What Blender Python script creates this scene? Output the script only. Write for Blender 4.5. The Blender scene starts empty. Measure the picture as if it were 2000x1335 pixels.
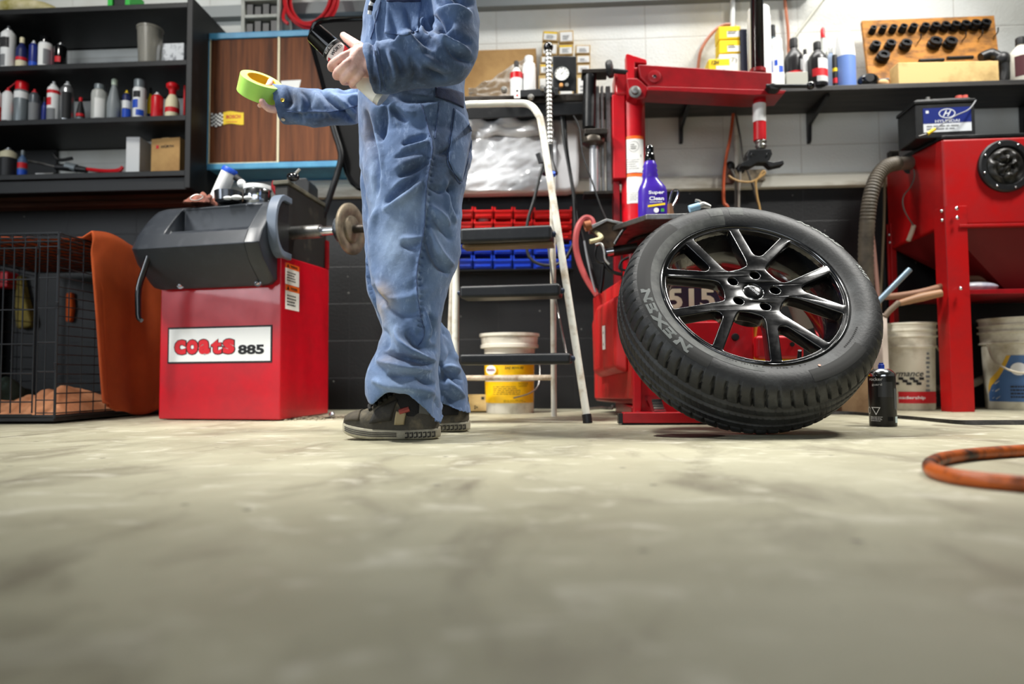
import bpy, math, random
import numpy as np
from mathutils import Vector, Matrix, noise
SC = bpy.context.scene
COL = SC.collection
PI = math.pi
rnd = random.Random(7)

# ------------------------------------------------------------------ camera
CH = 0.162
YAW, PITCH, ROLL = 0.05757, 0.05065, -0.00730
FPX = 24.0 / 36.0 * 2000
_fw = Vector((-math.sin(YAW) * math.cos(PITCH), math.cos(YAW) * math.cos(PITCH), math.sin(PITCH)))
_r0 = Vector((math.cos(YAW), math.sin(YAW), 0)); _u0 = _r0.cross(_fw)
_rt = _r0 * math.cos(ROLL) + _u0 * math.sin(ROLL)
_up = -_r0 * math.sin(ROLL) + _u0 * math.cos(ROLL)
CAMO = Vector((0, 0, CH))
cam_d = bpy.data.cameras.new('camera'); cam = bpy.data.objects.new('camera', cam_d); COL.objects.link(cam)
cam.matrix_world = Matrix(((_rt.x, _up.x, -_fw.x, 0), (_rt.y, _up.y, -_fw.y, 0), (_rt.z, _up.z, -_fw.z, CH), (0, 0, 0, 1)))
cam_d.sensor_width = 36; cam_d.lens = 24; cam_d.clip_start = 0.02
cam_d.dof.use_dof = True; cam_d.dof.focus_distance = 1.85; cam_d.dof.aperture_fstop = 1.8
SC.camera = cam

def P(px, py, Y):
    "world point where the sight line of a photo pixel meets the vertical plane at distance Y"
    d = _fw + _rt * ((px - 1000) / FPX) - _up * ((py - 667.5) / FPX)
    return CAMO + d * (Y / d.y)
def PZ(px, py, z=0.0):
    d = _fw + _rt * ((px - 1000) / FPX) - _up * ((py - 667.5) / FPX)
    return CAMO + d * ((z - CH) / d.z)
def S(Y): return Y / FPX * 1.002      # metres per photo pixel at distance Y

# ------------------------------------------------------------------ materials
def lin(c):
    def f(v):
        v /= 255.0
        return v / 12.92 if v <= 0.04045 else ((v + 0.055) / 1.055) ** 2.4
    return (f(c[0]), f(c[1]), f(c[2]), 1.0)
MATS = {}
def mat(name, col, rough=0.5, metal=0.0, col2=None, vs=6.0, lo=0.4, hi=0.65, bump=0.0, bs=40.0, coat=0.0, trans=0.0,
        alpha=1.0, emit=0.0, stretch=None, spec=0.5, detail=5.0, rvar=0.0, ior=1.45):
    if name in MATS: return MATS[name]
    m = bpy.data.materials.new(name); m.use_nodes = True; nt = m.node_tree; N = nt.nodes; L = nt.links
    b = N['Principled BSDF']
    b.inputs['Base Color'].default_value = lin(col); b.inputs['Roughness'].default_value = rough
    b.inputs['Metallic'].default_value = metal; b.inputs['Coat Weight'].default_value = coat
    b.inputs['Transmission Weight'].default_value = trans; b.inputs['Alpha'].default_value = alpha
    b.inputs['Specular IOR Level'].default_value = spec; b.inputs['IOR'].default_value = ior
    if emit:
        b.inputs['Emission Color'].default_value = lin(col); b.inputs['Emission Strength'].default_value = emit
    if col2 or bump or rvar:
        tc = N.new('ShaderNodeTexCoord'); mp = N.new('ShaderNodeMapping'); L.new(tc.outputs['Object'], mp.inputs[0])
        if stretch: mp.inputs['Scale'].default_value = stretch
    if col2 or rvar:
        nz = N.new('ShaderNodeTexNoise'); nz.inputs['Scale'].default_value = vs; nz.inputs['Detail'].default_value = detail
        nz.inputs['Roughness'].default_value = 0.62
        L.new(mp.outputs[0], nz.inputs['Vector'])
        mr = N.new('ShaderNodeMapRange'); mr.inputs[1].default_value = lo; mr.inputs[2].default_value = hi
        L.new(nz.outputs['Fac'], mr.inputs[0])
        if col2:
            mx = N.new('ShaderNodeMix'); mx.data_type = 'RGBA'
            mx.inputs[6].default_value = lin(col); mx.inputs[7].default_value = lin(col2)
            L.new(mr.outputs[0], mx.inputs[0]); L.new(mx.outputs[2], b.inputs['Base Color'])
        if rvar:
            m2 = N.new('ShaderNodeMapRange'); m2.inputs[3].default_value = rough; m2.inputs[4].default_value = min(1, rough + rvar)
            L.new(mr.outputs[0], m2.inputs[0]); L.new(m2.outputs[0], b.inputs['Roughness'])
    if bump:
        n2 = N.new('ShaderNodeTexNoise'); n2.inputs['Scale'].default_value = bs; n2.inputs['Detail'].default_value = 6
        L.new(mp.outputs[0], n2.inputs['Vector'])
        bp = N.new('ShaderNodeBump'); bp.inputs['Strength'].default_value = min(1, bump); bp.inputs['Distance'].default_value = 0.004
        L.new(n2.outputs['Fac'], bp.inputs['Height']); L.new(bp.outputs[0], b.inputs['Normal'])
    MATS[name] = m
    return m
# shared paints and plastics
RED = mat('red_enamel', (196, 8, 26), 0.34, col2=(168, 8, 22), vs=9, lo=.35, hi=.7, coat=.15, bump=.05, bs=60, rvar=.15)
REDW = mat('worn_red_enamel', (190, 34, 34), 0.45, col2=(150, 60, 48), vs=14, lo=.5, hi=.75, stretch=(1.6, 1.6, .35), rvar=.2)
REDD = mat('dark_red_enamel', (150, 10, 22), 0.35, col2=(120, 12, 18), vs=8)
BLK = mat('black_plastic', (18, 19, 21), 0.42, col2=(30, 31, 33), vs=20, bump=.06, bs=200)
BLKG = mat('black_gloss', (9, 10, 12), 0.12, coat=.5)
BLKM = mat('black_painted_metal', (16, 17, 19), 0.36, col2=(34, 34, 35), vs=14, lo=.55, hi=.8, rvar=.2)
RUB = mat('black_rubber', (20, 20, 21), 0.62, col2=(33, 33, 33), vs=30)
CHR = mat('chrome', (215, 218, 222), 0.14, 1.0)
STL = mat('worn_steel', (150, 150, 148), 0.38, 1.0, col2=(96, 92, 86), vs=18, lo=.45, hi=.7, rvar=.2)
ALU = mat('dull_aluminium', (190, 190, 186), 0.4, 0.9, col2=(150, 148, 142), vs=20)
DST = mat('dark_oily_steel', (62, 58, 54), 0.45, .8, col2=(40, 34, 30), vs=18, lo=.4, hi=.7)
WHT = mat('white_plastic', (232, 233, 232), 0.4)
PAP = mat('white_paper', (236, 236, 232), 0.7)
OFFW = mat('dirty_white_plastic', (214, 210, 196), 0.5, col2=(150, 140, 118), vs=9, lo=.52, hi=.78, bump=.05)
INK = mat('black_ink', (20, 20, 22), 0.6)
INKR = mat('red_ink', (205, 22, 34), 0.5)
INKW = mat('white_ink', (236, 236, 238), 0.55)
INKG = mat('grey_ink', (120, 122, 124), 0.6)
YEL = mat('yellow_ink', (246, 208, 12), 0.5)
ORG = mat('orange_ink', (242, 104, 18), 0.5)
BLUE = mat('blue_ink', (28, 78, 190), 0.45)
NAVY = mat('navy_ink', (24, 34, 86), 0.45)
CARD = mat('cardboard', (192, 152, 96), 0.8, col2=(168, 128, 78), vs=7, bump=.06, bs=90)
TAN = mat('tan_cardboard', (206, 178, 120), 0.8, col2=(182, 150, 96), vs=8)

# ------------------------------------------------------------------ objects
def worldloc(o):
    v = Vector((0, 0, 0))
    while o is not None:
        v = v + o.location; o = o.parent
    return v
def tag(o, label=None, cat=None, group=None, kind=None):
    if label: o['label'] = label
    if cat: o['category'] = cat
    if group: o['group'] = group
    if kind: o['kind'] = kind
    return o
def thing(name, label, cat, loc=(0, 0, 0), group=None):
    o = bpy.data.objects.new(name, None); COL.objects.link(o); o.location = loc; o.empty_display_size = .05
    return tag(o, label, cat, group)
def kids(o): return [c for c in bpy.data.objects if c.parent == o]
def dup(root, delta, label=None, parent=None):
    c = root.copy(); COL.objects.link(c)
    if parent is None: c.location = root.location + Vector(delta)
    else: c.parent = parent
    if label: c['label'] = label
    for k in kids(root): dup(k, None, None, c)
    return c

def catmull(pts, sub):
    pts = [Vector(p) for p in pts]
    if sub <= 1 or len(pts) < 3: return pts
    out = []
    n = len(pts)
    for i in range(n - 1):
        p0 = pts[max(i - 1, 0)]; p1 = pts[i]; p2 = pts[i + 1]; p3 = pts[min(i + 2, n - 1)]
        for k in range(sub):
            t = k / sub
            out.append(0.5 * ((2 * p1) + (-p0 + p2) * t + (2 * p0 - 5 * p1 + 4 * p2 - p3) * t * t + (-p0 + 3 * p1 - 3 * p2 + p3) * t ** 3))
    out.append(pts[-1])
    return out

class M:
    def __init__(s): s.v = []; s.f = []; s.mi = []
    def add(s, vs, fs, mi=0, T=None):
        o = len(s.v)
        if T is not None: vs = [T @ Vector(v) for v in vs]
        s.v += [tuple(v) for v in vs]; s.f += [tuple(i + o for i in f) for f in fs]; s.mi += [mi] * len(fs)
        return s
    def hexa(s, c8, mi=0):
        "eight corners: bottom ring then top ring, counter-clockwise from above"
        return s.add(c8, [(3, 2, 1, 0), (4, 5, 6, 7), (0, 1, 5, 4), (1, 2, 6, 5), (2, 3, 7, 6), (3, 0, 4, 7)], mi)
    def box(s, x0, y0, z0, x1, y1, z1, mi=0, T=None):
        vs = [(x0, y0, z0), (x1, y0, z0), (x1, y1, z0), (x0, y1, z0), (x0, y0, z1), (x1, y0, z1), (x1, y1, z1), (x0, y1, z1)]
        return s.add(vs, [(3, 2, 1, 0), (4, 5, 6, 7), (0, 1, 5, 4), (1, 2, 6, 5), (2, 3, 7, 6), (3, 0, 4, 7)], mi, T)
    def cbox(s, c, d, rz=0, mi=0, T=None):
        R = Matrix.Translation(Vector(c)) @ (T if T is not None else Matrix.Rotation(rz, 4, 'Z'))
        return s.box(-d[0] / 2, -d[1] / 2, -d[2] / 2, d[0] / 2, d[1] / 2, d[2] / 2, mi, R)
    def lathe(s, prof, c=(0, 0, 0), axis=(0, 0, 1), n=28, mi=0, a0=0, a1=2 * PI, sx=1, sy=1):
        ax = Vector(axis).normalized()
        q = Vector((0, 0, 1)).rotation_difference(ax).to_matrix()
        full = abs(a1 - a0 - 2 * PI) < 1e-6
        m = n if full else n + 1
        vs = []; fs = []
        for r, z in prof:
            for i in range(m):
                a = a0 + (a1 - a0) * i / n
                vs.append(Vector(c) + q @ Vector((r * math.cos(a) * sx, r * math.sin(a) * sy, z)))
        for j in range(len(prof) - 1):
            for i in range(n):
                i2 = (i + 1) % m if full else i + 1
                fs.append((j * m + i, j * m + i2, (j + 1) * m + i2, (j + 1) * m + i))
        return s.add(vs, fs, mi)
    def cyl(s, p0, p1, r0, r1=None, n=16, mi=0):
        p0 = Vector(p0); p1 = Vector(p1); r1 = r0 if r1 is None else r1
        h = (p1 - p0).length
        return s.lathe([(0, 0), (r0, 0), (r1, h), (0, h)], p0, p1 - p0, n, mi)
    def tube(s, pts, r, n=8, sub=5, mi=0, closed=False, cap=True):
        P_ = catmull(pts, sub)
        if closed: P_ = P_[:-1] if (P_[0] - P_[-1]).length < 1e-6 else P_
        m = len(P_); rs = r if isinstance(r, (list, tuple)) else [r] * m
        if len(rs) != m: rs = [np.interp(i / (m - 1), np.linspace(0, 1, len(rs)), rs) for i in range(m)]
        vs = []; fs = []
        nrm = None
        for i, p in enumerate(P_):
            t = (P_[(i + 1) % m] - P_[i - 1]) if closed else (P_[min(i + 1, m - 1)] - P_[max(i - 1, 0)])
            t.normalize()
            if nrm is None: nrm = t.orthogonal().normalized()
            nrm = (nrm - t * nrm.dot(t)).normalized()
            b = t.cross(nrm)
            for k in range(n):
                a = 2 * PI * k / n
                vs.append(p + (nrm * math.cos(a) + b * math.sin(a)) * rs[i])
        for i in range(m if closed else m - 1):
            j = (i + 1) % m
            for k in range(n):
                k2 = (k + 1) % n
                fs.append((i * n + k, i * n + k2, j * n + k2, j * n + k))
        if cap and not closed:
            fs.append(tuple(range(n))[::-1]); fs.append(tuple((m - 1) * n + k for k in range(n)))
        return s.add(vs, fs, mi)
    def prism(s, pts, ext, mi=0):
        "planar outline (3D points) pushed along the vector ext"
        n = len(pts); e = Vector(ext)
        a = [Vector(p) for p in pts]; b = [p + e for p in a]
        fs = [tuple(range(n))[::-1], tuple(range(n, 2 * n))] + [(i, (i + 1) % n, n + (i + 1) % n, n + i) for i in range(n)]
        return s.add(a + b, fs, mi)
    def sphere(s, c, r, nu=16, nv=10, mi=0, sc=(1, 1, 1), T=None):
        vs = []; fs = []
        for j in range(nv + 1):
            t = PI * j / nv
            for i in range(nu):
                a = 2 * PI * i / nu
                q = Vector((r * sc[0] * math.sin(t) * math.cos(a), r * sc[1] * math.sin(t) * math.sin(a), -r * sc[2] * math.cos(t)))
                if T is not None: q = T @ q
                vs.append(Vector(c) + q)
        for j in range(nv):
            for i in range(nu):
                fs.append((j * nu + i, j * nu + (i + 1) % nu, (j + 1) * nu + (i + 1) % nu, (j + 1) * nu + i))
        return s.add(vs, fs, mi)
    def grid(s, f, nu, nv, mi=0):
        vs = [f(i / nu, j / nv) for j in range(nv + 1) for i in range(nu + 1)]
        fs = [(j * (nu + 1) + i, j * (nu + 1) + i + 1, (j + 1) * (nu + 1) + i + 1, (j + 1) * (nu + 1) + i) for j in range(nv) for i in range(nu)]
        return s.add(vs, fs, mi)
    def build(s, name, mats, parent=None, bevel=0, seg=2, ang=38, solid=0, loc=None, sub=0):
        if parent is not None: o0 = worldloc(parent)
        elif loc is not None: o0 = Vector(loc)
        else:
            a = np.array(s.v); o0 = Vector(((a[:, 0].min() + a[:, 0].max()) / 2, (a[:, 1].min() + a[:, 1].max()) / 2, a[:, 2].min()))
        me = bpy.data.meshes.new(name)
        me.from_pydata([(v[0] - o0.x, v[1] - o0.y, v[2] - o0.z) for v in s.v], [], s.f)
        if not isinstance(mats, (list, tuple)): mats = [mats]
        for m_ in mats: me.materials.append(m_)
        me.polygons.foreach_set('material_index', s.mi)
        me.polygons.foreach_set('use_smooth', [True] * len(s.f))
        me.validate(); me.update()
        import bmesh
        bm = bmesh.new(); bm.from_mesh(me)
        bmesh.ops.remove_doubles(bm, verts=bm.verts, dist=1e-6)
        bmesh.ops.recalc_face_normals(bm, faces=bm.faces)
        bm.to_mesh(me); bm.free()
        me.set_sharp_from_angle(angle=math.radians(ang))
        o = bpy.data.objects.new(name, me); COL.objects.link(o)
        if parent is not None: o.parent = parent
        else: o.location = o0
        if solid:
            md = o.modifiers.new('solid', 'SOLIDIFY'); md.thickness = solid; md.offset = 0
        if sub:
            md = o.modifiers.new('sub', 'SUBSURF'); md.levels = sub; md.render_levels = sub
        if bevel:
            md = o.modifiers.new('bevel', 'BEVEL'); md.width = bevel; md.segments = seg; md.limit_method = 'ANGLE'; md.angle_limit = math.radians(40)
            md.harden_normals = True
        return o

_txt = {}
def text_mesh(s, size, bold, shear, spacing):
    cu = bpy.data.curves.new('t', 'FONT'); cu.body = s; cu.size = size; cu.shear = shear; cu.space_character = spacing
    cu.align_x = 'LEFT'; cu.offset = bold * size; cu.resolution_u = 3; cu.fill_mode = 'FRONT'
    o = bpy.data.objects.new('t', cu); COL.objects.link(o)
    dg = bpy.context.evaluated_depsgraph_get(); dg.update()
    me = bpy.data.meshes.new_from_object(o.evaluated_get(dg))
    v = [tuple(q.co) for q in me.vertices]; f = [tuple(p.vertices) for p in me.polygons]
    bpy.data.objects.remove(o); bpy.data.curves.remove(cu); bpy.data.meshes.remove(me)
    return v, f
def txt(m, s, c, right, up, h, w=None, mi=0, bold=0.0, shear=0, spacing=1.0, wrap=None, lift=.0008):
    "adds lettering centred at c, cap height h and (if given) width w; wrap = radius of the cylinder it lies on"
    v, f = text_mesh(s, 1.0, bold, shear, spacing)
    if not v: return
    a = np.array(v); x0, x1 = a[:, 0].min(), a[:, 0].max(); y0, y1 = a[:, 1].min(), a[:, 1].max()
    ky = h / (y1 - y0); kx = w / (x1 - x0) if w else ky
    R_ = Vector(right).normalized(); U_ = Vector(up).normalized(); Nn = R_.cross(U_); c = Vector(c)
    out = []
    for p in v:
        x = (p[0] - (x0 + x1) / 2) * kx; y = (p[1] - (y0 + y1) / 2) * ky
        if wrap:
            th = x / wrap; out.append(c + R_ * (wrap * math.sin(th)) + U_ * y + Nn * (lift + wrap * (math.cos(th) - 1)))
        else: out.append(c + R_ * x + U_ * y + Nn * lift)
    m.add(out, f, mi)
def lines(m, c, right, up, w, h, n, mi=0, lift=.0009, fill=.45):
    "rows of small print too fine to read"
    R_ = Vector(right).normalized(); U_ = Vector(up).normalized(); Nn = R_.cross(U_); c = Vector(c)
    for i in range(n):
        y = h / 2 - (i + .5) * h / n; t = h / n * fill / 2; ww = w * rnd.uniform(.6, 1); x = -w / 2
        while x < -w / 2 + ww:
            l = w * rnd.uniform(.06, .2)
            q = [c + R_ * a + U_ * b + Nn * lift for a, b in ((x, y - t), (min(x + l, w / 2), y - t), (min(x + l, w / 2), y + t), (x, y + t))]
            m.add(q, [(0, 1, 2, 3)], mi); x += l + w * .03
def plate(m, c, right, up, w, h, t=.0008, mi=0):
    R_ = Vector(right).normalized(); U_ = Vector(up).normalized(); Nn = R_.cross(U_); c = Vector(c)
    q = [c + R_ * a + U_ * b for a, b in ((-w / 2, -h / 2), (w / 2, -h / 2), (w / 2, h / 2), (-w / 2, h / 2))]
    m.prism(q, Nn * t, mi)
X = Vector((1, 0, 0)); Yv = Vector((0, 1, 0)); Z = Vector((0, 0, 1))
# ------------------------------------------------------------------ the room
WY = 3.42
zc = P(655, 737, WY).z; zr = (P(655, 592, WY).z - zc) / 2; xv = P(683, 660, WY).x
def block_mat(name, c1, c2, mort, rough, bump, spots=None):
    m = bpy.data.materials.new(name); m.use_nodes = True; nt = m.node_tree; N = nt.nodes; L = nt.links; b = N['Principled BSDF']
    tc = N.new('ShaderNodeTexCoord'); sp = N.new('ShaderNodeSeparateXYZ'); L.new(tc.outputs['Object'], sp.inputs[0])
    cb = N.new('ShaderNodeCombineXYZ')
    ax = N.new('ShaderNodeMath'); ax.operation = 'SUBTRACT'; ax.inputs[1].default_value = xv - 20 * zr * 2; L.new(sp.outputs[0], ax.inputs[0])
    az = N.new('ShaderNodeMath'); az.operation = 'SUBTRACT'; az.inputs[1].default_value = zc - 20 * zr; L.new(sp.outputs[2], az.inputs[0])
    L.new(ax.outputs[0], cb.inputs[0]); L.new(az.outputs[0], cb.inputs[1])
    br = N.new('ShaderNodeTexBrick'); br.offset = 0; br.inputs['Scale'].default_value = 1; br.inputs['Brick Width'].default_value = zr * 2
    br.inputs['Row Height'].default_value = zr; br.inputs['Mortar Size'].default_value = .0035; br.inputs['Mortar Smooth'].default_value = .6
    L.new(cb.outputs[0], br.inputs['Vector'])
    n1 = N.new('ShaderNodeTexNoise'); n1.inputs['Scale'].default_value = 2.2; n1.inputs['Detail'].default_value = 7; L.new(tc.outputs['Object'], n1.inputs['Vector'])
    mr = N.new('ShaderNodeMapRange'); mr.inputs[1].default_value = .42; mr.inputs[2].default_value = .72; L.new(n1.outputs['Fac'], mr.inputs[0])
    mx = N.new('ShaderNodeMix'); mx.data_type = 'RGBA'; mx.inputs[6].default_value = lin(c1); mx.inputs[7].default_value = lin(c2); L.new(mr.outputs[0], mx.inputs[0])
    m2 = N.new('ShaderNodeMix'); m2.data_type = 'RGBA'; m2.inputs[7].default_value = lin(mort); L.new(mx.outputs[2], m2.inputs[6])
    fm = N.new('ShaderNodeMath'); fm.operation = 'MULTIPLY'; fm.inputs[1].default_value = .75; L.new(br.outputs['Fac'], fm.inputs[0]); L.new(fm.outputs[0], m2.inputs[0])
    last = m2.outputs[2]
    if spots:
        vo = N.new('ShaderNodeTexVoronoi'); vo.inputs['Scale'].default_value = 13; L.new(tc.outputs['Object'], vo.inputs['Vector'])
        lt = N.new('ShaderNodeMath'); lt.operation = 'LESS_THAN'; lt.inputs[1].default_value = .05; L.new(vo.outputs['Distance'], lt.inputs[0])
        m3 = N.new('ShaderNodeMix'); m3.data_type = 'RGBA'; m3.inputs[7].default_value = lin(spots); L.new(last, m3.inputs[6]); L.new(lt.outputs[0], m3.inputs[0]); last = m3.outputs[2]
    L.new(last, b.inputs['Base Color']); b.inputs['Roughness'].default_value = rough
    nb = N.new('ShaderNodeTexNoise'); nb.inputs['Scale'].default_value = 90; L.new(tc.outputs['Object'], nb.inputs['Vector'])
    ad = N.new('ShaderNodeMath'); ad.operation = 'MULTIPLY_ADD'; ad.inputs[1].default_value = -2.5; L.new(br.outputs['Fac'], ad.inputs[0]); L.new(nb.outputs['Fac'], ad.inputs[2])
    bp = N.new('ShaderNodeBump'); bp.inputs['Strength'].default_value = bump; bp.inputs['Distance'].default_value = .004; L.new(ad.outputs[0], bp.inputs['Height']); L.new(bp.outputs[0], b.inputs['Normal'])
    return m
WALLW = block_mat('white_block_paint', (226, 228, 224), (198, 196, 186), (196, 194, 186), .55, .35)
WALLB = block_mat('black_block_paint', (9, 10, 12), (17, 18, 20), (30, 30, 32), .5, .22, (120, 120, 116))
ZL = P(1340, 372, WY).z
ZT = 3.3
m = M()
m.box(-4.6, WY, 0, 4.6, WY + .2, ZL, 1); m.box(-4.6, WY, ZL, 4.6, WY + .2, ZT, 0)
tag(m.build('wall_back', [WALLW, WALLB], loc=(0, 0, 0)), kind='structure')
PLA = mat('grey_plaster', (120, 120, 116), .8, col2=(98, 98, 94), vs=3)
wm = M()
for b in ((-4.8, -5, 0, -4.6, -2.1, ZT), (-4.8, -.1, 0, -4.6, WY, ZT), (-4.8, -2.1, 0, -4.6, -.1, .95), (-4.8, -2.1, 2.35, -4.6, -.1, ZT)): wm.box(*b)
tag(wm.build('wall_left', PLA, loc=(0, 0, 0)), kind='structure')
wm = M()
for b in ((-4.72, -2.1, .95, -4.66, -2.04, 2.35), (-4.72, -.16, .95, -4.66, -.1, 2.35), (-4.72, -2.04, .95, -4.66, -.16, 1.01), (-4.72, -2.04, 2.29, -4.66, -.16, 2.35), (-4.71, -1.12, 1.01, -4.67, -1.08, 2.29)): wm.box(*b)
tag(wm.build('window_1', mat('white_window_frame', (210, 212, 212), .5), loc=(0, 0, 0)), kind='structure')
for n, b in (('wall_right', (4.6, -5, 0, 4.8, WY, ZT)),):
    tag(M().box(*b).build(n, PLA, loc=(0, 0, 0)), kind='structure')
# front wall behind the camera with its open garage doorway
m = M(); m.box(-4.8, -5.2, 0, -3.6, -5, ZT); m.box(2.2, -5.2, 0, 4.8, -5, ZT); m.box(-3.6, -5.2, 2.7, 2.2, -5, ZT)
tag(m.build('wall_front', PLA, loc=(0, 0, 0)), kind='structure')
tag(M().box(-4.8, -5.2, ZT, 4.8, WY + .2, ZT + .15).build('ceiling', mat('ceiling_board', (58, 58, 56), .9), loc=(0, 0, 0)), kind='structure')

# concrete floor
m_ = bpy.data.materials.new('concrete_floor'); m_.use_nodes = True; nt = m_.node_tree; N = nt.nodes; L = nt.links; b = N['Principled BSDF']
tc = N.new('ShaderNodeTexCoord')
def nz(sc, det=6, st=None, dist=0.0):
    n = N.new('ShaderNodeTexNoise'); n.inputs['Scale'].default_value = sc; n.inputs['Detail'].default_value = det; n.inputs['Distortion'].default_value = dist; n.inputs['Roughness'].default_value = .6
    if st:
        mp = N.new('ShaderNodeMapping'); mp.inputs['Scale'].default_value = st; L.new(tc.outputs['Object'], mp.inputs[0]); L.new(mp.outputs[0], n.inputs['Vector'])
    else: L.new(tc.outputs['Object'], n.inputs['Vector'])
    return n.outputs['Fac']
def rng(v, a, c, lo=0, hi=1):
    r = N.new('ShaderNodeMapRange'); r.inputs[1].default_value = a; r.inputs[2].default_value = c; r.inputs[3].default_value = lo; r.inputs[4].default_value = hi; L.new(v, r.inputs[0]); return r.outputs[0]
def mixc(f, a, c):
    x = N.new('ShaderNodeMix'); x.data_type = 'RGBA'; L.new(f, x.inputs[0])
    for s_, q in ((6, a), (7, c)):
        if isinstance(q, tuple): x.inputs[s_].default_value = lin(q)
        else: L.new(q, x.inputs[s_])
    return x.outputs[2]
c0 = mixc(rng(nz(1.6, 5, None, .6), .35, .66), (182, 178, 154), (150, 145, 121))
c1 = mixc(rng(nz(5.5, 8, (1, .55, 1), .8), .5, .72), c0, (122, 115, 96))
c2 = mixc(rng(nz(13, 9, (.7, 1.2, 1), 1.), .55, .76), c1, (212, 208, 190))
vo = N.new('ShaderNodeTexVoronoi'); vo.inputs['Scale'].default_value = 9; L.new(tc.outputs['Object'], vo.inputs['Vector'])
c3 = mixc(rng(vo.outputs['Distance'], .035, .07, .8, 0), c2, (70, 64, 54))
v2 = N.new('ShaderNodeTexVoronoi'); v2.inputs['Scale'].default_value = 26; L.new(tc.outputs['Object'], v2.inputs['Vector'])
c4 = mixc(rng(v2.outputs['Distance'], .04, .08, .6, 0), c3, (84, 78, 66))
L.new(c4, b.inputs['Base Color']); L.new(rng(nz(3), .3, .7, .42, .68), b.inputs['Roughness'])
bp = N.new('ShaderNodeBump'); bp.inputs['Strength'].default_value = .5; bp.inputs['Distance'].default_value = .003
L.new(nz(34, 9, (1, 1, 1), .4), bp.inputs['Height']); L.new(bp.outputs[0], b.inputs['Normal'])
tag(M().box(-4.8, -5.2, -.12, 4.8, WY + .2, 0).build('floor', m_, loc=(0, 0, 0)), kind='structure')

# horizontal ledge where black and white paint meet, and the grey channel high on the wall
WOODB = mat('brown_ledge_wood', (104, 72, 58), .6, col2=(74, 50, 42), vs=5, stretch=(.4, 6, 6))
LEDW = mat('dirty_white_rail', (214, 212, 200), .5, col2=(150, 138, 116), vs=6, lo=.5, hi=.75, stretch=(.6, 3, 3))
xs = P(430, 390, WY).x
m = M(); m.box(-4.6, WY - .07, ZL - .005, xs, WY, ZL + .065); m.box(-4.6, WY - .085, ZL - .03, xs, WY, ZL - .006)
tag(m.build('trim_1', WOODB, bevel=.006), kind='structure')
m = M(); m.box(xs + .002, WY - .045, ZL - .005, 4.6, WY, ZL + .052); m.box(xs + .002, WY - .03, ZL + .052, 4.6, WY, ZL + .068)
tag(m.build('trim_2', LEDW, bevel=.006), kind='structure')
zt = P(950, 12, WY).z
m = M(); m.box(-4.6, WY - .05, zt - .03, 1.3, WY, zt - .02); m.box(-4.6, WY - .05, zt - .02, 1.3, WY - .04, zt + .02); m.box(-4.6, WY - .05, zt + .02, 1.3, WY, zt + .03)
tag(m.build('trim_3', mat('grey_channel', (128, 132, 132), .5, .4)), kind='structure')
# ------------------------------------------------------------------ cans and bottles
KIND = {
 'spray': ([(0, 0), (.96, 0), (1, .02), (1, .80), (.93, .84), (.62, .89), (.5, .91)], [(.5, .905), (.5, .93), (.24, .935), (.24, 1), (0, 1)]),
 'capped': ([(0, 0), (.96, 0), (1, .02), (1, .76), (.9, .8), (.8, .81)], [(.88, .8), (.88, .98), (.8, 1), (0, 1)]),
 'bottle': ([(0, 0), (.94, 0), (1, .03), (1, .6), (.9, .68), (.5, .78), (.34, .82), (.34, .85)], [(.4, .84), (.4, .98), (.36, 1), (0, 1)]),
 'tapered': ([(0, 0), (.94, 0), (1, .03), (1, .42), (.86, .55), (.52, .76), (.36, .84), (.36, .86)], [(.42, .85), (.42, .97), (.2, 1), (0, 1)]),
 'jar': ([(0, 0), (.94, 0), (1, .03), (1, .74), (.9, .82), (.62, .86), (.62, .88)], [(.66, .87), (.66, .98), (.6, 1), (0, 1)]),
 'pump': ([(0, 0), (.94, 0), (1, .03), (1, .45), (.9, .55), (.6, .66), (.42, .7)], [(.5, .69), (.5, .78), (.62, .84), (.9, .88), (.9, .96), (.6, 1), (0, 1)]),
 'plain': ([(0, 0), (.96, 0), (1, .02), (1, .9), (.92, .94)], [(.94, .93), (.94, .99), (.9, 1), (0, 1)]),
}
def vessel(name, label, cat, c, r, h, kind, body, cap, bands=(), group=None, n=22):
    t = thing(name, label, cat, c, group)
    bp_, cp_ = KIND[kind]; c = Vector(c)
    M().lathe([(a * r, b * h) for a, b in bp_] + [(0, bp_[-1][1] * h)], c, n=n).build('body', body, t)
    M().lathe([(0, cp_[0][1] * h)] + [(a * r, b * h) for a, b in cp_], c, n=n).build('nozzle' if kind == 'spray' else 'cap', cap, t)
    if bands:
        m = M(); mm = []
        for q in bands:
            f0, f1, mt_ = q[:3]; a0, a1 = q[3:] if len(q) > 3 else (0, 2 * PI)
            k = len([b for b in bands if b is q]) * 0
            if mt_ not in mm: mm.append(mt_)
            m.lathe([(r * 1.012, f0 * h), (r * 1.012, f1 * h)], c, n=n, mi=mm.index(mt_), a0=a0, a1=a1)
        m.build('printed_label', mm, t)
    return t
def pxvessel(x0, x1, ytop, zb, Y, *a, **k):
    name, label, cat, kind, body, cap = a[:6]
    xm = (x0 + x1) / 2; p = P(xm, ytop, Y)
    return vessel(name, label, cat, (p.x, Y, zb), (x1 - x0) / 2 * S(Y), p.z - zb, kind, body, cap, *a[6:], **k)

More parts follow.
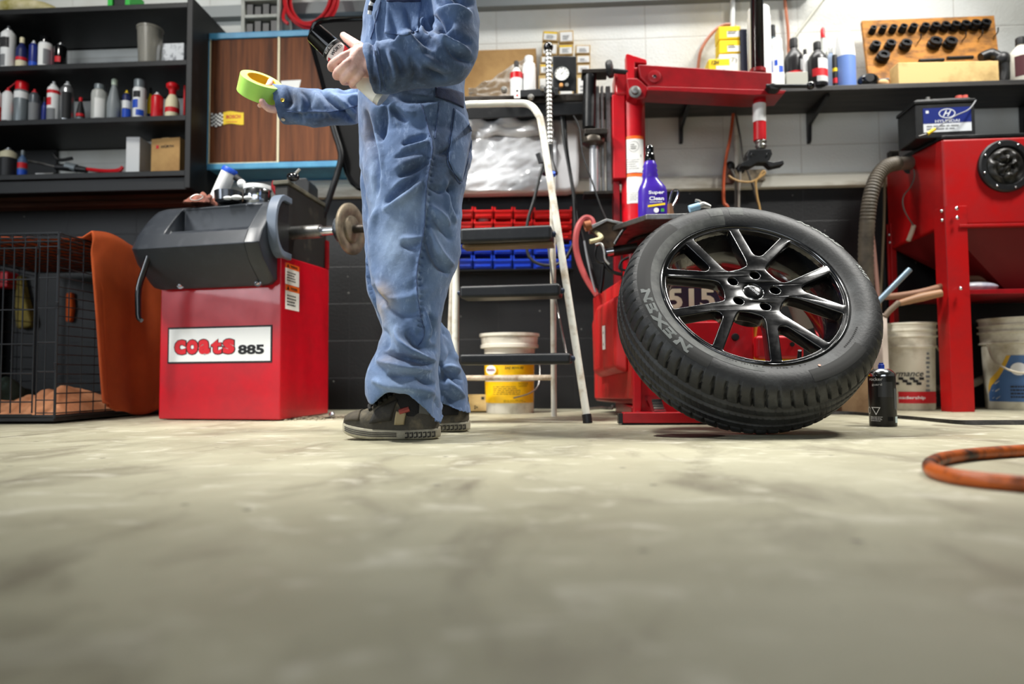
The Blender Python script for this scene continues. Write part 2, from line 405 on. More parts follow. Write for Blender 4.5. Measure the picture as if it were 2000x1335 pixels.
# ------------------------------------------------------------------ black wall shelf, upper left
SY = 3.05
SHB = mat('black_shelf_board', (9, 10, 11), .5, col2=(30, 32, 33), vs=11, lo=.56, hi=.78)
zb = [P(363, y, SY).z for y in (4, 116, 224, 332)]
xr = P(363, 200, SY).x; xl = -3.1; bt = .026
t = thing('wall_shelf', 'black wooden open wall shelf full of spray cans, hung left of the brown cabinet', 'shelf', (xr - .7, WY - .2, zb[3] - .1))
for i, z in enumerate(zb):
    M().box(xl, SY, z - bt, xr, WY, z).build('shelf_board', SHB, t, bevel=.003)
M().box(xr, SY - .004, zb[3] - .085, xr + .028, WY, zb[0] + .02).build('side_panel', SHB, t, bevel=.003)
M().box(xl - .028, SY - .004, zb[3] - .085, xl, WY, zb[0] + .02).build('side_panel', SHB, t, bevel=.003)
M().box(xl, SY + .02, zb[3] - .085, xr, SY + .045, zb[3] - bt).build('valance', SHB, t, bevel=.003)
xk = P(118, 200, WY).x
for i in range(3):
    top, bot = zb[i] - bt, zb[i + 1]
    M().box(xl, WY - .02, bot, xk, WY, top).build('back_panel', SHB, t)
    M().box(xk, WY - .02, P(200, (74, 164, 268)[i], WY - .02).z, xr, WY, top).build('back_panel', SHB, t)
yi = SY + .075
SIL = mat('silver_can', (170, 172, 174), .3, .8)
g0 = 'spray cans and bottles on the black wall shelf'
pk = mat('pink_print', (214, 60, 110), .5)
DKB = mat('dark_blue_can', (24, 40, 120), .35)
GREY = mat('grey_can', (122, 130, 134), .4, .3)
CREAM = mat('cream_plastic', (226, 216, 180), .5)
REDP = mat('red_plastic', (206, 18, 30), .35)
TRL = mat('milky_plastic', (214, 216, 210), .35, trans=.35)
z1, z2, z3 = zb[1], zb[2], zb[3]
A = (PI * 1.1, PI * 1.6)
pxvessel(4, 31, 52, z1, yi, 'spray_can', 'tall silver and black aerosol, leftmost on the top shelf', 'spray can', 'spray', WHT, SIL, [(.06, .8, WHT), (.1, .35, INKG, *A), (.5, .72, INK, PI * 1.3, PI * 1.75)], g0)
pxvessel(33, 55, 74, z1, yi, 'cleaner_bottle', 'purple bottle with cream spout on top shelf, second from left', 'bottle', 'bottle', NAVY, CREAM, [(.08, .3, CREAM), (.31, .4, INKR)], g0)
pxvessel(58, 75, 80, z1, yi, 'spray_can', 'small dark blue aerosol in the middle of the top shelf cans', 'spray can', 'spray', DKB, WHT, [(.1, .3, BLUE)], g0)
pxvessel(77, 103, 73, z1, yi, 'spray_can', 'aerosol with white label and black cap on the top shelf', 'spray can', 'capped', WHT, BLKG, [(.1, .72, PAP), (.15, .6, INKG, PI * 1.6, PI * 1.95)], g0)
pxvessel(107, 131, 84, z1, yi, 'spray_can', 'black aerosol with pink side stripe, right end of top shelf cans', 'spray can', 'spray', BLKG, SIL, [(.08, .75, pk, PI * .95, PI * 1.25), (.25, .45, INKR, PI * 1.4, PI * 1.7)], g0)
# clear tub and white carton
a = P(267, 54, yi); bq = P(312, 54, yi); rr = (bq.x - a.x) / 2; cc = ((a.x + bq.x) / 2, yi + rr * .3, z1); hh = a.z - z1
CLR = mat('clear_cloudy_plastic', (196, 192, 180), .3, trans=.6, alpha=.75)
t = thing('plastic_tub', 'empty cloudy see-through plastic tub on the top shelf', 'tub', cc)
M().lathe([(0, 0), (rr * .84, 0), (rr, hh), (rr * 1.05, hh), (rr * 1.05, hh * .96), (rr * .97, hh * .96), (rr * .82, .006), (0, .006)], cc, n=28).build('body', CLR, t)
def carton(name, label, cat, x0, x1, yt, zb_, Y, dep, m_, rz=0, group=None, yb=None):
    p = P((x0 + x1) / 2, yt, Y); w = (x1 - x0) * S(Y); h = p.z - zb_
    o = M().cbox((p.x, Y + dep / 2, zb_ + h / 2), (w, dep, h), rz).build(name, m_, bevel=.003)
    return tag(o, label, cat, group)
carton('carton', 'small white speckled carton at right end of the top shelf', 'box', 316, 361, 84, z1, yi + .02, .1, mat('speckled_white', (226, 228, 230), .7, col2=(150, 152, 156), vs=30, lo=.5, hi=.6))
# middle shelf
pxvessel(-12, 4, 172, z2, yi, 'spray_can', 'white aerosol cut by the photo edge on the middle shelf', 'spray can', 'spray', WHT, INKR, [(.1, .5, INKR)], g0)
t = pxvessel(6, 27, 172, z2, yi, 'spray_can', 'white aerosol with red side and red straw on the middle shelf', 'spray can', 'spray', WHT, INKR, [(.1, .78, INKR, PI * .9, PI * 1.2), (.05, .12, INK)], g0)
a = Vector(t.location) + Vector((0, 0, P(16, 172, yi).z - z2)); M().tube([a, a + Vector((.015, 0, .01)), a + Vector((.04, 0, .03))], .003, 6).build('straw', INKR, t)
pxvessel(30, 57, 161, z2, yi, 'spray_can', 'grey aerosol with red cap and white band on the middle shelf', 'spray can', 'capped', GREY, REDP, [(.6, .75, WHT), (.3, .5, INKR, PI * .95, PI * 1.15), (.02, .07, mat('green_ink', (40, 110, 80), .5))], g0)
pxvessel(58, 78, 175, z2, yi, 'spray_can', 'plain dark grey aerosol with small red nozzle on the middle shelf', 'spray can', 'spray', mat('dark_grey_can', (84, 90, 96), .35, .3), INKR, [(.1, .6, INKG)], g0)
pxvessel(82, 93, 190, z2, yi + .02, 'glue_bottle', 'little blue bottle half in shadow on the middle shelf', 'bottle', 'bottle', DKB, INK, [], g0)
pxvessel(94, 117, 160, z2, yi, 'spray_can', 'white aerosol with red splash print and white cap, left of the silver one', 'spray can', 'spray', WHT, WHT, [(.42, .6, INKR, PI * 1.2, PI * 1.6), (.7, .78, INKR), (.08, .35, INKG, PI * 1.2, PI * 1.8)], g0)
pxvessel(120, 145, 160, z2, yi, 'spray_can', 'silver and black aerosol with black label in middle of the middle shelf', 'spray can', 'spray', SIL, WHT, [(.1, .72, INK, PI * 1.45, PI * 1.9)], g0)
pxvessel(150, 166, 190, z2, yi + .02, 'grease_tube', 'dark squeeze tube with red band beside the silver aerosol', 'tube', 'tapered', INK, REDP, [(.3, .4, INKR), (.05, .26, GREY)], g0)
pxvessel(180, 210, 166, z2, yi, 'jar', 'milky white plastic jar bottle standing on the middle shelf', 'jar', 'jar', TRL, GREY, [(.1, .6, PAP, PI * 1.5, PI * 1.9)], g0)
pxvessel(211, 237, 154, z2, yi, 'squeeze_bottle', 'tall grey tapered bottle beside the milky jar', 'bottle', 'tapered', mat('hazy_grey_plastic', (134, 140, 142), .4), mat('pale_green_cap', (190, 204, 186), .5), [], g0)
pxvessel(240, 256, 177, z2, yi, 'spray_can', 'slim blue and white aerosol with yellow nozzle', 'spray can', 'spray', NAVY, YEL, [(.42, .66, WHT), (.08, .4, BLUE)], g0)
pxvessel(261, 286, 157, z2, yi, 'spray_can', 'white aerosol with blue print and grey cap on the middle shelf', 'spray can', 'capped', WHT, GREY, [(.3, .5, BLUE, PI * 1.1, PI * 1.6), (.12, .26, BLUE, PI * 1.5, PI * 1.9), (.55, .7, INK, PI * 1.3, PI * 1.7)], g0)
pxvessel(288, 301, 172, z2, yi + .05, 'bottle', 'narrow yellow and black bottle behind the red aerosol', 'bottle', 'bottle', YEL, INK, [(.05, .3, NAVY)], g0)
pxvessel(296, 319, 181, z2, yi - .01, 'spray_can', 'short red aerosol with white nozzle on the middle shelf', 'spray can', 'spray', REDP, WHT, [(.1, .7, CREAM, PI * .9, PI * 1.2)], g0)
pxvessel(324, 351, 163, z2, yi, 'pump_bottle', 'white bottle with red pump head and red band, right end of middle shelf', 'bottle', 'pump', CREAM, REDP, [(.2, .33, INKR)], g0)
carton('folder', 'thin upright red folder against the right side of the middle shelf', 'folder', 358, 362, 166, z2, yi + .03, .16, REDP)
# bottom shelf
pxvessel(2, 33, 289, z3, yi, 'paint_tin', 'black tin with pale shoulder, leftmost on the bottom shelf', 'tin', 'spray', mat('cream_dome', (206, 200, 170), .5), SIL, [(.02, .66, mat('black_wrapper', (32, 33, 36), .5))], g0)
pxvessel(36, 54, 294, z3, yi, 'bottle', 'small blue bottle with red and white label on the bottom shelf', 'bottle', 'bottle', mat('slate_blue_plastic', (78, 104, 140), .4), GREY, [(.36, .55, INKR), (.1, .3, BLUE)], g0)
gy = yi + .07
t = thing('grease_gun', 'black and red grease gun lying along the bottom shelf', 'grease gun', (P(140, 335, gy).x, gy, z3))
zq = lambda x, y: P(x, y, gy)
M().tube([zq(39, 312), zq(80, 319), zq(112, 327)], .006, 8).build('spout', STL, t)
M().tube([zq(110, 326), zq(140, 328), zq(170, 332)], [.016, .018, .013], 12).build('barrel', BLK, t)
M().tube([zq(130, 324), zq(150, 329)], .02, 12, sub=1).build('collar', GREY, t)
M().tube([zq(104, 300), zq(116, 312), zq(141, 309)], .009, 8).build('lever', BLK, t)
M().tube([zq(168, 330), zq(205, 334), zq(232, 333), zq(240, 325)], [.009, .01, .012, .007], 8).build('handle', REDP, t)
tag(M().cbox((P(98, 336, yi).x, yi - .01, z3 + .008), (.09, .06, .016)).build('metal_strip', STL, bevel=.002), 'flat grey metal strip lying before the grease gun spout', 'strip')
carton('carton', 'upright white carton left of the brown box on the bottom shelf', 'box', 244, 272, 267, z3, yi + .01, .16, mat('white_card', (228, 230, 230), .7), .06)
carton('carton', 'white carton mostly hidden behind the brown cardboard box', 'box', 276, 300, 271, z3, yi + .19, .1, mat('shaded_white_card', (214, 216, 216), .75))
p = P(323, 267, yi); h = p.z - z3; wv = .155
t = thing('cardboard_box', 'brown cardboard parts box with red and black lettering on the bottom shelf', 'box', (p.x, yi + .08, z3))
T_ = Matrix.Translation((p.x, yi + .085, z3)) @ Matrix.Rotation(-.12, 4, 'Z')
M().box(-wv / 2, -.07, 0, wv / 2, .07, h, T=T_).build('carton', CARD, t, bevel=.003)
m = M(); Rr = (T_.to_3x3() @ X); fc = T_ @ Vector((.01, -.0705, h * .78)); txt(m, 'WÜRTH', fc, Rr, Z, .016, .07, bold=.02, lift=.001)
plate(m, T_ @ Vector((-.042, -.0705, h * .78)), Rr, Z, .014, .016, .001, 1)
m.build('lettering', [INK, INKR], t)
M().box(-.02, -.0705, h - .001, .02, .0705, h + .001, T=T_).build('tape', mat('packing_tape', (206, 176, 120), .3), t)
# on top of the shelf
SACK = mat('olive_sack', (150, 140, 70), .8, col2=(206, 196, 160), vs=9)
p = P(40, 6, SY + .08)
m = M(); m.sphere((p.x - .02, SY + .15, zb[0] + .055), .12, 24, 14, sc=(1.5, .9, .48))
o = m.build('sack', SACK); tag(o, 'olive yellow sack lying on top of the black shelf', 'sack')
t = thing('tool_case', 'bright green and black case on top of the black shelf', 'case', (P(218, 4, SY).x, SY + .1, zb[0]))
px_ = t.location.x
M().box(px_ - .03, SY + .06, zb[0], px_ + .03, SY + .16, zb[0] + .12).build('body', BLK, t, bevel=.004)
for s in (-1, 1): M().box(px_ + s * .044 - .012, SY + .05, zb[0], px_ + s * .044 + .012, SY + .17, zb[0] + .11).build('side_guard', mat('green_plastic', (40, 186, 60), .4), t, bevel=.004)

# ------------------------------------------------------------------ wire dog crate with its blanket
cx = PZ(106, 828).x; cy = PZ(106, 828).y; cz = P(106, 455, cy).z; cyb = 3.3; cxl = cx - .78
WIRE = mat('dark_wire', (64, 66, 70), .4, .7)
t = thing('dog_crate', 'black wire dog crate under an orange blanket at left edge', 'crate', (cx - .39, (cy + cyb) / 2, 0))
def wires(segs, r=.0022):
    m = M()
    for a, b in segs: m.tube([a, b], r, 6, sub=1)
    return m
def zpx(y): return P(106, y, cy).z
fx = [P(x, 600, cy).x for x in (75, 91)]
hz = [zpx(y) for y in (465, 481, 542, 601, 668, 725, 781, 806)]
seg = [((x, cy, .03), (x, cy, cz)) for x in fx] + [((x, cy, cz - .06), (x, cy, cz)) for x in np.arange(cxl, fx[0], .05)]
seg += [((fx[0], cy, z), (cx, cy, z)) for z in hz] + [((cxl, cy, z), (cx, cy, z)) for z in (cz - .03, cz - .015)]
wires(seg).build('front_panel', WIRE, t)
dx = [P(x, 600, cy).x for x in (-70, -50, -30, -11, 9, 29, 48, 71)]
seg = [((x, cy - .008, hz[7]), (x, cy - .008, hz[1])) for x in dx] + [((dx[0], cy - .008, z - .006), (dx[-1], cy - .008, z - .006)) for z in hz[1:]]
wires(seg, .0026).build('door', WIRE, t)
side = [((cx, y, .03), (cx, y, cz)) for y in np.linspace(cy + .06, cyb, 12)] + [((cx, cy, z), (cx, cyb, z)) for z in np.linspace(.04, cz - .02, 19)]
wires(side).build('side_panel', WIRE, t)
side = [((cxl, y, .03), (cxl, y, cz)) for y in np.linspace(cy + .06, cyb, 8)] + [((cxl, cy, z), (cxl, cyb, z)) for z in np.linspace(.04, cz - .02, 12)]
wires(side).build('side_panel', WIRE, t)
wires([((cxl + .05 * k, cy, cz), (cxl + .05 * k, cyb, cz)) for k in range(16)] + [((cxl, y, cz), (cx, y, cz)) for y in np.linspace(cy, cyb, 12)]).build('top_panel', WIRE, t)
m = wires([((x, y, .02), (x, y, cz)) for x in (cxl, cx) for y in (cy, cyb)], .0045)
for z in (cz, .03):
    for a, b in (((cxl, cy), (cx, cy)), ((cx, cy), (cx, cyb)), ((cx, cyb), (cxl, cyb)), ((cxl, cyb), (cxl, cy))): m.tube([(*a, z), (*b, z)], .0045, 6, sub=1)
m.build('frame', WIRE, t)
m = M()
for z in (hz[1] - .03, hz[3], hz[5] + .01):
    for k in range(4): m.lathe([(.0045, 0), (.007, .002), (.0045, .004)], (cx, cy, z + k * .006), n=8)
m.build('hinge_coil', WIRE, t)
M().box(cxl + .01, cy + .01, .008, cx - .01, cyb - .01, .026).build('floor_tray', BLK, t, bevel=.004)
# blanket over the crate
BLAN = mat('orange_blanket', (192, 84, 34), .95, col2=(160, 66, 26), vs=3.2, lo=.35, hi=.7, bump=.35, bs=420, stretch=(1, 1, 1))
bx = cx + .018; by0 = P(133, 460, 2.5).y
def bl(u, v):
    # v 0: left on top, 0.42: the crate's edge, 1: hem by the floor ; u along the depth
    y = by0 + .04 + u * (cyb - by0 + .02)
    if v < .42:
        k = v / .42; return (cxl - .02 + (bx - cxl + .02) * k, y - .03 * (1 - k), cz + .012 + .004 * math.sin(u * 17 + k * 5))
    k = (v - .42) / .58
    z = (cz + .012) * (1 - k) + .022
    fold = .016 * k * math.sin(u * 11 + .6) + .005 * k * math.sin(u * 31 + 2 * k) + .006 * math.sin(u * 9 + 4 * k)
    yy = y + .05 * k * math.sin(u * 3 + .5) * (1 - u) + (.03 * k if u < .05 else 0)
    if k > .93 and u < .12: z += .05 * (k - .93) / .07 * (1 - u / .12)
    return (bx + .03 * k * k + .010 + fold + .012 * math.exp(-((k - .04) / .05) ** 2), yy, z + .012 * math.sin(u * 13))
o = M().grid(bl, 90, 90).build('blanket', BLAN, solid=.007); tag(o, 'orange woven blanket draped over the top and side of the wire crate', 'blanket')
def heap(name, label, cat, c, sx, sy, h, mt_, seed):
    def f(u, v):
        x = (u - .5) * 2; y = (v - .5) * 2; e = max(0, 1 - max(abs(x), abs(y)) ** 3)
        n = noise.noise(Vector((u * 3 + seed, v * 3, seed))) + .5 * noise.noise(Vector((u * 8, v * 6 + seed, 3)))
        r_ = abs(math.sin(u * 9 + v * 6 + n * 4))
        return (c[0] + x * sx + .02 * n, c[1] + y * sy + .02 * n, c[2] + .004 + e * h * (.6 + .4 * n + .22 * r_))
    return tag(M().grid(f, 50, 50).build(name, mt_, solid=.004), label, cat)
heap('blanket', 'peach coloured blanket crumpled on the crate floor', 'blanket', (cx - .22, cy + .28, .026), .2, .25, .10, mat('peach_fleece', (214, 150, 108), .95, col2=(190, 124, 84), vs=9, bump=.4, bs=160), 1.3)
heap('blanket', 'dark green blanket crumpled on the crate floor behind the wire door', 'blanket', (cx - .5, cy + .3, .026), .1, .25, .15, mat('green_fleece', (64, 82, 72), .95, col2=(46, 60, 54), vs=9, bump=.4, bs=160), 5.1)
# things seen through the crate, by the wall behind it
p = P(8, 545, cyb + .06); q_ = P(26, 560, cyb + .06)
t = thing('floor_jack', 'red jack body standing by the wall, glimpsed through the wire crate', 'jack', (p.x - .1, cyb + .06, 0))
M().box(p.x - .3, cyb + .02, P(8, 560, cyb).z, q_.x, cyb + .1, P(8, 528, cyb).z).build('head', RED, t, bevel=.01)
M().box(p.x - .14, cyb + .04, 0, p.x - .02, cyb + .08, P(8, 560, cyb).z).build('post', BLKM, t, bevel=.004)
m = M(); yy = WY - .05
m.prism([P(x, y, yy) for x, y in ((30, 540), (38, 536), (47, 580), (60, 625), (58, 637), (44, 640), (30, 642), (27, 600))], (0, .05, 0))
t = tag(m.build('work_glove', mat('olive_cloth', (146, 128, 62), .9, col2=(110, 96, 46), vs=12), bevel=.012), 'olive yellow work glove hanging on the wall behind the crate', 'glove')
m = M(); pts = [P(x, y, WY - .03) for x, y in ((128, 572), (139, 570), (141, 600), (137, 628), (127, 628))]
m.prism(pts, (0, .03, 0)); tag(m.build('orange_cloth', mat('orange_cloth', (226, 96, 30), .9), bevel=.008), 'bright orange cloth hanging on the wall behind the crate', 'cloth')
# ------------------------------------------------------------------ brown wall cabinet with blue frame
KY = 3.2
c00 = P(393, 331, KY); c01 = P(398, 66, KY); x0 = (c00.x + c01.x) / 2; x1 = P(735, 300, KY).x; z0 = c00.z; z1_ = c01.z
WAL = mat('walnut_laminate', (122, 70, 38), .6, spec=.25, col2=(70, 38, 20), vs=7, lo=.36, hi=.66, stretch=(5.5, 5.5, .28), detail=9)
BFR = mat('blue_painted_frame', (84, 160, 198), .45, col2=(70, 140, 182), vs=8)
t = thing('wall_cabinet', 'brown wood-grain two-door wall cabinet with light blue frame', 'cabinet', ((x0 + x1) / 2, WY - .1, z0))
fw = .028
m = M(); m.box(x0, KY, z0, x0 + fw, WY, z1_); m.box(x1 - fw, KY, z0, x1, WY, z1_); m.box(x0 + fw, KY, z0, x1 - fw, WY, z0 + fw); m.box(x0 + fw, KY, z1_ - fw, x1 - fw, WY, z1_)
m.build('frame', BFR, t, bevel=.003)
xd = P(543, 200, KY).x
for a, b in ((x0 + fw + .003, xd - .005), (xd + .005, x1 - fw - .003)): M().box(a, KY + .006, z0 + fw + .003, b, KY + .026, z1_ - fw - .003).build('door', WAL, t, bevel=.002)
M().box(xd - .005, KY + .002, z0 + fw, xd + .005, KY + .03, z1_ - fw).build('door_edging', CREAM, t)
m = M(); m.box(x0 + fw + .003, KY + .004, z0 + fw, x0 + fw + .008, KY + .02, z1_ - fw); m.box(x0 + fw, KY + .004, z0 + fw, xd, KY + .02, z0 + fw + .004); m.build('door_trim', CREAM, t)
# sticker
c = P(458, 232, KY + .005); s = S(KY)
m = M(); e = Vector((0, -.0008, 0))
def fl(x, y): return P(x, y, KY + .0045)
ys = lambda x: 3 * math.sin((x - 436) / 40 * 5)
pts = [fl(x, 220 - ys(x) * .7 - (x - 436) * .06) for x in range(436, 477, 5)] + [fl(x, 244 - ys(x) * .7 - (x - 436) * .06) for x in range(476, 435, -5)]
m.prism(pts, e, 0)
for i in range(6):
    for j in range(7):
        x = 412 + i * 4; y = 221 + j * 3.6 + 1.5 * math.sin(i * .9)
        m.prism([fl(x, y + 3.6), fl(x + 4, y + 3.6), fl(x + 4, y), fl(x, y)], e, 1 if (i + j) % 2 else 2)
txt(m, 'BOSCH', fl(456, 228) + e, X, Z + X * .03, .018, .072, 3, bold=.03)
lines(m, fl(456, 238) + e, X, Z, .07, .008, 1, 3)
o = m.build('sticker', [YEL, INK, PAP, INKR], t); o['label'] = 'yellow and checkered flag sticker'
p = P(569, 164, KY)
m = M(); m.prism([fl(549, 158), fl(549, 172), fl(584, 172), fl(588, 156)], (0, -.001, 0)); o = m.build('paper_note', PAP, t); o['label'] = 'white paper stuck on the door'
# on top of the wall cabinet: parts organizer, red hose coil, white cup
BIN = mat('black_drawer', (24, 25, 27), .4); ORGM = mat('grey_organizer', (178, 180, 172), .5, col2=(150, 150, 142), vs=10)
oa = P(470, 66, KY + .03); ob = P(545, 66, KY + .03); ztp = z1_ + .32
t = thing('parts_organizer', 'grey parts organizer with black compartments standing on the wall cabinet', 'organizer', ((oa.x + ob.x) / 2, KY + .1, z1_))
m = M(); m.box(oa.x, KY + .03, z1_, oa.x + .018, KY + .2, ztp); m.box(ob.x - .012, KY + .03, z1_, ob.x, KY + .2, ztp); m.box(oa.x, KY + .19, z1_, ob.x, KY + .2, ztp)
for k in range(4):
    z = z1_ + .002 + k * .087; m.box(oa.x + .018, KY + .03, z, ob.x - .012, KY + .19, z + .016)
m.build('frame', ORGM, t, bevel=.002)
for k in range(3):
    for q in range(4):
        w_ = (ob.x - oa.x - .03) / 4; xx = oa.x + .018 + q * w_; z = z1_ + .019 + k * .087
        M().box(xx + .003, KY + .045, z, xx + w_ - .003, KY + .18, z + .05 + .012 * ((q + k) % 2)).build('drawer', BIN, t, bevel=.003)
m = M(); cc = P(606, -12, KY + .07); zlow = P(603, 56, KY + .07).z
for k in range(7):
    pts = []
    R0 = .118 + .008 * (k % 3); off = .004 * k
    for a in range(25):
        th = 2 * PI * a / 24; pts.append((cc.x + (k - 3) * .004 + R0 * math.cos(th), KY + .06 + .012 * (k % 4) + .004 * math.sin(3 * th), zlow + .158 + (R0 + .015) * math.sin(th) + .006 * math.sin(k)))
    m.tube(pts, .0085, 8, sub=2)
m.tube([(cc.x - .12, KY + .05, zlow + .1), (cc.x - .125, KY + .04, zlow + .04), (cc.x - .1, KY + .04, zlow + .012)], .008, 8)
o = m.build('hose_coil', mat('red_hose', (196, 24, 34), .4)); tag(o, 'coiled red air hose resting on top of the wall cabinet', 'hose')
p = P(680, 33, KY + .04)
o = M().lathe([(0, 0), (.024, 0), (.026, .004), (.026, .06), (.022, .068), (0, .068)], (p.x, KY + .07, z1_)).build('white_cap', WHT); tag(o, 'small white round cap on the wall cabinet near the man', 'cap')
# ------------------------------------------------------------------ wheel balancer
FL = PZ(309, 820); FR = PZ(547, 822); BR = Vector((FR.x + .03, FR.y + .47, 0)); BL = Vector((FL.x + .03, FL.y + .47, 0))
fdir = (FR - FL).normalized(); ddir = (BR - FR).normalized(); WB = (FR - FL).length
BY = (FL.y + FR.y) / 2
def bal(u, d, z): return FL + (FR - FL) * u + ddir * d + Z * z
t = thing('wheel_balancer', 'red wheel balancer with black hood behind the man, left of centre', 'wheel balancer', bal(.5, .25, 0))
zt_ = P(430, 500, BY).z; zs1 = P(557, 497, FR.y).z; zs2 = P(628, 525, FR.y + .45).z
m = M(); m.hexa([bal(0, 0, 0.004), bal(1, 0, 0.004), bal(1, .47, 0.004), bal(0, .47, 0.004), bal(0, 0, zs1), bal(1, 0, zs1), bal(1, .47, zs2), bal(0, .47, zs2)])
cabm = mat('balancer_red', (192, 6, 28), .3, col2=(172, 8, 26), vs=9, lo=.35, hi=.7, coat=.2, rvar=.12)
m.build('cabinet', cabm, t, bevel=.006, seg=3)
# thin red uprights and the black bearing housing above the cut-away side
zu = P(563, 412, FR.y).z; zu2 = P(630, 470, FR.y + .45).z
M().hexa([bal(.985, .005, zs1), bal(1, .005, zs1), bal(1, .02, zs1), bal(.985, .02, zs1), bal(.985, .005, zu), bal(1, .005, zu), bal(1, .02, zu), bal(.985, .02, zu)]).build('side_edge', REDD, t)
M().hexa([bal(.985, .44, zs2), bal(1, .44, zs2), bal(1, .47, zs2), bal(.985, .47, zs2), bal(.985, .44, zu2), bal(1, .44, zu2), bal(1, .47, zu2), bal(.985, .47, zu2)]).build('side_edge', REDD, t)
zh = P(600, 384, BY + .2).z
M().hexa([bal(.88, .06, zs1 - .01), bal(.975, .06, zs1 - .01), bal(.975, .46, zs2), bal(.88, .46, zs2), bal(.88, .06, zh), bal(.99, .06, zh), bal(.99, .46, zh), bal(.88, .46, zh)]).build('bearing_housing', mat('dusty_black_metal', (30, 28, 26), .6, col2=(92, 88, 74), vs=5, lo=.55, hi=.85), t, bevel=.006)
o = M().hexa([bal(.87, .05, zh), bal(1.0, .05, zh), bal(1.0, .47, zh), bal(.87, .47, zh), bal(.87, .05, zh + .018), bal(1.0, .05, zh + .018), bal(1.0, .47, zh + .018), bal(.87, .47, zh + .018)]).build('top_plate', mat('dusty_olive_plate', (104, 100, 82), .7, col2=(70, 68, 58), vs=9), t, bevel=.004)
# hood : lofted cross sections, with the weight tray sunk into its sloping top
HOOD = mat('grey_black_hood', (40, 44, 50), .4, col2=(52, 56, 62), vs=18, lo=.5, hi=.8, bump=.05, bs=240, rvar=.1)
def zf(y, d): return P(430, y, BY - d).z
prof = [(-.30, zf(398, 0) + .004), (-.02, zf(398, 0)), (.015, zf(402, .02)), (.07, zf(432, .07)), (.135, zf(452, .13)), (.165, zf(478, .165)), (.125, zf(515, .12)), (.03, zf(561, .03)), (-.02, zf(561, .0))]
ztop = prof[1][1]
u_of = lambda x: (x - 309) / 238.0
tray0, tray1 = u_of(358), u_of(516)
def section(u, inset, tray):
    out = []
    zc_ = sum(p[1] for p in prof) / len(prof)
    for i, (d, z) in enumerate(prof):
        k = 1 - inset
        dd = d * k if d > 0 else d; zz = zc_ + (z - zc_) * k
        out.append((u, dd, zz))
    # tray points between prof 2 and 4
    a = out[2]; b = out[4]
    if tray:
        mid = [(u, a[1] - .005, a[2] - .012), (u, a[1] - .0, a[2] - .11), (u, b[1] - .035, a[2] - .11), (u, b[1] - .02, b[2] - .004)]
    else:
        mid = [(u, a[1] + (b[1] - a[1]) * f, a[2] + (b[2] - a[2]) * f + .006 * math.sin(f * PI)) for f in (.06, .36, .66, .94)]
    return [bal(q[0], -q[1], q[2]) for q in out[:3] + mid + out[4:]]
secs = [(-.06, .28, 0), (-.045, .12, 0), (-.01, .04, 0), (.04, 0, 0), (tray0 - .006, 0, 0), (tray0 + .01, 0, 1), (tray1 - .03, 0, 1), (tray1 + .01, 0, 0), (.86, 0, 0), (.93, .03, 0), (.965, .12, 0)]
m = M(); vs = [section(*q) for q in secs]; n = len(vs[0])
flat = [v for s_ in vs for v in s_]
fs = [(j * n + i, j * n + i + 1, (j + 1) * n + i + 1, (j + 1) * n + i) for j in range(len(vs) - 1) for i in range(n - 1)]
fs += [tuple(range(n)), tuple(range((len(vs) - 1) * n, len(vs) * n))[::-1]]
fs += [(j * n + n - 1, j * n, (j + 1) * n, (j + 1) * n + n - 1) for j in range(len(vs) - 1)]
m.add(flat, fs); ho = m.build('hood', HOOD, t, bevel=.006, seg=3, ang=50)
for x in (343, 510):
    c = P(x, 554, BY - .05); m = M(); m.lathe([(.0, .0), (.009, 0), (.009, -.006), (.005, -.012), (0, -.012)], (c.x, bal(u_of(x), -.045, 0).y, c.z), axis=(0, 1, 0), n=12); m.lathe([(.009, .001), (.015, .001), (.015, -.003), (.009, -.003)], (c.x, bal(u_of(x), -.045, 0).y, c.z), axis=(0, 1, 0), n=14)
    m.build('screw', CHR, t)
# end cover bulging forward, black face inside a grey rim
cz_ = P(548, 442, BY - .05).z
def dshape(k, u, back=.05):
    out = [bal(u, back, cz_ + .122 * k), ]
    for i in range(1, 24):
        a = PI * i / 24; out.append(bal(u, .0 - .085 * k * math.sin(a), cz_ + .122 * k * math.cos(a)))
    return out + [bal(u, back, cz_ - .122 * k)]
M().prism(dshape(.92, .955), fdir * .03).build('end_cover', BLK, t, bevel=.005)
m = M(); A_ = dshape(1.0, .955); B_ = dshape(.8, .955); e_ = fdir * .042; n_ = len(A_)
m.add(A_ + [p + e_ for p in A_] + B_ + [p + e_ for p in B_], [(i, i + 1, n_ + i + 1, n_ + i) for i in range(n_ - 1)] + [(2 * n_ + i + 1, 2 * n_ + i, 3 * n_ + i, 3 * n_ + i + 1) for i in range(n_ - 1)] + [(n_ + i, n_ + i + 1, 3 * n_ + i + 1, 3 * n_ + i) for i in range(n_ - 1)] + [(i + 1, i, 2 * n_ + i, 2 * n_ + i + 1) for i in range(n_ - 1)])
m.build('end_ring', mat('grey_blue_plastic', (96, 106, 120), .4), t, bevel=.004)
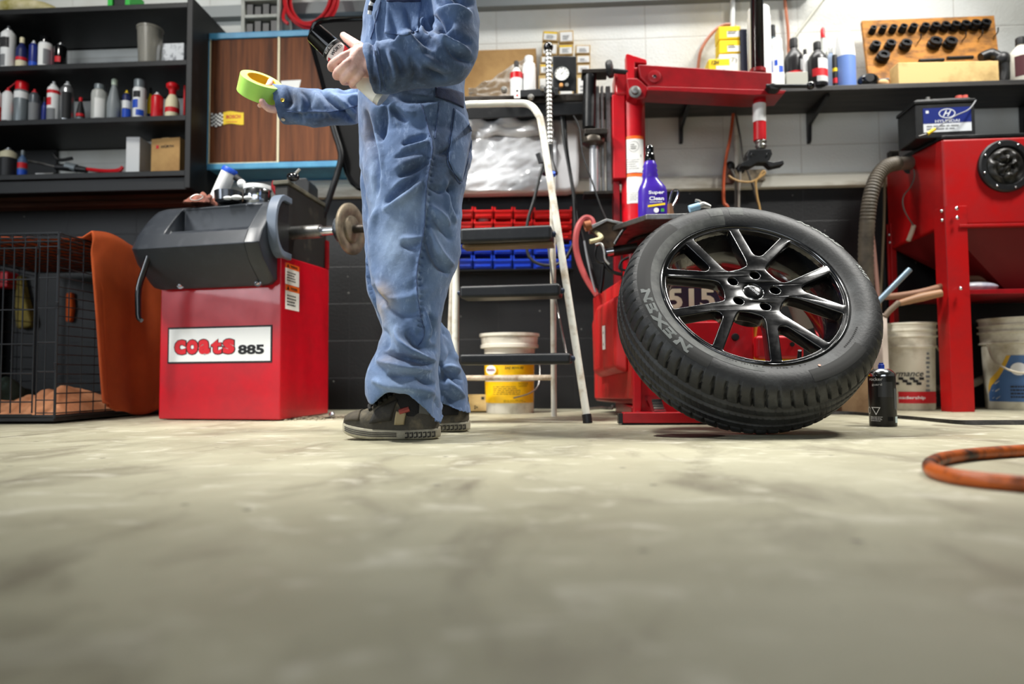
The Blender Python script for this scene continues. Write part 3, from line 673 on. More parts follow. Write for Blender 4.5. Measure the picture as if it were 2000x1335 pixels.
# spindle
ys_ = BY + .07
zsp = P(600, 455, ys_).z; xa = P(560, 455, ys_).x
ax = (fdir + Vector((0, -.10, 0))).normalized()
def sp(x): return Vector((P(x, 455, ys_).x, ys_ - (P(x, 455, ys_).x - xa) * .2, zsp - (x - 560) * .000))
M().cyl(sp(545), sp(632), .0265, n=24).build('spindle_tube', STL, t)
M().cyl(sp(628), sp(668), .018, n=20).build('shaft', CHR, t)
M().lathe([(0, 0), (.02, 0), (.028, .012), (.05, .022), (.053, .03), (.053, .062), (.05, .066), (0, .066)], sp(660), ax, 26).build('cone', mat('scuffed_steel', (118, 124, 130), .4, .8, col2=(52, 54, 58), vs=22, lo=.45, hi=.6), t)
fl_ = M().lathe([(0, 0), (.098, 0), (.101, .004), (.101, .012), (.094, .016), (.07, .013), (.052, .008), (.05, .018), (.03, .022), (0, .022)], sp(690), ax, 40).build('flange_disc', mat('worn_bronze_disc', (150, 138, 118), .5, .6, col2=(92, 84, 72), vs=12), t)
M().cyl(sp(698), sp(726), .017, n=18).build('shaft_end', DST, t)
# brake lever on the left
lv = [P(x, y, BY - .1) for x, y in ((298, 478), (284, 520), (271, 562), (270, 600), (271, 620), (277, 626))]
M().tube(lv, [.011, .0115, .012, .011, .010, .008], 10, sub=3).build('lever', BLKG, t)
# wheel guard and its arm
GY = BY + .42
out = [(608, 64), (614, 48), (626, 40), (650, 37), (800, 32), (800, 372), (716, 374), (700, 368), (688, 358), (678, 340), (666, 300), (650, 240), (640, 205), (626, 150), (606, 78)]
gp = [P(x, y, GY) for x, y in out]
g_ = M().prism(gp, (0, .05, 0)).build('wheel_guard', mat('guard_plastic', (4, 4, 5), .6, spec=.15, col2=(8, 8, 9), vs=12), t, bevel=.014, seg=3)
m = M(); m.tube([p + Vector((0, -.006, 0)) for p in gp] + [gp[0] + Vector((0, -.006, 0))], .009, 8, sub=1); m.build('guard_rim', BLKG, g_)
m = M(); m.tube([P(x, y, GY - .03) for x, y in ((640, 214), (655, 262), (666, 302), (660, 335), (648, 372), (631, 420), (616, 455), (600, 470))], .0145, 10, sub=5)
m.build('guard_arm', BLKM, t)
# sign and warning labels
wn = (FR - FL).normalized()
def fp(x, y):
    "front panel point"
    d = P(x, y, 2.6) - CAMO; nf = Vector((fdir.y, -fdir.x, 0)); k = (FL - CAMO).dot(nf) / d.dot(nf); return CAMO + d * k
def sp2(x, y):
    d = P(x, y, 2.6) - CAMO; nf = Vector((ddir.y, -ddir.x, 0)); k = (FR - CAMO).dot(nf) / d.dot(nf); return CAMO + d * k
c = (fp(328, 640) + fp(532, 707)) / 2; w = (fp(532, 672) - fp(328, 672)).length; h = (fp(430, 637) - fp(430, 709)).length
m = M(); plate(m, c, fdir, Z, w, h, .0015, 0); plate(m, c, fdir, Z, w - .014, h - .014, .0022, 1)
tc_ = fp(400, 677)
COATS = [(341.5, 460)]
for k_, ch in enumerate('coats'):
    for hh, ww, mi_, bo_, li_ in ((.064, w * .128, 2, .075, .003), (.057, w * .110, 3, .05, .0036)): txt(m, ch, fp(400, 677) + fdir * (k_ - 2) * w * .117, fdir, Z, hh, ww * (.9 if ch == 't' else 1), mi_, bold=bo_, lift=li_)
txt(m, '885', fp(491, 682), fdir, Z, .037, w * .245, 2, bold=.045, lift=.003)
o = m.build('sign_plate', [INK, WHT, INK, INKR], t); o['label'] = 'white sign with red and black lettering'
for y0_, y1_ in ((514, 555), (556, 603)):
    c = (sp2(557, y0_ + 2) + sp2(584, y1_ + 2)) / 2; w = (sp2(584, y0_) - sp2(557, y0_)).length * .98; h = (sp2(570, y0_) - sp2(570, y1_)).length
    m = M(); plate(m, c, ddir, Z, w, h, .001, 0); plate(m, c + Z * h * .38, ddir, Z, w, h * .24, .0016, 1)
    lines(m, c - Z * h * .12, ddir, Z, w * .8, h * .5, 4, 2, .0016)
    txt(m, 'WARNING', c + Z * h * .38 + ddir * w * .1, ddir, Z, h * .12, w * .5, 2, bold=.03, lift=.0022)
    q = c + Z * h * .38 - ddir * w * .34; m.add([q + ddir * a * w + Z * b_ * h + Vector((.0022, 0, 0)) for a, b_ in ((-.09, -.08), (.09, -.08), (0, .09))], [(0, 1, 2)], 2)
    o = m.build('warning_label', [PAP, ORG, INK], t); o['label'] = 'orange and white warning label'
# ------------------------------------------------------------------ things lying on the balancer
hz0 = ztop + .003; ty = BY + .055
def top(x, y=388, d=0): q = P(x, y, ty + d); return Vector((q.x, ty + d, hz0))
t = thing('spray_can', 'white aerosol with blue rim leaning over on top of the wheel balancer', 'spray can', top(428))
a = P(421, 378, ty + .04); a.z = hz0 + .028; b_ = P(449, 333, ty + .03)
d_ = (b_ - a).normalized()
L_ = (b_ - a).length
M().lathe([(0, 0), (.029, 0), (.03, .004), (.03, L_ - .01), (.0, L_ - .01)], a, d_, 24).build('body', WHT, t)
M().lathe([(.0, L_ - .01), (.031, L_ - .01), (.032, L_ + .002), (.028, L_ + .01), (0, L_ + .012)], a, d_, 24).build('rim', BLUE, t)
q = b_ + Vector((.028, -.008, -.03)); M().cyl(q, q + Vector((.03, 0, -.022)), .014, .011).build('nozzle', INK, t)
q = q + Vector((.03, -.01, -.03)); M().sphere(q, .017, 12, 8).build('knob', WHT, t)
t = thing('cone_cup', 'dark steel centring cup beside the leaning white aerosol', 'cup', top(446, d=-.03))
M().lathe([(0, 0), (.034, 0), (.05, .012), (.053, .05), (.047, .05), (.044, .014), (0, .012)], t.location, n=28).build('body', mat('dark_polished_steel', (84, 86, 90), .25, .9), t)
t = thing('centring_ring', 'shiny steel centring ring with white top on the wheel balancer', 'ring', top(503, d=0.01))
M().lathe([(0, 0), (.05, 0), (.053, .004), (.053, .06), (.05, .066), (0, .066)], t.location, n=32).build('body', CHR, t)
M().lathe([(.02, .066), (.054, .066), (.054, .082), (.02, .082)], t.location, n=32).build('top_rim', WHT, t)
for i, (x, r_) in enumerate(((445, .014), (462, .017), (484, .013))):
    tag(M().sphere(top(x, d=-.1) + Z * r_ * .5, r_, 10, 6, sc=(1.3, .9, .55)).build('crumpled_tissue', PAP), ['scrap of white tissue before the dark steel cup', 'biggest scrap of white tissue on the balancer', 'scrap of white tissue before the steel ring'][i], 'tissue', 'white tissue scraps on the balancer')
t = thing('pliers', 'wheel weight pliers with dark red handles standing on the balancer', 'pliers', top(546, d=.02))
for s_ in (-1, 1):
    M().tube([P(546 + s_ * 4, 384, ty + .02), P(546 + s_ * 12, 366, ty + .02), P(546 + s_ * 11, 353, ty + .02)], [.006, .008, .006], 8).build('handle', mat('dark_red_grip', (130, 16, 24), .35), t)
q = P(546, 386, ty + .02); M().cbox((q.x, q.y, hz0 + .012), (.03, .018, .024)).build('jaws', CHR, t, bevel=.004)
t = thing('display_box', 'black sloped plastic box at right end of the balancer top', 'box', top(590, d=.2))
zc_ = hz0
q0 = P(570, 384, ty + .2); q1 = P(603, 384, ty + .2); zz0 = zh + .018
t.location.z = zz0
m = M(); m.prism([Vector((q0.x, q0.y, zz0)), Vector((q1.x, q0.y, zz0)), P(603, 356, ty + .2), P(597, 347, ty + .2), P(578, 348, ty + .2)], (0, .12, 0)); m.build('body', BLK, t, bevel=.004)
t = thing('round_knob', 'small black toggle knob lying near the sloped black box', 'knob', top(572, d=-.02) + Z * (zh + .018 - hz0))
M().sphere(t.location + Vector((0, 0, .018)), .022, 14, 10, sc=(1.2, .8, .8)).build('body', BLKG, t); M().cyl(t.location + Vector((0, 0, .02)), t.location + Vector((.03, -.01, .045)), .006).build('stem', ALU, t)
heap('rag', 'crumpled reddish brown rag at left end of the balancer top', 'rag', (top(400).x, ty - .02, hz0), .045, .04, .05, mat('brown_rag', (146, 92, 76), .9, col2=(96, 58, 50), vs=30), 3.2)
m = M(); c = top(384, d=-.1) + Z * .012
m.tube([c + Vector((.024 * math.cos(k * PI / 8), .01 * math.sin(k * PI / 8), .014 * math.sin(k * PI / 8))) for k in range(17)], .0022, 6, sub=2); tag(m.build('key_ring', STL), 'thin steel ring at left end of the balancer top', 'ring')
# sweepings on the floor beside the balancer
m = M(); r2 = random.Random(5)
for i in range(420):
    x = FR.x + .01 + r2.random() ** 1.5 * .42; y = FR.y + .12 + r2.gauss(0, .06) + (x - FR.x) * .5; s_ = r2.uniform(.002, .008)
    if x < BR.x + .03 and y > FR.y - .02 and x < FR.x + .012: continue
    m.sphere((x, y, s_ * .3), s_, 5, 3, mi=r2.choice((0, 0, 0, 1)), sc=(1, 1, .5))
o = m.build('floor_sweepings', [mat('grey_grit', (150, 140, 118), .9), mat('dark_grit', (52, 48, 42), .9)]); tag(o, 'scatter of grey grit swept against the balancer foot', 'grit', kind='stuff')
tag(M().sphere((P(648, 812, 2.75).x, 2.75, .012), .013, 10, 6).build('glass_marble', mat('shiny_foil', (200, 206, 212), .15, .9)), 'small shiny foil ball on the floor right of the balancer', 'foil')
# ------------------------------------------------------------------ step ladder
def ip(a, b, y): k = (y - a[1]) / (b[1] - a[1]); return a[0] + (b[0] - a[0]) * k
LF, RF = PZ(888, 825), PZ(1148, 826)
HT = P(1000, 204, 2.62).z
LADW = mat('white_ladder_paint', (222, 220, 208), .45, col2=(176, 158, 132), vs=16, lo=.5, hi=.72)
STEP = mat('black_step_plastic', (20, 22, 25), .45, col2=(40, 42, 44), vs=26, lo=.55, hi=.8)
t = thing('step_ladder', 'white metal step ladder with black treads behind the man', 'ladder', (LF + RF) / 2)
def rail(foot, ptop, Yt): q = P(ptop[0], ptop[1], Yt); return foot, q
Lt = P(893, 245, 2.58); Rt = P(1059, 252, 2.55)
def railpt(f, q, z): k = (z - f.z) / (q.z - f.z); return f + (q - f) * k
Ltop = P(905, 206, 2.585); Rtop = P(1032, 204, 2.57)
m = M()
m.tube([LF, railpt(LF, Lt, .4), railpt(LF, Lt, .8), Lt, P(896, 225, 2.58), Ltop, P(950, 203, 2.58), P(1000, 202, 2.575), Rtop, P(1050, 222, 2.555), Rt, railpt(RF, Rt, .8), railpt(RF, Rt, .4), RF], .0135, 12, sub=6)
m.build('front_frame', LADW, t)
for f, q in ((LF, Lt), (RF, Rt)): M().cyl(f, railpt(f, q, .03), .0165, n=14).build('foot', BLK, t)
RRf = PZ(1082, 813); RLf = PZ(872, 806)
RRt = P(1079, 346, 2.62); RLt = P(893, 350, 2.8)
m = M(); m.tube([RRf, RRt], .0115, 10, sub=1); o = m.build('rear_leg', LADW, t)
M().tube([RLf, RLt], .0115, 10, sub=1).build('rear_leg', LADW, t)
M().tube([railpt(RLf, RLt, P(900, 738, 2.8).z), railpt(RRf, RRt, P(1075, 737, 2.75).z)], .0115, 8, sub=1).build('crossbar', mat('rusty_white_bar', (196, 184, 164), .6, col2=(140, 112, 84), vs=22), t)
M().tube([RRt + Vector((0, -.02, 0)), RRt + Vector((0, -.03, .01))], .012, 8, sub=1).build('hinge_pin', BLUE, t)
for y, hgt, dep in ((440, 31, .13), (556, 26, .12), (690, 22, .12)):
    za = P(1080, y + hgt / 2, 2.47).z; a = railpt(LF, Lt, za); b_ = railpt(RF, Rt, za); d_ = (b_ - a).normalized(); nrm = Vector((-d_.y, d_.x, 0)).normalized()
    h = hgt * S(2.45) * .95; q0 = a + d_ * .022; q1 = b_ - d_ * .022
    m = M(); f0 = -.045
    m.hexa([q0 + nrm * f0 - Z * h / 2, q1 + nrm * f0 - Z * h / 2, q1 + nrm * (f0 + dep) - Z * h / 2, q0 + nrm * (f0 + dep) - Z * h / 2, q0 + nrm * f0 + Z * h / 2, q1 + nrm * f0 + Z * h / 2, q1 + nrm * (f0 + dep) + Z * h / 2, q0 + nrm * (f0 + dep) + Z * h / 2])
    st = m.build('step', STEP, t, bevel=.012, seg=3)
    for e, s_ in ((a, 1), (b_, -1)): M().cyl(e + d_ * s_ * .004, e + d_ * s_ * .03, .011, n=12).build('step_pin', mat('blue_black_pin', (26, 40, 66), .4), st)
    if y == 440:
        M().hexa([q0 + nrm * .0 - Z * (h / 2 + .010), q1 - Z * (h / 2 + .010), q1 + nrm * .08 - Z * (h / 2 + .010), q0 + nrm * .08 - Z * (h / 2 + .010), q0 - Z * h / 2, q1 - Z * h / 2, q1 + nrm * .08 - Z * h / 2, q0 + nrm * .08 - Z * h / 2]).build('step_bracket', mat('brown_bracket', (120, 98, 66), .5, .5), st)
M().tube([P(1069, 470, 2.62), P(1081, 562, 2.66), P(1106, 690, 2.5)], .004, 6, sub=1).build('brace_rod', ALU, t)

# ------------------------------------------------------------------ yellow oil pail and small carton
pc = PZ(993, 808); pc = Vector((pc.x, pc.y + .11, 0)); sP = S(pc.y); R1 = 58.5 * sP; R0 = 46 * sP; hp = P(993, 652, pc.y).z
t = thing('oil_pail', 'white pail with yellow oil label standing behind the ladder', 'pail', pc)
f = lambda z: R0 + (50 - 46) * sP * z / hp
M().lathe([(0, 0), (R0 * .97, 0), (R0, .006), (f(hp * .7), hp * .70), (f(hp * .7) + .008, hp * .705), (f(hp * .7) + .008, hp * .73), (f(hp * .8), hp * .735), (f(hp * .8), hp * .81), (R1 * .97, hp * .82), (R1 * .97, hp * .86), (R1 * .93, hp * .865), (R1 * .95, hp * .96), (R1, hp * .965), (R1, hp), (R1 * .93, hp), (R1 * .9, hp * .9), (0, hp * .88)], pc, n=44).build('body', OFFW, t)
za = P(993, 787, pc.y - .11).z; zb2 = P(993, 712, pc.y - .11).z; zmid = P(993, 742, pc.y - .11).z
m = M(); rl = f(za) + .002
YL = mat('yellow_pail_label', (246, 196, 8), .45, col2=(226, 170, 8), vs=8)
for a_, b_ in ((za, zmid - .006), (zmid + .004, hp * .695)): m.lathe([(f(a_) + .0015, a_), (f(b_) + .0015, b_)], pc, n=30, a0=PI * 1.04, a1=PI * 1.93)
def pail_at(px, py):
    th = (P(px, py, pc.y - rl).x - pc.x) / rl; z = P(px, py, pc.y - rl).z
    return Vector((pc.x + rl * math.sin(th), pc.y - rl * math.cos(th), z)), Vector((math.cos(th), math.sin(th), 0))
c, r_ = pail_at(1004, 718); txt(m, 'SAE 80W-90', c, r_, Z, .0115, .085, 1, bold=.02, shear=.2, wrap=rl, lift=.009)
c, r_ = pail_at(990, 709.5); txt(m, 'BTB', c, r_, Z, .009, .03, 1, bold=.02, shear=.2, wrap=rl, lift=.009)
for x, y, w, h, n in ((990, 762, .12, .04, 5), (1022, 751, .05, .02, 3), (1005, 783, .1, .012, 2)): c, r_ = pail_at(x, y); lines(m, c, r_, Z, w, h, n, 1, .006, .3)
c, r_ = pail_at(958, 722)
def oval(c, r_, w, h, mi, l): nn = Vector((r_.y, -r_.x, 0)); m.add([c + r_ * w * math.cos(k * PI / 12) + Z * h * math.sin(k * PI / 12) + nn * l for k in range(24)], [tuple(range(24))], mi)
oval(c, r_, .034, .026, 2, .009); oval(c, r_, .03, .021, 3, .0095); txt(m, 'PENNZOIL', c, r_, Z, .009, .048, 4, bold=.03, lift=.0105)
o = m.build('printed_label', [YL, INK, YEL, mat('label_pale', (226, 226, 230), .5), mat('maroon_ink', (130, 24, 54), .5)], t); o['label'] = 'yellow paper label with oval oil badge'
m = M(); e0 = pc + Vector((f(hp * .72) + .012, -.02, hp * .72)); m.tube([e0, e0 + Vector((.012, -.03, -.06)), e0 + Vector((.006, -.07, -.13)), e0 + Vector((-.03, -.11, -.165)), e0 + Vector((-.1, -.14, -.185))], .003, 6); m.build('handle', STL, t)
T_ = Matrix.Translation(PZ(931, 806) + Vector((0, .035, 0))) @ Matrix.Rotation(-.1, 4, 'Z') @ Matrix.Rotation(-.16, 4, 'X')
t = thing('small_carton', 'small tan carton with printed marks leaning on the yellow pail', 'box', T_.translation)
w, h = 44 * S(2.9), 37 * S(2.9)
M().box(-w / 2, -.02, 0.004, w / 2, .02, h, T=T_).build('carton', TAN, t, bevel=.003)
m = M(); R3 = T_.to_3x3(); plate(m, T_ @ Vector((w * .28, -.0205, h * .78)), R3 @ X, R3 @ Z, .014, .013, .001); 
for k in range(3):
    a = k * 2 * PI / 3; q = T_ @ Vector((-w * .05 + .006 * math.cos(a), -.0215, h * .27 + .006 * math.sin(a))); m.sphere(q, .0034, 6, 4)
m.build('printed_mark', INK, t)

# ------------------------------------------------------------------ coloured storage bins on the wall
BX = [886, 925, 964, 1002.5, 1041.5, 1118]
byd = WY - .0305
t = thing('bin_rail', 'black wall panel carrying the red and blue storage bins', 'rail', (P(1000, 460, WY).x, WY - .02, P(1000, 528, WY).z))
M().box(P(846, 500, WY).x, WY - .03, P(1000, 530, WY).z, P(1120, 500, WY).x, WY - .001, P(1000, 400, WY).z).build('panel', BLKM, t)
BINR = mat('red_bin_plastic', (214, 16, 14), .32); BINB = mat('blue_bin_plastic', (10, 60, 196), .32)
m = M(); q_ = P(1000, 524.5, byd - .1); m.box(P(846, 500, WY).x, byd - .1, q_.z - .006, P(1117, 524, byd - .1).x, WY - .03, q_.z - .001); m.build('support_lip', BLKM, t)
LAB = ['over the ladder', 'beside the man', 'second from the man', 'in the middle', 'second from the right', 'at the right end']
rows = [(403, 425, 0, 'top red row of wall bins'), (427, 447, 0, 'middle red row of wall bins'), (450, 467, 0, 'lowest red row of wall bins'), (470, 495, 1, 'upper blue row of wall bins'), (497, 524, 1, 'lower blue row of wall bins')]
protos = {}
def mkbin(x0, x1, y0, y1, col, lab, grp):
    yb, yf = byd, byd - .1
    a = P(x0, y1, yf); b_ = P(x1, y0, yf); x0_, x1_, z0_, z1_ = a.x + .003, b_.x - .003, a.z, b_.z; w = x1_ - x0_; h = z1_ - z0_; th = .004
    t = thing('storage_bin', lab, 'bin', ((x0_ + x1_) / 2, (yb + yf) / 2, z0_), grp)
    m = M()
    m.hexa([(x0_, yf + .012, z0_), (x1_, yf + .012, z0_), (x1_, yb, z0_), (x0_, yb, z0_), (x0_, yf + .012, z0_ + th), (x1_, yf + .012, z0_ + th), (x1_, yb, z0_ + th), (x0_, yb, z0_ + th)])
    m.hexa([(x0_, yf + .012, z0_), (x1_, yf + .012, z0_), (x1_, yf + .016, z0_), (x0_, yf + .016, z0_), (x0_, yf, z0_ + h * .62), (x1_, yf, z0_ + h * .62), (x1_, yf + .004, z0_ + h * .62), (x0_, yf + .004, z0_ + h * .62)])
    m.box(x0_, yb - th, z0_, x1_, yb, z1_)
    for xx in (x0_, x1_ - th): m.prism([(xx, yf + .012, z0_), (xx, yb, z0_), (xx, yb, z1_), (xx, yf + .045, z1_), (xx, yf + .02, z0_ + h * .62), (xx, yf, z0_ + h * .62)], (th, 0, 0))
    for xx in (x0_, x1_ - .007): m.box(xx, yf, z0_ + h * .6, xx + .007, yf + .03, z0_ + h * .98)
    m.build('body', col, t)
    M().box(x0_ - .001, yf - .006, z0_ + h * .52, x1_ + .001, yf + .006, z0_ + h * .68).build('front_lip', col, t, bevel=.002)
    M().box(x0_ + w * .08, yf + .0, z0_ + h * .12, x1_ - w * .08, yf + .012, z0_ + h * .3).build('label_ledge', col, t, bevel=.002)
    return t
for r, (y0, y1, cidx, rn) in enumerate(rows):
    for k in range(5):
        pos = ['left end', 'second from left', 'third from left', 'fourth from left', 'wide one'][k]
        dx = 3.4 * ((y0 - 403) / 60.) * .3
        nm = ('red' if not cidx else 'blue')
        mkbin(BX[k] - dx, BX[k + 1] - dx, y0, y1, BINB if cidx else BINR, f'{nm} storage bin, {pos} of the {rn}', f'{nm} storage bins on the wall')
tag(M().sphere(P(945, 428, byd - .05), .03, 10, 6, sc=(1, .8, .5)).build('plastic_bag', mat('thin_clear_bag', (220, 222, 224), .2, trans=.3)), 'scrap of clear plastic bag in the second bin of the middle red row', 'bag')

# ------------------------------------------------------------------ plastic wrapped white panel leaning on the wall ledge
WRAP = mat('plastic_wrap', (222, 224, 228), .16, bump=.5, bs=9, coat=.5, col2=(196, 198, 202), vs=5)
yp = WY - .13
def wr(x, y, yo=0): return P(x, y, yp + yo)
out = [(850, 236), (1090, 232), (1120, 234), (1131, 246), (1132, 300), (1130, 352), (1124, 368), (1108, 373), (850, 378)]
t = thing('wrapped_panel', 'white padded panel wrapped in shiny clear plastic above the bins', 'panel', wr(1000, 376, .05))
M().prism([wr(*q) for q in out], (0, .1, 0)).build('pad', mat('white_pad', (226, 226, 228), .5), t, bevel=.02, seg=3)
def sheet(u, v):
    x = 850 + 236 * u; y = 268 + 104 * v; p = wr(x, y, -.012)
    n = noise.noise(Vector((u * 7, v * 4, 1))) + .6 * noise.noise(Vector((u * 16 + v * 9, v * 9, 5))); r_ = abs(math.sin((u * 9 + v * 5) + 3 * noise.noise(Vector((u * 3, v * 3, 9)))))
    return p + Vector((0, -.012 * n - .008 * r_, 0))
M().grid(sheet, 70, 34).build('plastic_film', WRAP, t)
def roll(u, v):
    x = 850 + 230 * u; a = PI * (.15 + 1.25 * v); c = wr(x, 250, -.012)
    n = noise.noise(Vector((u * 6, v * 5, 2))) * .02 + .012 * math.sin(u * 22 + v * 7 + 2 * noise.noise(Vector((u * 4, v, 3))))
    return c + Vector((0, -(.035 + n) * math.sin(a), (.042 + n) * math.cos(a)))
M().grid(roll, 80, 24).build('folded_wrap', WRAP, t)

# ------------------------------------------------------------------ long wall shelf on the right
RY = 3.14
zs = P(1700, 164, RY).z; sx0, sx1 = P(890, 190, RY).x, 3.2
t = thing('long_shelf', 'long dark board shelf on black brackets along the white wall', 'shelf', ((sx0 + sx1) / 2, WY - .14, zs - .03))
M().box(sx0, RY, zs - .024, sx1, WY, zs).build('shelf_board', mat('dark_shelf_board', (38, 37, 37), .55, col2=(58, 56, 54), vs=7, stretch=(.5, 4, 4)), t, bevel=.003)
for x in (1328, 1577, 1992):
    p = P(x, 215, WY); w = .018
    m = M(); m.prism([(p.x - w / 2, WY - .012, zs - .025), (p.x - w / 2, RY + .03, zs - .025), (p.x - w / 2, RY + .03, zs - .04), (p.x - w / 2, WY - .03, zs - .09), (p.x - w / 2, WY - .02, P(x, 278, WY).z), (p.x - w / 2, WY - .001, P(x, 282, WY).z), (p.x - w / 2, WY - .001, zs - .025)], (w, 0, 0)); m.build('bracket', BLKM, t, bevel=.002)
yi2 = RY + .08
def zat(y, Y=yi2): return P(1000, y, Y).z
# left group on the shelf : cardboard, bag, white bottles, labelled small boxes
p0 = P(925, 96, yi2 + .12); p1 = P(1047, 92, yi2 + .12)
tag(M().box(p0.x - .1, yi2 + .13, zs, p1.x, yi2 + .19, p1.z).build('cardboard_box', CARD, bevel=.003), 'flat brown cardboard box on the long shelf beside the mans elbow', 'box')
def bag(u, v):
    x = 915 + (1030 - 915) * u; yt = 170 - 72 * max(0, (u - .1)) ** 1.1; y = yt + (186 - yt) * v; p = P(x, y, yi2 + .02)
    n = noise.noise(Vector((u * 6, v * 5, 4))); return p + Vector((0, .02 - .025 * n - .015 * abs(math.sin(u * 8 - v * 7)), 0))
tag(M().grid(bag, 40, 24).build('clear_bag', mat('cloudy_bag_film', (206, 206, 202), .25, trans=.5, alpha=.55), solid=.002), 'crumpled cloudy plastic bag before the brown cardboard box', 'bag')
pxvessel(996, 1021, 120, zs, yi2 - .03, 'bottle', 'white bottle with red shoulder left of the plain white one', 'bottle', 'bottle', WHT, mat('dark_spout', (46, 42, 40), .5), [(.52, .68, REDP)])
pxvessel(1020, 1046, 111, zs, yi2 - .02, 'bottle', 'plain white bottle with white cap on the shelf behind the ladder', 'bottle', 'jar', WHT, WHT, [(.05, .12, INKR)])
def smallbox(x0, x1, y0, y1, Y, lab, yel, tilt=0.0, body=None):
    a = P(x0, y1, Y); b_ = P(x1, y0, Y); w, h = b_.x - a.x, b_.z - a.z
    T_ = Matrix.Translation(((a.x + b_.x) / 2, Y + .05, (a.z + b_.z) / 2)) @ Matrix.Rotation(tilt, 4, 'Y')
    t = thing('parts_box', lab, 'box', T_.translation - Z * h / 2, 'small labelled parts boxes on the long shelf')
    M().box(-w / 2, -.05, -h / 2, w / 2, .05, h / 2, T=T_).build('carton', body or TAN, t, bevel=.002)
    m = M(); R3 = T_.to_3x3(); c = T_ @ Vector((.0, -.0505, 0)); plate(m, c, R3 @ X, R3 @ Z, w * .84, h * .74, .001, 0)
    if yel: plate(m, T_ @ Vector((0, -.0505, h * .3)), R3 @ X, R3 @ Z, w * .84, h * .14, .0014, 1)
    lines(m, T_ @ Vector((0, -.0515, -h * .08)), R3 @ X, R3 @ Z, w * .5, h * .4, 3, 2)
    m.build('paper_label', [PAP, YEL, INKG], t); return t
smallbox(1060, 1090, 60, 81, yi2 + .09, 'small box with yellow striped label tilted at top of left stack', 1, .09)
smallbox(1059, 1089, 83, 108, yi2 + .09, 'small box behind the black knob in the left stack', 0, .06)
smallbox(1056, 1086, 109, 123, yi2 + .09, 'third box down in the left stack behind the silver hose', 0)
smallbox(1054, 1085, 124, 145, yi2 + .09, 'yellow striped box low in the left stack', 1)
smallbox(1052, 1085, 146, 199, yi2 + .09, 'bottom box of the left stack of small boxes', 0)
smallbox(1092, 1120, 59, 84, yi2 + .09, 'small box at top of the middle stack above the gauge', 0, -.02)
smallbox(1091, 1119, 86, 108, yi2 + .09, 'yellow striped box just above the gauge box', 1)
smallbox(1124, 1153, 87, 106, yi2 + .09, 'small dark edged box at top of the right stack', 0, .03)
smallbox(1126, 1153, 107, 124, yi2 + .09, 'second box in the right stack beside the gauge box', 0)
smallbox(1127, 1153, 125, 144, yi2 + .09, 'third box in the right stack beside the gauge box', 0)
smallbox(1127, 1153, 145, 199, yi2 + .09, 'bottom box in the right stack beside the gauge box', 0)
smallbox(1092, 1119, 109, 199, yi2 + .09, 'tall parts box hidden behind the black gauge box', 0)

# ------------------------------------------------------------------ bead press tower with gauge and flexible hose
TY = 2.95
t = thing('press_tower', 'black and chrome press tower with gauge box and flexible silver hose', 'press', P(1165, 376, TY))
def tp(x, y, o=0): return P(x, y, TY + o)
M().cyl(tp(1150, 250), tp(1152, 141), .029, n=24).build('cylinder', BLKM, t)
M().box(tp(1136, 150).x, TY - .03, tp(1150, 148).z, tp(1186, 150).x, TY + .05, tp(1150, 140).z).build('top_cap', DST, t, bevel=.003)
M().lathe([(0, 0), (.034, 0), (.05, .012), (.052, .03), (.046, .04), (.03, .046), (0, .046)], tp(1158, 286), n=26).build('collar', mat('brown_grey_collar', (72, 66, 58), .4, .5), t)
M().box(tp(1140, 285).x, TY - .05, tp(1150, 270).z, tp(1186, 285).x, TY + .06, tp(1150, 258).z).build('clamp_plate', DST, t, bevel=.006)
M().cyl(tp(1160, 376), tp(1160, 284), .0185, n=24).build('chrome_rod', mat('bright_rod', (226, 228, 232), .3, .85), t)
for x, w in ((1170, .016), (1179, .012), (1191, .02)):
    M().box(tp(x, 300).x - w / 2, TY + .04, tp(x, 380).z, tp(x, 300).x + w / 2, TY + .075, tp(x, 160).z).build('guide_rail', ALU if x < 1185 else STL, t, bevel=.002)
M().box(tp(1140, 380).x, TY - .02, tp(1160, 381).z, tp(1197, 380).x, TY + .07, tp(1160, 375).z).build('foot_plate', DST, t, bevel=.002)
bm_ = M(); bm_.hexa([tp(880, 235), tp(1150, 223), tp(1150, 223, .07), tp(880, 235, .07), tp(880, 208), tp(1150, 198), tp(1150, 198, .07), tp(880, 208, .07)]); bm_.build('beam', BLKM, t, bevel=.006, seg=3)
M().hexa([tp(905, 202), tp(1145, 196), tp(1145, 196, .1), tp(905, 202, .1), tp(905, 188), tp(1145, 184), tp(1145, 184, .1), tp(905, 188, .1)]).build('tray', DST, t, bevel=.003)
M().hexa([tp(1012, 190, -.03), tp(1090, 186, -.03), tp(1090, 186, .0), tp(1012, 190, .0), tp(1012, 176, -.03), tp(1090, 171, -.03), tp(1090, 171, 0), tp(1012, 176, 0)]).build('control_bar', BLK, t, bevel=.003)
m = M(); plate(m, tp(1010, 182, -.031), X, Z, 12 * S(TY), 20 * S(TY), .001, 0)
for y, k in ((177, 1), (186, 2)): m.sphere(tp(1010, y, -.033), .005, 8, 6, mi=k, sc=(1, .3, 1))
m.build('switch_label', [PAP, INK, INKR], t)
for x, y in ((985, 178), (1060, 175), (1037, 193)): M().lathe([(0, 0), (.012, 0), (.014, -.02), (.007, -.03), (0, -.03)], tp(x, y, -.02), axis=(0, 1, 0), n=12).build('fitting', ALU, t)
gb = M(); gb.hexa([tp(1079, 178), tp(1126, 178), tp(1126, 178, .08), tp(1079, 178, .08), tp(1079, 109), tp(1126, 110), tp(1126, 110, .08), tp(1079, 109, .08)]); g = gb.build('gauge_box', BLK, t, bevel=.004)
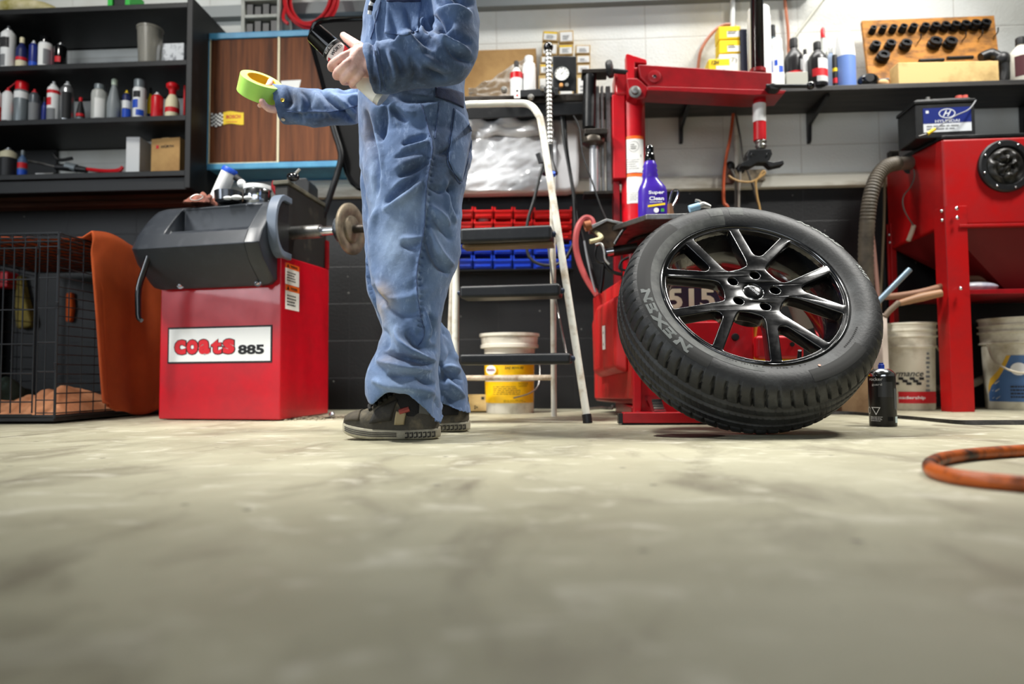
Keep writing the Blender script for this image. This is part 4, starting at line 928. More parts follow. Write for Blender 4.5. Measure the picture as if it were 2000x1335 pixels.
c = tp(1097, 145, -.006); m = M(); m.lathe([(0, 0), (.032, 0), (.032, -.008), (0, -.008)], c, axis=(0, 1, 0), n=32, mi=0); m.lathe([(.032, .004), (.036, .004), (.036, -.012), (.032, -.012)], c, axis=(0, 1, 0), n=32, mi=1)
for k in range(9):
    a = math.radians(-45 + k * 33.75); u = Vector((math.cos(a), 0, math.sin(a))); v = Vector((-u.z, 0, u.x)); q = c + Vector((0, -.009, 0)); m.add([q + u * .021 + v * .001, q + u * .021 - v * .001, q + u * .028 - v * .001, q + u * .028 + v * .001], [(0, 1, 2, 3)], 2)
u = Vector((.7, 0, .7)); v = Vector((-.7, 0, .7)); q = c + Vector((0, -.0095, 0)); m.add([q - u * .006 + v * .0015, q - u * .006 - v * .0015, q + u * .022], [(0, 1, 2)], 2)
o = m.build('gauge_dial', [PAP, CHR, INK], g); o['label'] = 'round white pressure gauge'
for x, k in ((1096, 0), (1107, 1)): M().lathe([(0, 0), (.009, 0), (.008, -.016), (0, -.016)], tp(x, 168, -.004), axis=(0, 1, 0), n=14).build('gauge_knob', [mat('amber_knob', (206, 150, 90), .4), ALU][k], g)
# flexible hose : ribbed silver segments, black ball on top, black cone below
hy = -.12
m = M(); ya, yb_ = 98, 291
N_ = 24
for k in range(N_):
    y = ya + (yb_ - ya) * k / N_; y2 = ya + (yb_ - ya) * (k + .8) / N_; x = 1071 + 3 * (y - 85) / 200
    c0 = tp(x, y2, hy); c1 = tp(x, y, hy); h_ = (c1 - c0).length; m.lathe([(0, 0), (.0105, 0), (.0135, h_ * .3), (.0135, h_ * .75), (.0105, h_ * 1.25), (0, h_ * 1.25)], c0, c1 - c0, 14)
fh = m.build('flexible_hose', ALU, t)
M().sphere(tp(1071, 92, hy), .021, 18, 12).build('ball_knob', BLKG, fh)
c0 = tp(1074, 340, hy); M().lathe([(0, 0), (.033, 0), (.034, .006), (.03, .014), (.016, .06), (.0145, .11), (.0145, .125), (0, .125)], c0, n=24).build('cone_nozzle', BLK, fh)
M().cbox(tp(1073, 180, -.1), (.045, .05, .03)).build('hose_clamp', BLK, t, bevel=.003)
CAB = mat('black_cable', (20, 21, 22), .5)
def cable(name, pts, r, Y, parent, m_=CAB): return M().tube([P(x, y, Y) for x, y in pts], r, 8, sub=5).build(name, m_, parent)
cable('cable', [(1097, 226), (1102, 275), (1112, 330), (1120, 380), (1123, 430), (1121, 470), (1108, 500), (1096, 512)], .0075, TY + .02, t)
cable('cable', [(1103, 225), (1107, 290), (1118, 360), (1128, 420), (1142, 480), (1160, 540), (1168, 570)], .0065, TY + .05, t)
cable('cable', [(1062, 318), (1054, 345), (1043, 390), (1031, 430), (1028, 470), (1033, 500), (1052, 515), (1080, 518), (1096, 512)], .007, TY + .03, t)
cable('cable', [(1120, 226), (1132, 250), (1138, 300), (1155, 350), (1172, 400), (1185, 430)], .0035, TY - .06, t)
M().cyl(tp(1057, 318, .03), tp(1051, 300, .03), .012).build('plug', BLK, t)
# ------------------------------------------------------------------ tyre changer
t = thing('tyre_changer', 'red tyre changer with column, swing arm and mount head behind the wheel', 'tyre changer', (.55, 2.9, 0))
A0 = PZ(1238, 817); B0 = PZ(1162, 803); A0 = Vector((A0.x, 2.50, 0)); B0 = Vector((B0.x, 3.12, 0))
sd = (B0 - A0).normalized(); nf = Vector((sd.y, -sd.x, 0)); wR = nf * .5
zl0 = P(1165, 580, 3.1).z; zl1 = P(1212, 540, 2.62).z
def tcp(d, w, z): return A0 + sd * d + nf * w + Z * z
Ld = (B0 - A0).length
m = M(); m.hexa([tcp(0, .03, .05), tcp(0, .5, .05), tcp(Ld, .5, .05), tcp(Ld, .0, .05), tcp(0, .03, .42), tcp(0, .5, .42), tcp(Ld, .5, .45), tcp(Ld, 0, .45)]); m.build('cabinet', REDD, t, bevel=.008)
# worn left side panel with raised boss
m = M(); pts = [tcp(.03, -.004, .075), tcp(Ld, -.004, .06), tcp(Ld, -.004, zl0), tcp(.12, -.004, zl1), tcp(.03, -.004, zl1)]
m.prism(pts, nf * .03); sp_ = m.build('side_panel', REDW, t, bevel=.006)
bo = [tcp(.09, -.004, .17), tcp(Ld - .14, -.004, .15), tcp(Ld - .12, -.004, .40), tcp(Ld - .22, -.004, .47), tcp(.09, -.004, .48)]
m = M(); cc = sum(bo, Vector()) / 5; n_ = 5; tops = [cc + (p - cc) * .86 - nf * .045 for p in bo]
m.add(bo + tops, [(0, 1, 2, 3, 4), (9, 8, 7, 6, 5)] + [(i, (i + 1) % 5, 5 + (i + 1) % 5, 5 + i) for i in range(5)]); m.build('raised_boss', REDW, sp_, bevel=.016, seg=3)
q = tcp(.26, -.052, .315); m = M(); plate(m, q, -sd, Z, .035, .095, .003); 
for dz, k in ((.022, 1), (-.025, 1)): m.add([q - sd * a - nf * .0036 + Z * (b_ + dz) for a, b_ in ((-.006, -.006), (.006, -.006), (0, .007))], [(0, 1, 2)], 1)
m.build('white_sticker', [PAP, INK], sp_)
# front frame, foot pedal, base rail
def ff(x, y, Y=2.46): return P(x, y, Y)
m = M(); a = ff(1238, 818); b_ = ff(1250, 560); m.box(a.x, 2.46, a.z, a.x + .028, 2.5, .46); m.build('front_post', RED, t, bevel=.004)
m = M(); m.box(a.x + .028, 2.475, .03, a.x + .46, 2.495, .40); m.build('front_panel', RED, t, bevel=.003)
m = M(); m.box(a.x - .005, 2.49, .0, a.x + .46, 3.1, .05); m.build('base', REDD, t, bevel=.004)
ra = PZ(1213, 831); ra = Vector((ra.x, 2.28, 0)); m = M(); m.box(ra.x + .01, 2.28, .006, ra.x + .30, 2.33, .04); rl_ = m.build('base_rail', RED, t, bevel=.003)
m = M(); m.box(ra.x - .004, 2.283, .004, ra.x + .01, 2.327, .038); m.build('rail_cap', BLK, rl_)
m = M(); m.box(ra.x + .01, 2.29, 0, ra.x + .29, 2.32, .006); m.build('rail_pad', RUB, t)
m = M(); m.box(ra.x + .08, 2.33, .01, ra.x + .13, 2.5, .035); m.box(ra.x + .22, 2.33, .01, ra.x + .27, 2.5, .035); m.build('base_foot', REDD, t)
pa, pb_ = ff(1260, 775), ff(1278, 812)
m = M(); m.hexa([(pa.x + .02, 2.36, pb_.z), (pb_.x + .03, 2.36, pb_.z), (pb_.x + .02, 2.47, pa.z - .01), (pa.x, 2.47, pa.z - .01), (pa.x + .02, 2.36, pb_.z + .012), (pb_.x + .03, 2.36, pb_.z + .012), (pb_.x + .02, 2.47, pa.z + .004), (pa.x, 2.47, pa.z + .004)])
for k in range(6): 
    y = 2.365 + k * .014; z = pb_.z + .012 + k * .014 * (pa.z - pb_.z) / .11; m.box(pa.x + .02, y, z, pb_.x + .024, y + .006, z + .006)
m.build('foot_pedal', CHR, t)
q = ff(1244, 806); m = M(); m.lathe([(0, 0), (.008, 0), (.008, -.006), (0, -.006)], (q.x + .004, 2.46, q.z), axis=(0, 1, 0), n=6); m.build('bolt', CHR, t)
q = PZ(1160, 804); M().tube([P(1150, 798, 2.95), P(1172, 796, 2.9), P(1196, 797, 2.85), P(1196, 791, 2.85)], .006, 8, sub=2).build('side_lever', STL, t)
# things on the machine front that show between the spokes
c = P(1362, 575, 2.52); m = M(); m.lathe([(0, 0), (.17, 0), (.17, -.01), (0, -.01)], (c.x + .02, 2.53, c.z - .02), axis=(0, 1, 0), n=40); dk = m.build('dial_plate', mat('plum_plate', (46, 22, 40), .45, col2=(26, 26, 52), vs=3), t)
m = M(); txt(m, '515', Vector((P(1350, 583, 2.52).x, 2.52, P(1350, 583, 2.52).z)), X, Z, .075, .17, 0, bold=.035); q = P(1404, 563, 2.52); txt(m, 'Engine', q + X * .02, X, Z, .02, .07, 0, bold=.02); q = P(1398, 552, 2.52); txt(m, 'A', q, X, Z, .018, .02, 0, bold=.02)
m.build('lettering', mat('cream_print', (206, 196, 172), .5), dk)
m = M(); q = P(1345, 640, 2.44); m.box(q.x - .06, 2.44, P(1345, 735, 2.44).z, P(1472, 640, 2.44).x, 2.475, P(1345, 628, 2.44).z); m.build('red_guard', RED, t, bevel=.006)
q = P(1436, 658, 2.44); m = M(); m.lathe([(0, 0), (.014, 0), (.012, -.01), (0, -.012)], (q.x, 2.44, q.z), axis=(0, 1, 0), n=16); m.build('rubber_plug', BLK, t)
m = M(); a = P(1476, 655, 2.40); b_ = P(1572, 700, 2.40); m.box(a.x, 2.40, b_.z, b_.x, 2.44, a.z); gb_ = m.build('red_clamp_box', RED, t, bevel=.012)
q = P(1547, 672, 2.40); m = M(); m.lathe([(0, 0), (.008, 0), (.008, -.004), (0, -.004)], (q.x, 2.40, q.z), axis=(0, 1, 0), n=14); m.build('rubber_plug', BLK, t)
m = M(); a = P(1476, 702, 2.42); b_ = P(1590, 730, 2.42); m.box(a.x, 2.42, b_.z, b_.x, 2.45, a.z); m.build('yellow_strip', YEL, t)
M().tube([P(1476, 628, 2.46), P(1472, 660, 2.46), P(1470, 720, 2.46)], .009, 8).build('yellow_tube', mat('dirty_yellow', (190, 140, 40), .5), t)
m = M(); a = P(1418, 716, 2.36); b_ = P(1474, 735, 2.36); m.hexa([(a.x, 2.36, b_.z), (b_.x, 2.36, b_.z), (b_.x, 2.44, b_.z), (a.x, 2.44, b_.z), (a.x, 2.40, a.z), (b_.x - .02, 2.40, a.z), (b_.x - .02, 2.44, a.z), (a.x, 2.44, a.z)]); m.build('red_foot_guard', RED, t, bevel=.003)
M().cyl(P(1585, 640, 2.6), P(1560, 560, 2.6), .05, .06, 20).build('grey_cylinder', mat('grey_paint', (112, 108, 100), .5), t)
# turntable top : plate, jaws, hoses
TPY = 2.62
pl = [P(1197, 430, 2.55), P(1197, 430, 3.0), P(1262, 417, 3.0), P(1330, 417, 3.0), P(1345, 424, 2.55), P(1285, 424, 2.46), P(1262, 424, 2.46)]
ztb = P(1285, 420, 2.46).z
def tpl(x, Y, z=0): return Vector((P(x, 420, Y).x, Y, ztb - .02 + z))
out = [tpl(1195, 2.62), tpl(1197, 3.0), tpl(1402, 3.0), tpl(1402, 2.44), tpl(1262, 2.44), tpl(1255, 2.46)]
M().prism(out, (0, 0, .02)).build('table_plate', STL, t, bevel=.003)
tabz = ztb
m = M(); m.lathe([(0, -.13), (.10, -.13), (.12, -.02), (.30, -.015), (.30, -.005), (0, -.005)], (.62, 2.86, ztb - .02), n=48); m.build('turntable', DST, t)
m = M(); m.cyl((.62, 2.86, .5), (.62, 2.86, ztb - .14), .11, n=28); m.build('table_pedestal', mat('pedestal_black', (26, 26, 28), .5), t)
jw = [P(x, y, 2.62) for x, y in ((1151, 444), (1186, 428), (1216, 434), (1222, 446), (1206, 470), (1196, 486), (1180, 482), (1170, 462), (1156, 452))]
M().prism(jw, (0, .05, 0)).build('jaw', mat('brown_oily_jaw', (84, 66, 48), .45, .5, col2=(48, 38, 30), vs=16), t, bevel=.004)
jt = [P(x, y, 2.60) for x, y in ((1150, 441), (1185, 426), (1218, 434), (1218, 440), (1186, 432), (1152, 450))]
M().prism(jt, (0, .08, 0)).build('jaw_top', STL, t, bevel=.003)
M().lathe([(.012, -.012), (.02, -.012), (.02, .012), (.012, .012), (.012, -.012)], P(1148, 441, 2.61), axis=(1, .1, .25), n=18).build('ring', mat('rusty_ring', (150, 92, 60), .6, .5), t)
M().tube([P(1164, 453, 2.62), P(1174, 462, 2.6), P(1170, 467, 2.59), P(1152, 472, 2.58)], [.007, .01, .009, .009], 8).build('hook_lever', mat('pale_lever', (190, 180, 140), .5), t)
M().cyl(P(1190, 492, 2.66), P(1245, 483, 2.66), .02, n=16).build('air_cylinder', DST, t)
M().cyl(P(1184, 492, 2.62), P(1198, 490, 2.62), .016, n=14).build('fitting', CHR, t)
AIR = mat('black_air_line', (18, 18, 20), .4)
for pts, r in (([(1200, 476), (1220, 446), (1245, 433), (1268, 431), (1283, 437)], .006), ([(1166, 476), (1162, 500), (1172, 512), (1184, 512)], .005), ([(1184, 496), (1182, 515), (1195, 530), (1216, 536)], .007), ([(1228, 502), (1214, 510), (1210, 524), (1222, 528)], .005), ([(1178, 520), (1176, 545), (1172, 572)], .008)): cable('air_line', pts, r, 2.58, t, AIR)
cable('air_pipe', [(1163, 478), (1174, 476), (1180, 490), (1182, 506), (1190, 516)], .005, 2.57, t, ALU)
cable('red_hose', [(1160, 450), (1156, 430), (1143, 425), (1130, 440), (1124, 468), (1128, 500), (1143, 540), (1166, 576)], .013, 2.95, t, mat('pink_red_hose', (188, 84, 84), .5))
cable('grey_line', [(1163, 570), (1155, 540), (1146, 500), (1141, 470)], .004, 2.9, t, mat('grey_line', (130, 134, 138), .5))
# column with cap, labels and arm
CY_ = 2.98
c0 = P(1240, 430, CY_); zt_ = P(1240, 150, CY_).z
M().cyl((c0.x, CY_ + .02, .5), (c0.x, CY_ + .02, P(1240, 168, CY_).z), 24 * S(CY_), n=36).build('column', RED, t)
a = P(1197, 352, CY_); b_ = P(1219, 189, CY_); M().box(a.x, CY_ - .03, a.z, b_.x, CY_ + .07, b_.z).build('column_flange', RED, t, bevel=.004)
M().box(P(1199, 425, CY_).x, CY_ + .01, .5, P(1212, 425, CY_).x, CY_ + .07, a.z).build('column_rib', REDD, t, bevel=.003)
a = P(1200, 192, CY_); b_ = P(1258, 132, CY_); M().hexa([(a.x, CY_ - .04, a.z), (b_.x + .01, CY_ - .04, a.z), (b_.x + .01, CY_ + .1, a.z), (a.x, CY_ + .1, a.z), (a.x, CY_ - .03, b_.z - .02), (b_.x, CY_ - .03, b_.z), (b_.x, CY_ + .1, b_.z), (a.x, CY_ + .1, b_.z - .02)]).build('column_head', RED, t, bevel=.012, seg=3)
hb = [P(x, y, CY_ - .09) for x, y in ((1222, 106), (1226, 104), (1263, 116), (1264, 124), (1240, 122), (1240, 170), (1224, 160))]
M().prism(hb, (0, .05, 0)).build('hinge_bracket', RED, t, bevel=.004)
hb = [P(x, y, CY_ - .1) for x, y in ((1223, 152), (1245, 152), (1266, 170), (1262, 190), (1244, 194), (1228, 186))]
M().prism(hb, (0, .1, 0)).build('hinge_plate', REDD, t, bevel=.006)
m = M(); m.lathe([(0, 0), (.026, 0), (.026, -.006), (.016, -.008), (.016, -.026), (.011, -.028), (0, -.028)], P(1240, 180, CY_ - .1), axis=(0, 1, 0), n=18); m.build('bolt', STL, t)
M().cyl(P(1196, 138, CY_ - .08), P(1226, 141, CY_ - .08), .011).build('knob_stem', BLKM, t)
k0 = P(1191, 135, CY_ - .08); M().lathe([(0, -.014), (.03, -.014), (.038, -.006), (.038, .008), (.03, .014), (0, .014)], k0, axis=(1, -.25, .1), n=20).build('knob', BLK, t)
aY = CY_ - .1
am = [P(x, y, aY) for x, y in ((1246, 125), (1508, 141), (1507, 180), (1268, 169), (1250, 150))]
m = M(); m.prism(am, (0, .11, 0)); arm = m.build('swing_arm', REDD, t, bevel=.006, seg=3)
m = M(); m.prism([P(x, y, aY - .015) for x, y in ((1264, 168), (1536, 176), (1531, 183), (1472, 186), (1264, 176))], (0, .13, 0)); m.build('arm_flange', REDD, arm, bevel=.003)
m = M(); m.lathe([(0, 0), (.027, 0), (.027, -.006), (.020, -.008), (0, -.008)], P(1278, 150, aY), axis=(0, 1, 0), n=28); m.lathe([(0, -.008), (.009, -.008), (.007, -.012), (0, -.013)], P(1278, 151, aY), axis=(0, 1, 0), n=14, mi=1); m.build('pivot_boss', [REDD, CHR], arm)
hx = 1483
m = M(); m.cyl(P(hx + 1, 275, aY + .05), P(hx, 176, aY + .05), .026, n=28); m.build('arm_post', RED, t)
m = M(); m.cyl(P(hx, 239, aY + .05), P(hx, 204, aY + .05), .0272, n=28); m.build('post_band', WHT, t)
m = M(); m.cyl(P(hx - 4, 194, aY + .05), P(hx - 4, 184, aY + .05), .045, n=24); m.build('post_collar', REDD, t)
# ribbed spring sleeve above the arm
m = M(); pz0 = P(hx - 3, 140, aY + .05); pz1 = P(hx - 6, -60, aY + .05); N_ = 60; pf = []
L_ = (pz1 - pz0).length
for k in range(N_): z = L_ * k / N_; pf += [(.0245, z), (.0275, z + L_ / N_ * .35), (.0275, z + L_ / N_ * .6), (.0245, z + L_ / N_ * .95)]
m.lathe([(0, 0)] + pf + [(0, L_)], pz0, pz1 - pz0, 24); m.build('spring_sleeve', BLKG, t)
m = M(); m.cyl(P(hx - 3, 143, aY + .05), P(hx - 3, 136, aY + .05), .034, n=22); m.build('sleeve_foot', REDD, t)
# lock lever
m = M(); m.cyl(P(1496, 168, aY - .05), P(1580, 168, aY - .07), .008, n=12); lv_ = m.build('lock_lever', BLKM, t)
M().sphere(P(1583, 167, aY - .07), .017, 16, 10).build('ball_knob', BLKG, lv_)
M().prism([P(x, y, aY - .06) for x, y in ((1499, 165), (1510, 161), (1530, 168), (1521, 175), (1506, 174))], (0, .05, 0)).build('lever_hub', BLK, lv_, bevel=.004)
# mount head
hY = aY + .03
m = M(); m.lathe([(0, 0), (.018, 0), (.024, .012), (.02, .02), (.025, .03), (.022, .042), (0, .042)], P(hx + 3, 291, aY + .05), n=20); m.build('head_joint', STL, t)
hd = [P(x, y, hY) for x, y in ((1463, 291), (1506, 289), (1509, 300), (1503, 313), (1512, 315), (1531, 311), (1532, 321), (1518, 324), (1506, 327), (1497, 318), (1480, 318), (1466, 326), (1449, 325), (1447, 318), (1460, 311), (1457, 303))]
M().prism(hd, (0, .05, 0)).build('mount_head', BLK, t, bevel=.006, seg=3)
for x in (1470, 1500): m = M(); m.lathe([(0, 0), (.007, 0), (.005, -.005), (0, -.005)], P(x, 301, hY), axis=(0, 1, 0), n=10); m.build('bolt', CHR, t)
# column labels
CR = 24 * S(CY_); cl_ = CY_ + .02
for y0, y1 in ((270, 341), (343, 400)):
    z0, z1q = P(1240, y1, CY_).z, P(1240, y0, CY_).z; xa = P(1240, 300, CY_)
    ctr = Vector((c0.x, cl_, 0)); m = M()
    m.lathe([(CR + .0012, z0), (CR + .0012, z1q)], ctr, n=16, a0=PI * 1.28, a1=PI * 1.76, mi=0); m.lathe([(CR + .0018, z1q - .013), (CR + .0018, z1q)], ctr, n=16, a0=PI * 1.28, a1=PI * 1.76, mi=1)
    a_ = -.1; q = Vector((c0.x + CR * math.sin(a_), cl_ - CR * math.cos(a_), 0)); r_ = Vector((math.cos(a_), math.sin(a_), 0)); h = z1q - z0
    if y0 == 270:
        txt(m, '—', q + Z * (z0 + h * .46), r_, Z, .012, .07, 2, wrap=CR, lift=.003)
        m.add([q + r_ * .024 * math.cos(k * PI / 10) + Z * (z0 + h * .7 + .024 * math.sin(k * PI / 10)) - Yv * .004 for k in range(20)] + [q + r_ * .022 * math.cos(k * PI / 10) + Z * (z0 + h * .7 + .022 * math.sin(k * PI / 10)) - Yv * .004 for k in range(20)], [(k, (k + 1) % 20, 20 + (k + 1) % 20, 20 + k) for k in range(20)], 3)
        lines(m, q + Z * (z0 + h * .7), r_, Z, .026, .026, 3, 2, .004)
    lines(m, q + Z * (z0 + h * .22), r_, Z, .06, h * .3, 5, 3, .004, .3)
    o = m.build('warning_label', [PAP, ORG, INK, INKG], t); o['label'] = 'orange topped white safety label'

# purple spray bottle on the table plate
BYp = 2.58; s = S(BYp); p = P(1275, 420, BYp)
PUR = mat('purple_plastic', (64, 36, 158), .3, coat=.2, col2=(54, 28, 140), vs=6)
t = thing('cleaner_bottle', 'purple cleaner bottle with black nozzle standing on the tyre changer table', 'bottle', (p.x, BYp, tabz))
def ov(zs_, rw, rd, xo=0): return [Vector((p.x + xo + rw * math.cos(a) * (abs(math.cos(a)) ** -.25 if abs(math.cos(a)) > .05 else 1), BYp + rd * math.sin(a), zs_)) for a in np.linspace(0, 2 * PI, 28, endpoint=False)]
zz_ = lambda y: tabz + (420 - y) * s
secs = [(420, 29, 17, 0), (417, 30.5, 18, 0), (380, 30.5, 18, 0), (358, 30, 18, 0), (350, 27, 17, 0), (343, 22, 15, -1), (336, 17, 14, -3), (331, 15.5, 13, -4), (327, 17, 14, -4), (322, 14.5, 13, -4), (318, 16, 13.5, -4), (313, 13.5, 12.5, -4), (309, 15, 13, -4), (304, 12.5, 12, -4), (300, 11, 11, -4)]
vs = []; fs = []
for y, rw, rd, xo in secs: vs += ov(zz_(y), rw * s * .93, rd * s, xo * s)
for j in range(len(secs) - 1):
    for i in range(28): fs.append((j * 28 + i, j * 28 + (i + 1) % 28, (j + 1) * 28 + (i + 1) % 28, (j + 1) * 28 + i))
fs += [tuple(range(28))[::-1], tuple((len(secs) - 1) * 28 + i for i in range(28))]
M().add(vs, fs).build('body', PUR, t, ang=60)
cx_ = p.x - 4 * s
m = M(); m.lathe([(0, 0), (9.5 * s, 0), (10.5 * s, 3 * s), (9.5 * s, 13 * s), (7 * s, 18 * s), (8 * s, 22 * s), (8 * s, 29 * s), (5 * s, 33 * s), (0, 33.5 * s)], (cx_, BYp, zz_(300)), n=24); m.build('nozzle', BLKG, t)
m = M(); fy = -18 * s - .0006
q = Vector((p.x + 5 * s, BYp + fy, 0)); 
txt(m, 'Super', q + Z * zz_(366), X, Z, 8.5 * s, 30 * s, 0, bold=.03); txt(m, 'Clean', q + Z * zz_(377), X, Z, 7.5 * s, 28 * s, 0, bold=.03)
m.prism([q + X * a * s + Z * zz_(b_) - Yv * .0008 for a, b_ in ((-17, 390), (16, 386), (16, 390), (-17, 394))], (0, -.0006, 0), 1)
m.add([q + X * s * (-1 + 5 * math.cos(k * PI / 9)) + Z * (zz_(400) + 5 * s * math.sin(k * PI / 9)) - Yv * .001 for k in range(18)], [tuple(range(18))], 0); plate(m, q + X * 11 * s + Z * zz_(400), X, Z, 6 * s, 6 * s, .001, 2)
lines(m, q + Z * zz_(410) , X, Z, 32 * s, 6 * s, 2, 0, .001)
lines(m, q + Z * zz_(384) , X, Z, 26 * s, 3 * s, 1, 0, .001)
o = m.build('printed_label', [INKW, YEL, mat('label_green', (60, 150, 60), .5)], t)
t = thing('snap_hook', 'steel wire snap hook standing up between the purple bottle and the tyre', 'hook', (P(1312, 412, 2.5).x, 2.5, tabz))
M().tube([P(x, y, 2.5) for x, y in ((1306, 404), (1312, 378), (1318, 371), (1325, 374), (1322, 388), (1311, 408))], .0045, 8).build('wire', CHR, t); M().cyl(Vector((P(1310, 412, 2.5).x, 2.5, tabz)), P(1308, 398, 2.5), .014, .009).build('base_swivel', mat('rusty_swivel', (110, 76, 52), .6, .4), t)
t = thing('air_nozzle', 'small metal air nozzle with blue tape on the table behind the tyre', 'nozzle', (P(1360, 412, 2.47).x, 2.47, tabz))
M().cyl(P(1346, 408, 2.47), P(1366, 402, 2.47), .013, n=14).build('taped_grip', mat('light_blue_tape', (150, 190, 214), .5), t); M().tube([P(1366, 402, 2.47), P(1374, 400, 2.47), P(1388, 404, 2.47)], [.01, .012, .006], 10).build('body', ALU, t); M().tube([P(1374, 401, 2.47), P(1366, 393, 2.47), P(1358, 391, 2.47)], .005, 8).build('lever', ALU, t)

# ------------------------------------------------------------------ right wall shelf goods
pxv = lambda *a, **k: pxvessel(*a, **k)
def ybox(x0, x1, y0, y1, Y, lab, mt_, cat='box', wl=None, dep=.08):
    a = P(x0, y1, Y); b_ = P(x1, y0, Y); z0 = a.z
    t = thing('parts_box', lab, cat, ((a.x + b_.x) / 2, Y + dep / 2, z0)); M().box(a.x, Y, z0, b_.x, Y + dep, b_.z).build('carton', mt_, t, bevel=.003)
    if wl:
        m = M()
        for (u0, u1, v0, v1, k) in wl: plate(m, Vector((a.x + (b_.x - a.x) * (u0 + u1) / 2, Y - .0004, z0 + (b_.z - z0) * (v0 + v1) / 2)), X, Z, (b_.x - a.x) * (u1 - u0), (b_.z - z0) * (v1 - v0), .0008, k)
        lines(m, Vector((a.x + (b_.x - a.x) * .62, Y - .0015, z0 + (b_.z - z0) * .5)), X, Z, (b_.x - a.x) * .4, (b_.z - z0) * .3, 2, 1)
        m.build('paper_label', [PAP, INK], t)
    return t
YB = mat('yellow_box', (250, 212, 10), .5)
zq = lambda y: P(1400, y, yi2 + .05).z
ybox(1404, 1446, 50, 77, yi2 + .05, 'upper yellow parts box on the stack beside the ribbed sleeve', YB, wl=[(.38, 1, .15, .6, 0)])
ybox(1405, 1446, 77.5, 104, yi2 + .05, 'lower yellow parts box on the stack beside the ribbed sleeve', YB, wl=[(.38, 1, .1, .55, 0)])
t = ybox(1406, 1447, 104.5, 172, yi2 + .05, 'tall white carton under the two yellow boxes', PAP); t.location.z = t.location.z
m = M(); txt(m, '(7)', P(1431, 118, yi2 + .049), X, Z, .03, .04, 0); m.build('pen_mark', INKG, t)
t = ybox(1385, 1425, 114, 171, yi2 - .03, 'yellow box with handwriting standing in front of the stack', YB, wl=[(.35, 1, .55, .75, 0)]); m = M(); txt(m, '12H', P(1397, 122, yi2 - .031), X, Z, .02, .035, 0, bold=.02, shear=.2); m.build('pen_mark', INK, t)
ybox(1448, 1459, 56, 168, yi2 + .04, 'dark blue folder standing between yellow boxes and white tube', mat('night_blue_card', (18, 22, 46), .5), 'folder', dep=.12)
pxv(1460, 1503, 18, zs, yi2 + .04, 'paper_roll', 'tall white roll behind the black ribbed sleeve', 'roll', 'plain', WHT, WHT)
pxv(1503, 1514, 50, zs, yi2 + .09, 'sealant_tube', 'black and grey tube right of the white roll', 'tube', 'plain', mat('tube_grey', (90, 104, 112), .5), INK, [(.84, .93, INK), (.3, .5, INKW)])
pxv(1503, 1528, 78, zs, yi2 + .03, 'spray_can', 'white and blue aerosol with white dome cap beside the dark bottle', 'spray can', 'capped', WHT, WHT, [(.1, .5, BLUE, PI * 1.5, PI * 1.75), (.1, .6, BLUE, PI * 1.05, PI * 1.2), (.5, .6, BLUE, PI * 1.3, PI * 1.45)])
DKQ = mat('dark_bottle_plastic', (26, 24, 26), .35)
pxv(1531, 1568, 76, zs, yi2 + .03, 'oil_bottle', 'dark bottle with red band standing behind the grey box', 'bottle', 'bottle', DKQ, INK, [(.22, .38, INKR), (.38, .58, WHT, PI * 1.6, PI * 1.95)])
pxv(1567, 1577, 97, zs, yi2 - .03, 'small_bottle', 'tiny black capped bottle between the two dark bottles', 'bottle', 'jar', WHT, INK, [])
pxv(1578, 1613, 83, zs, yi2 - .05, 'oil_bottle', 'dark bottle with white and red label, right of the ball lever', 'bottle', 'bottle', DKQ, INK, [(.36, .58, WHT, PI * 1.4, PI * 1.9), (.2, .37, INKR, PI * 1.2, PI * 1.95), (.08, .2, mat('clear_label', (196, 198, 198), .5), PI * 1.35, PI * 1.9)])
pxv(1597, 1616, 54, zs, yi2 + .06, 'nozzle_bottle', 'pale bottle with tall red cone nozzle', 'bottle', 'tapered', TRL, REDP, [])
pxv(1616, 1628, 92, zs, yi2 + .03, 'blue_bottle', 'narrow pale blue bottle behind the black and red tin', 'bottle', 'jar', mat('pale_blue_plastic', (176, 196, 226), .35), WHT, [])
pxv(1625, 1634, 108, zs, yi2 - .04, 'small_tin', 'small black tin with red and yellow marks beside the blue cylinder', 'tin', 'plain', INK, INK, [(.5, .6, YEL), (.15, .3, INKR)])
t = thing('funnel_cup', 'light blue cylinder with white cone top on the right shelf', 'container', (P(1652, 165, yi2 - .03).x, yi2 - .03, zs)); r_ = 18.5 * S(yi2); z_ = lambda y: P(1652, y, yi2 - .03).z - zs
M().lathe([(0, 0), (r_, 0), (r_, z_(114)), (0, z_(114))], t.location, n=28).build('body', mat('light_blue_plastic', (112, 142, 206), .35, col2=(104, 134, 198), vs=5), t); M().lathe([(r_, z_(114)), (r_ * .98, z_(108)), (r_ * .78, z_(72)), (r_ * .6, z_(66)), (0, z_(64))], t.location, n=28).build('cone_top', WHT, t)
carton('carton', 'small white carton at the shelf edge behind the arm end', 'box', 1507, 1532, 141, zs, RY + .002, .05, PAP)
carton('carton', 'grey cardboard carton at the shelf edge before the dark bottle', 'box', 1536, 1577, 140, zs, RY + .002, .045, mat('grey_card', (172, 172, 162), .7))
t = thing('horn', 'round black horn speaker lying on the right shelf', 'horn', (P(1695, 160, yi2 - .03).x, yi2 - .03, zs)); r_ = 20 * S(yi2)
M().sphere(t.location + Vector((0, 0, r_ * .72)), r_, 24, 14, sc=(1, .8, .72)).build('body', BLKG, t); M().lathe([(0, 0), (r_ * .45, 0), (r_ * .4, -.006), (0, -.006)], t.location + Vector((-.01, -r_ * .78, r_ * .7)), axis=(0, 1, 0), n=20).build('front_disc', BLK, t)
M().cyl(t.location + Vector((r_ * .9, 0, r_ * .7)), t.location + Vector((r_ * 1.9, 0, r_ * .75)), .011).build('stem', BLK, t)
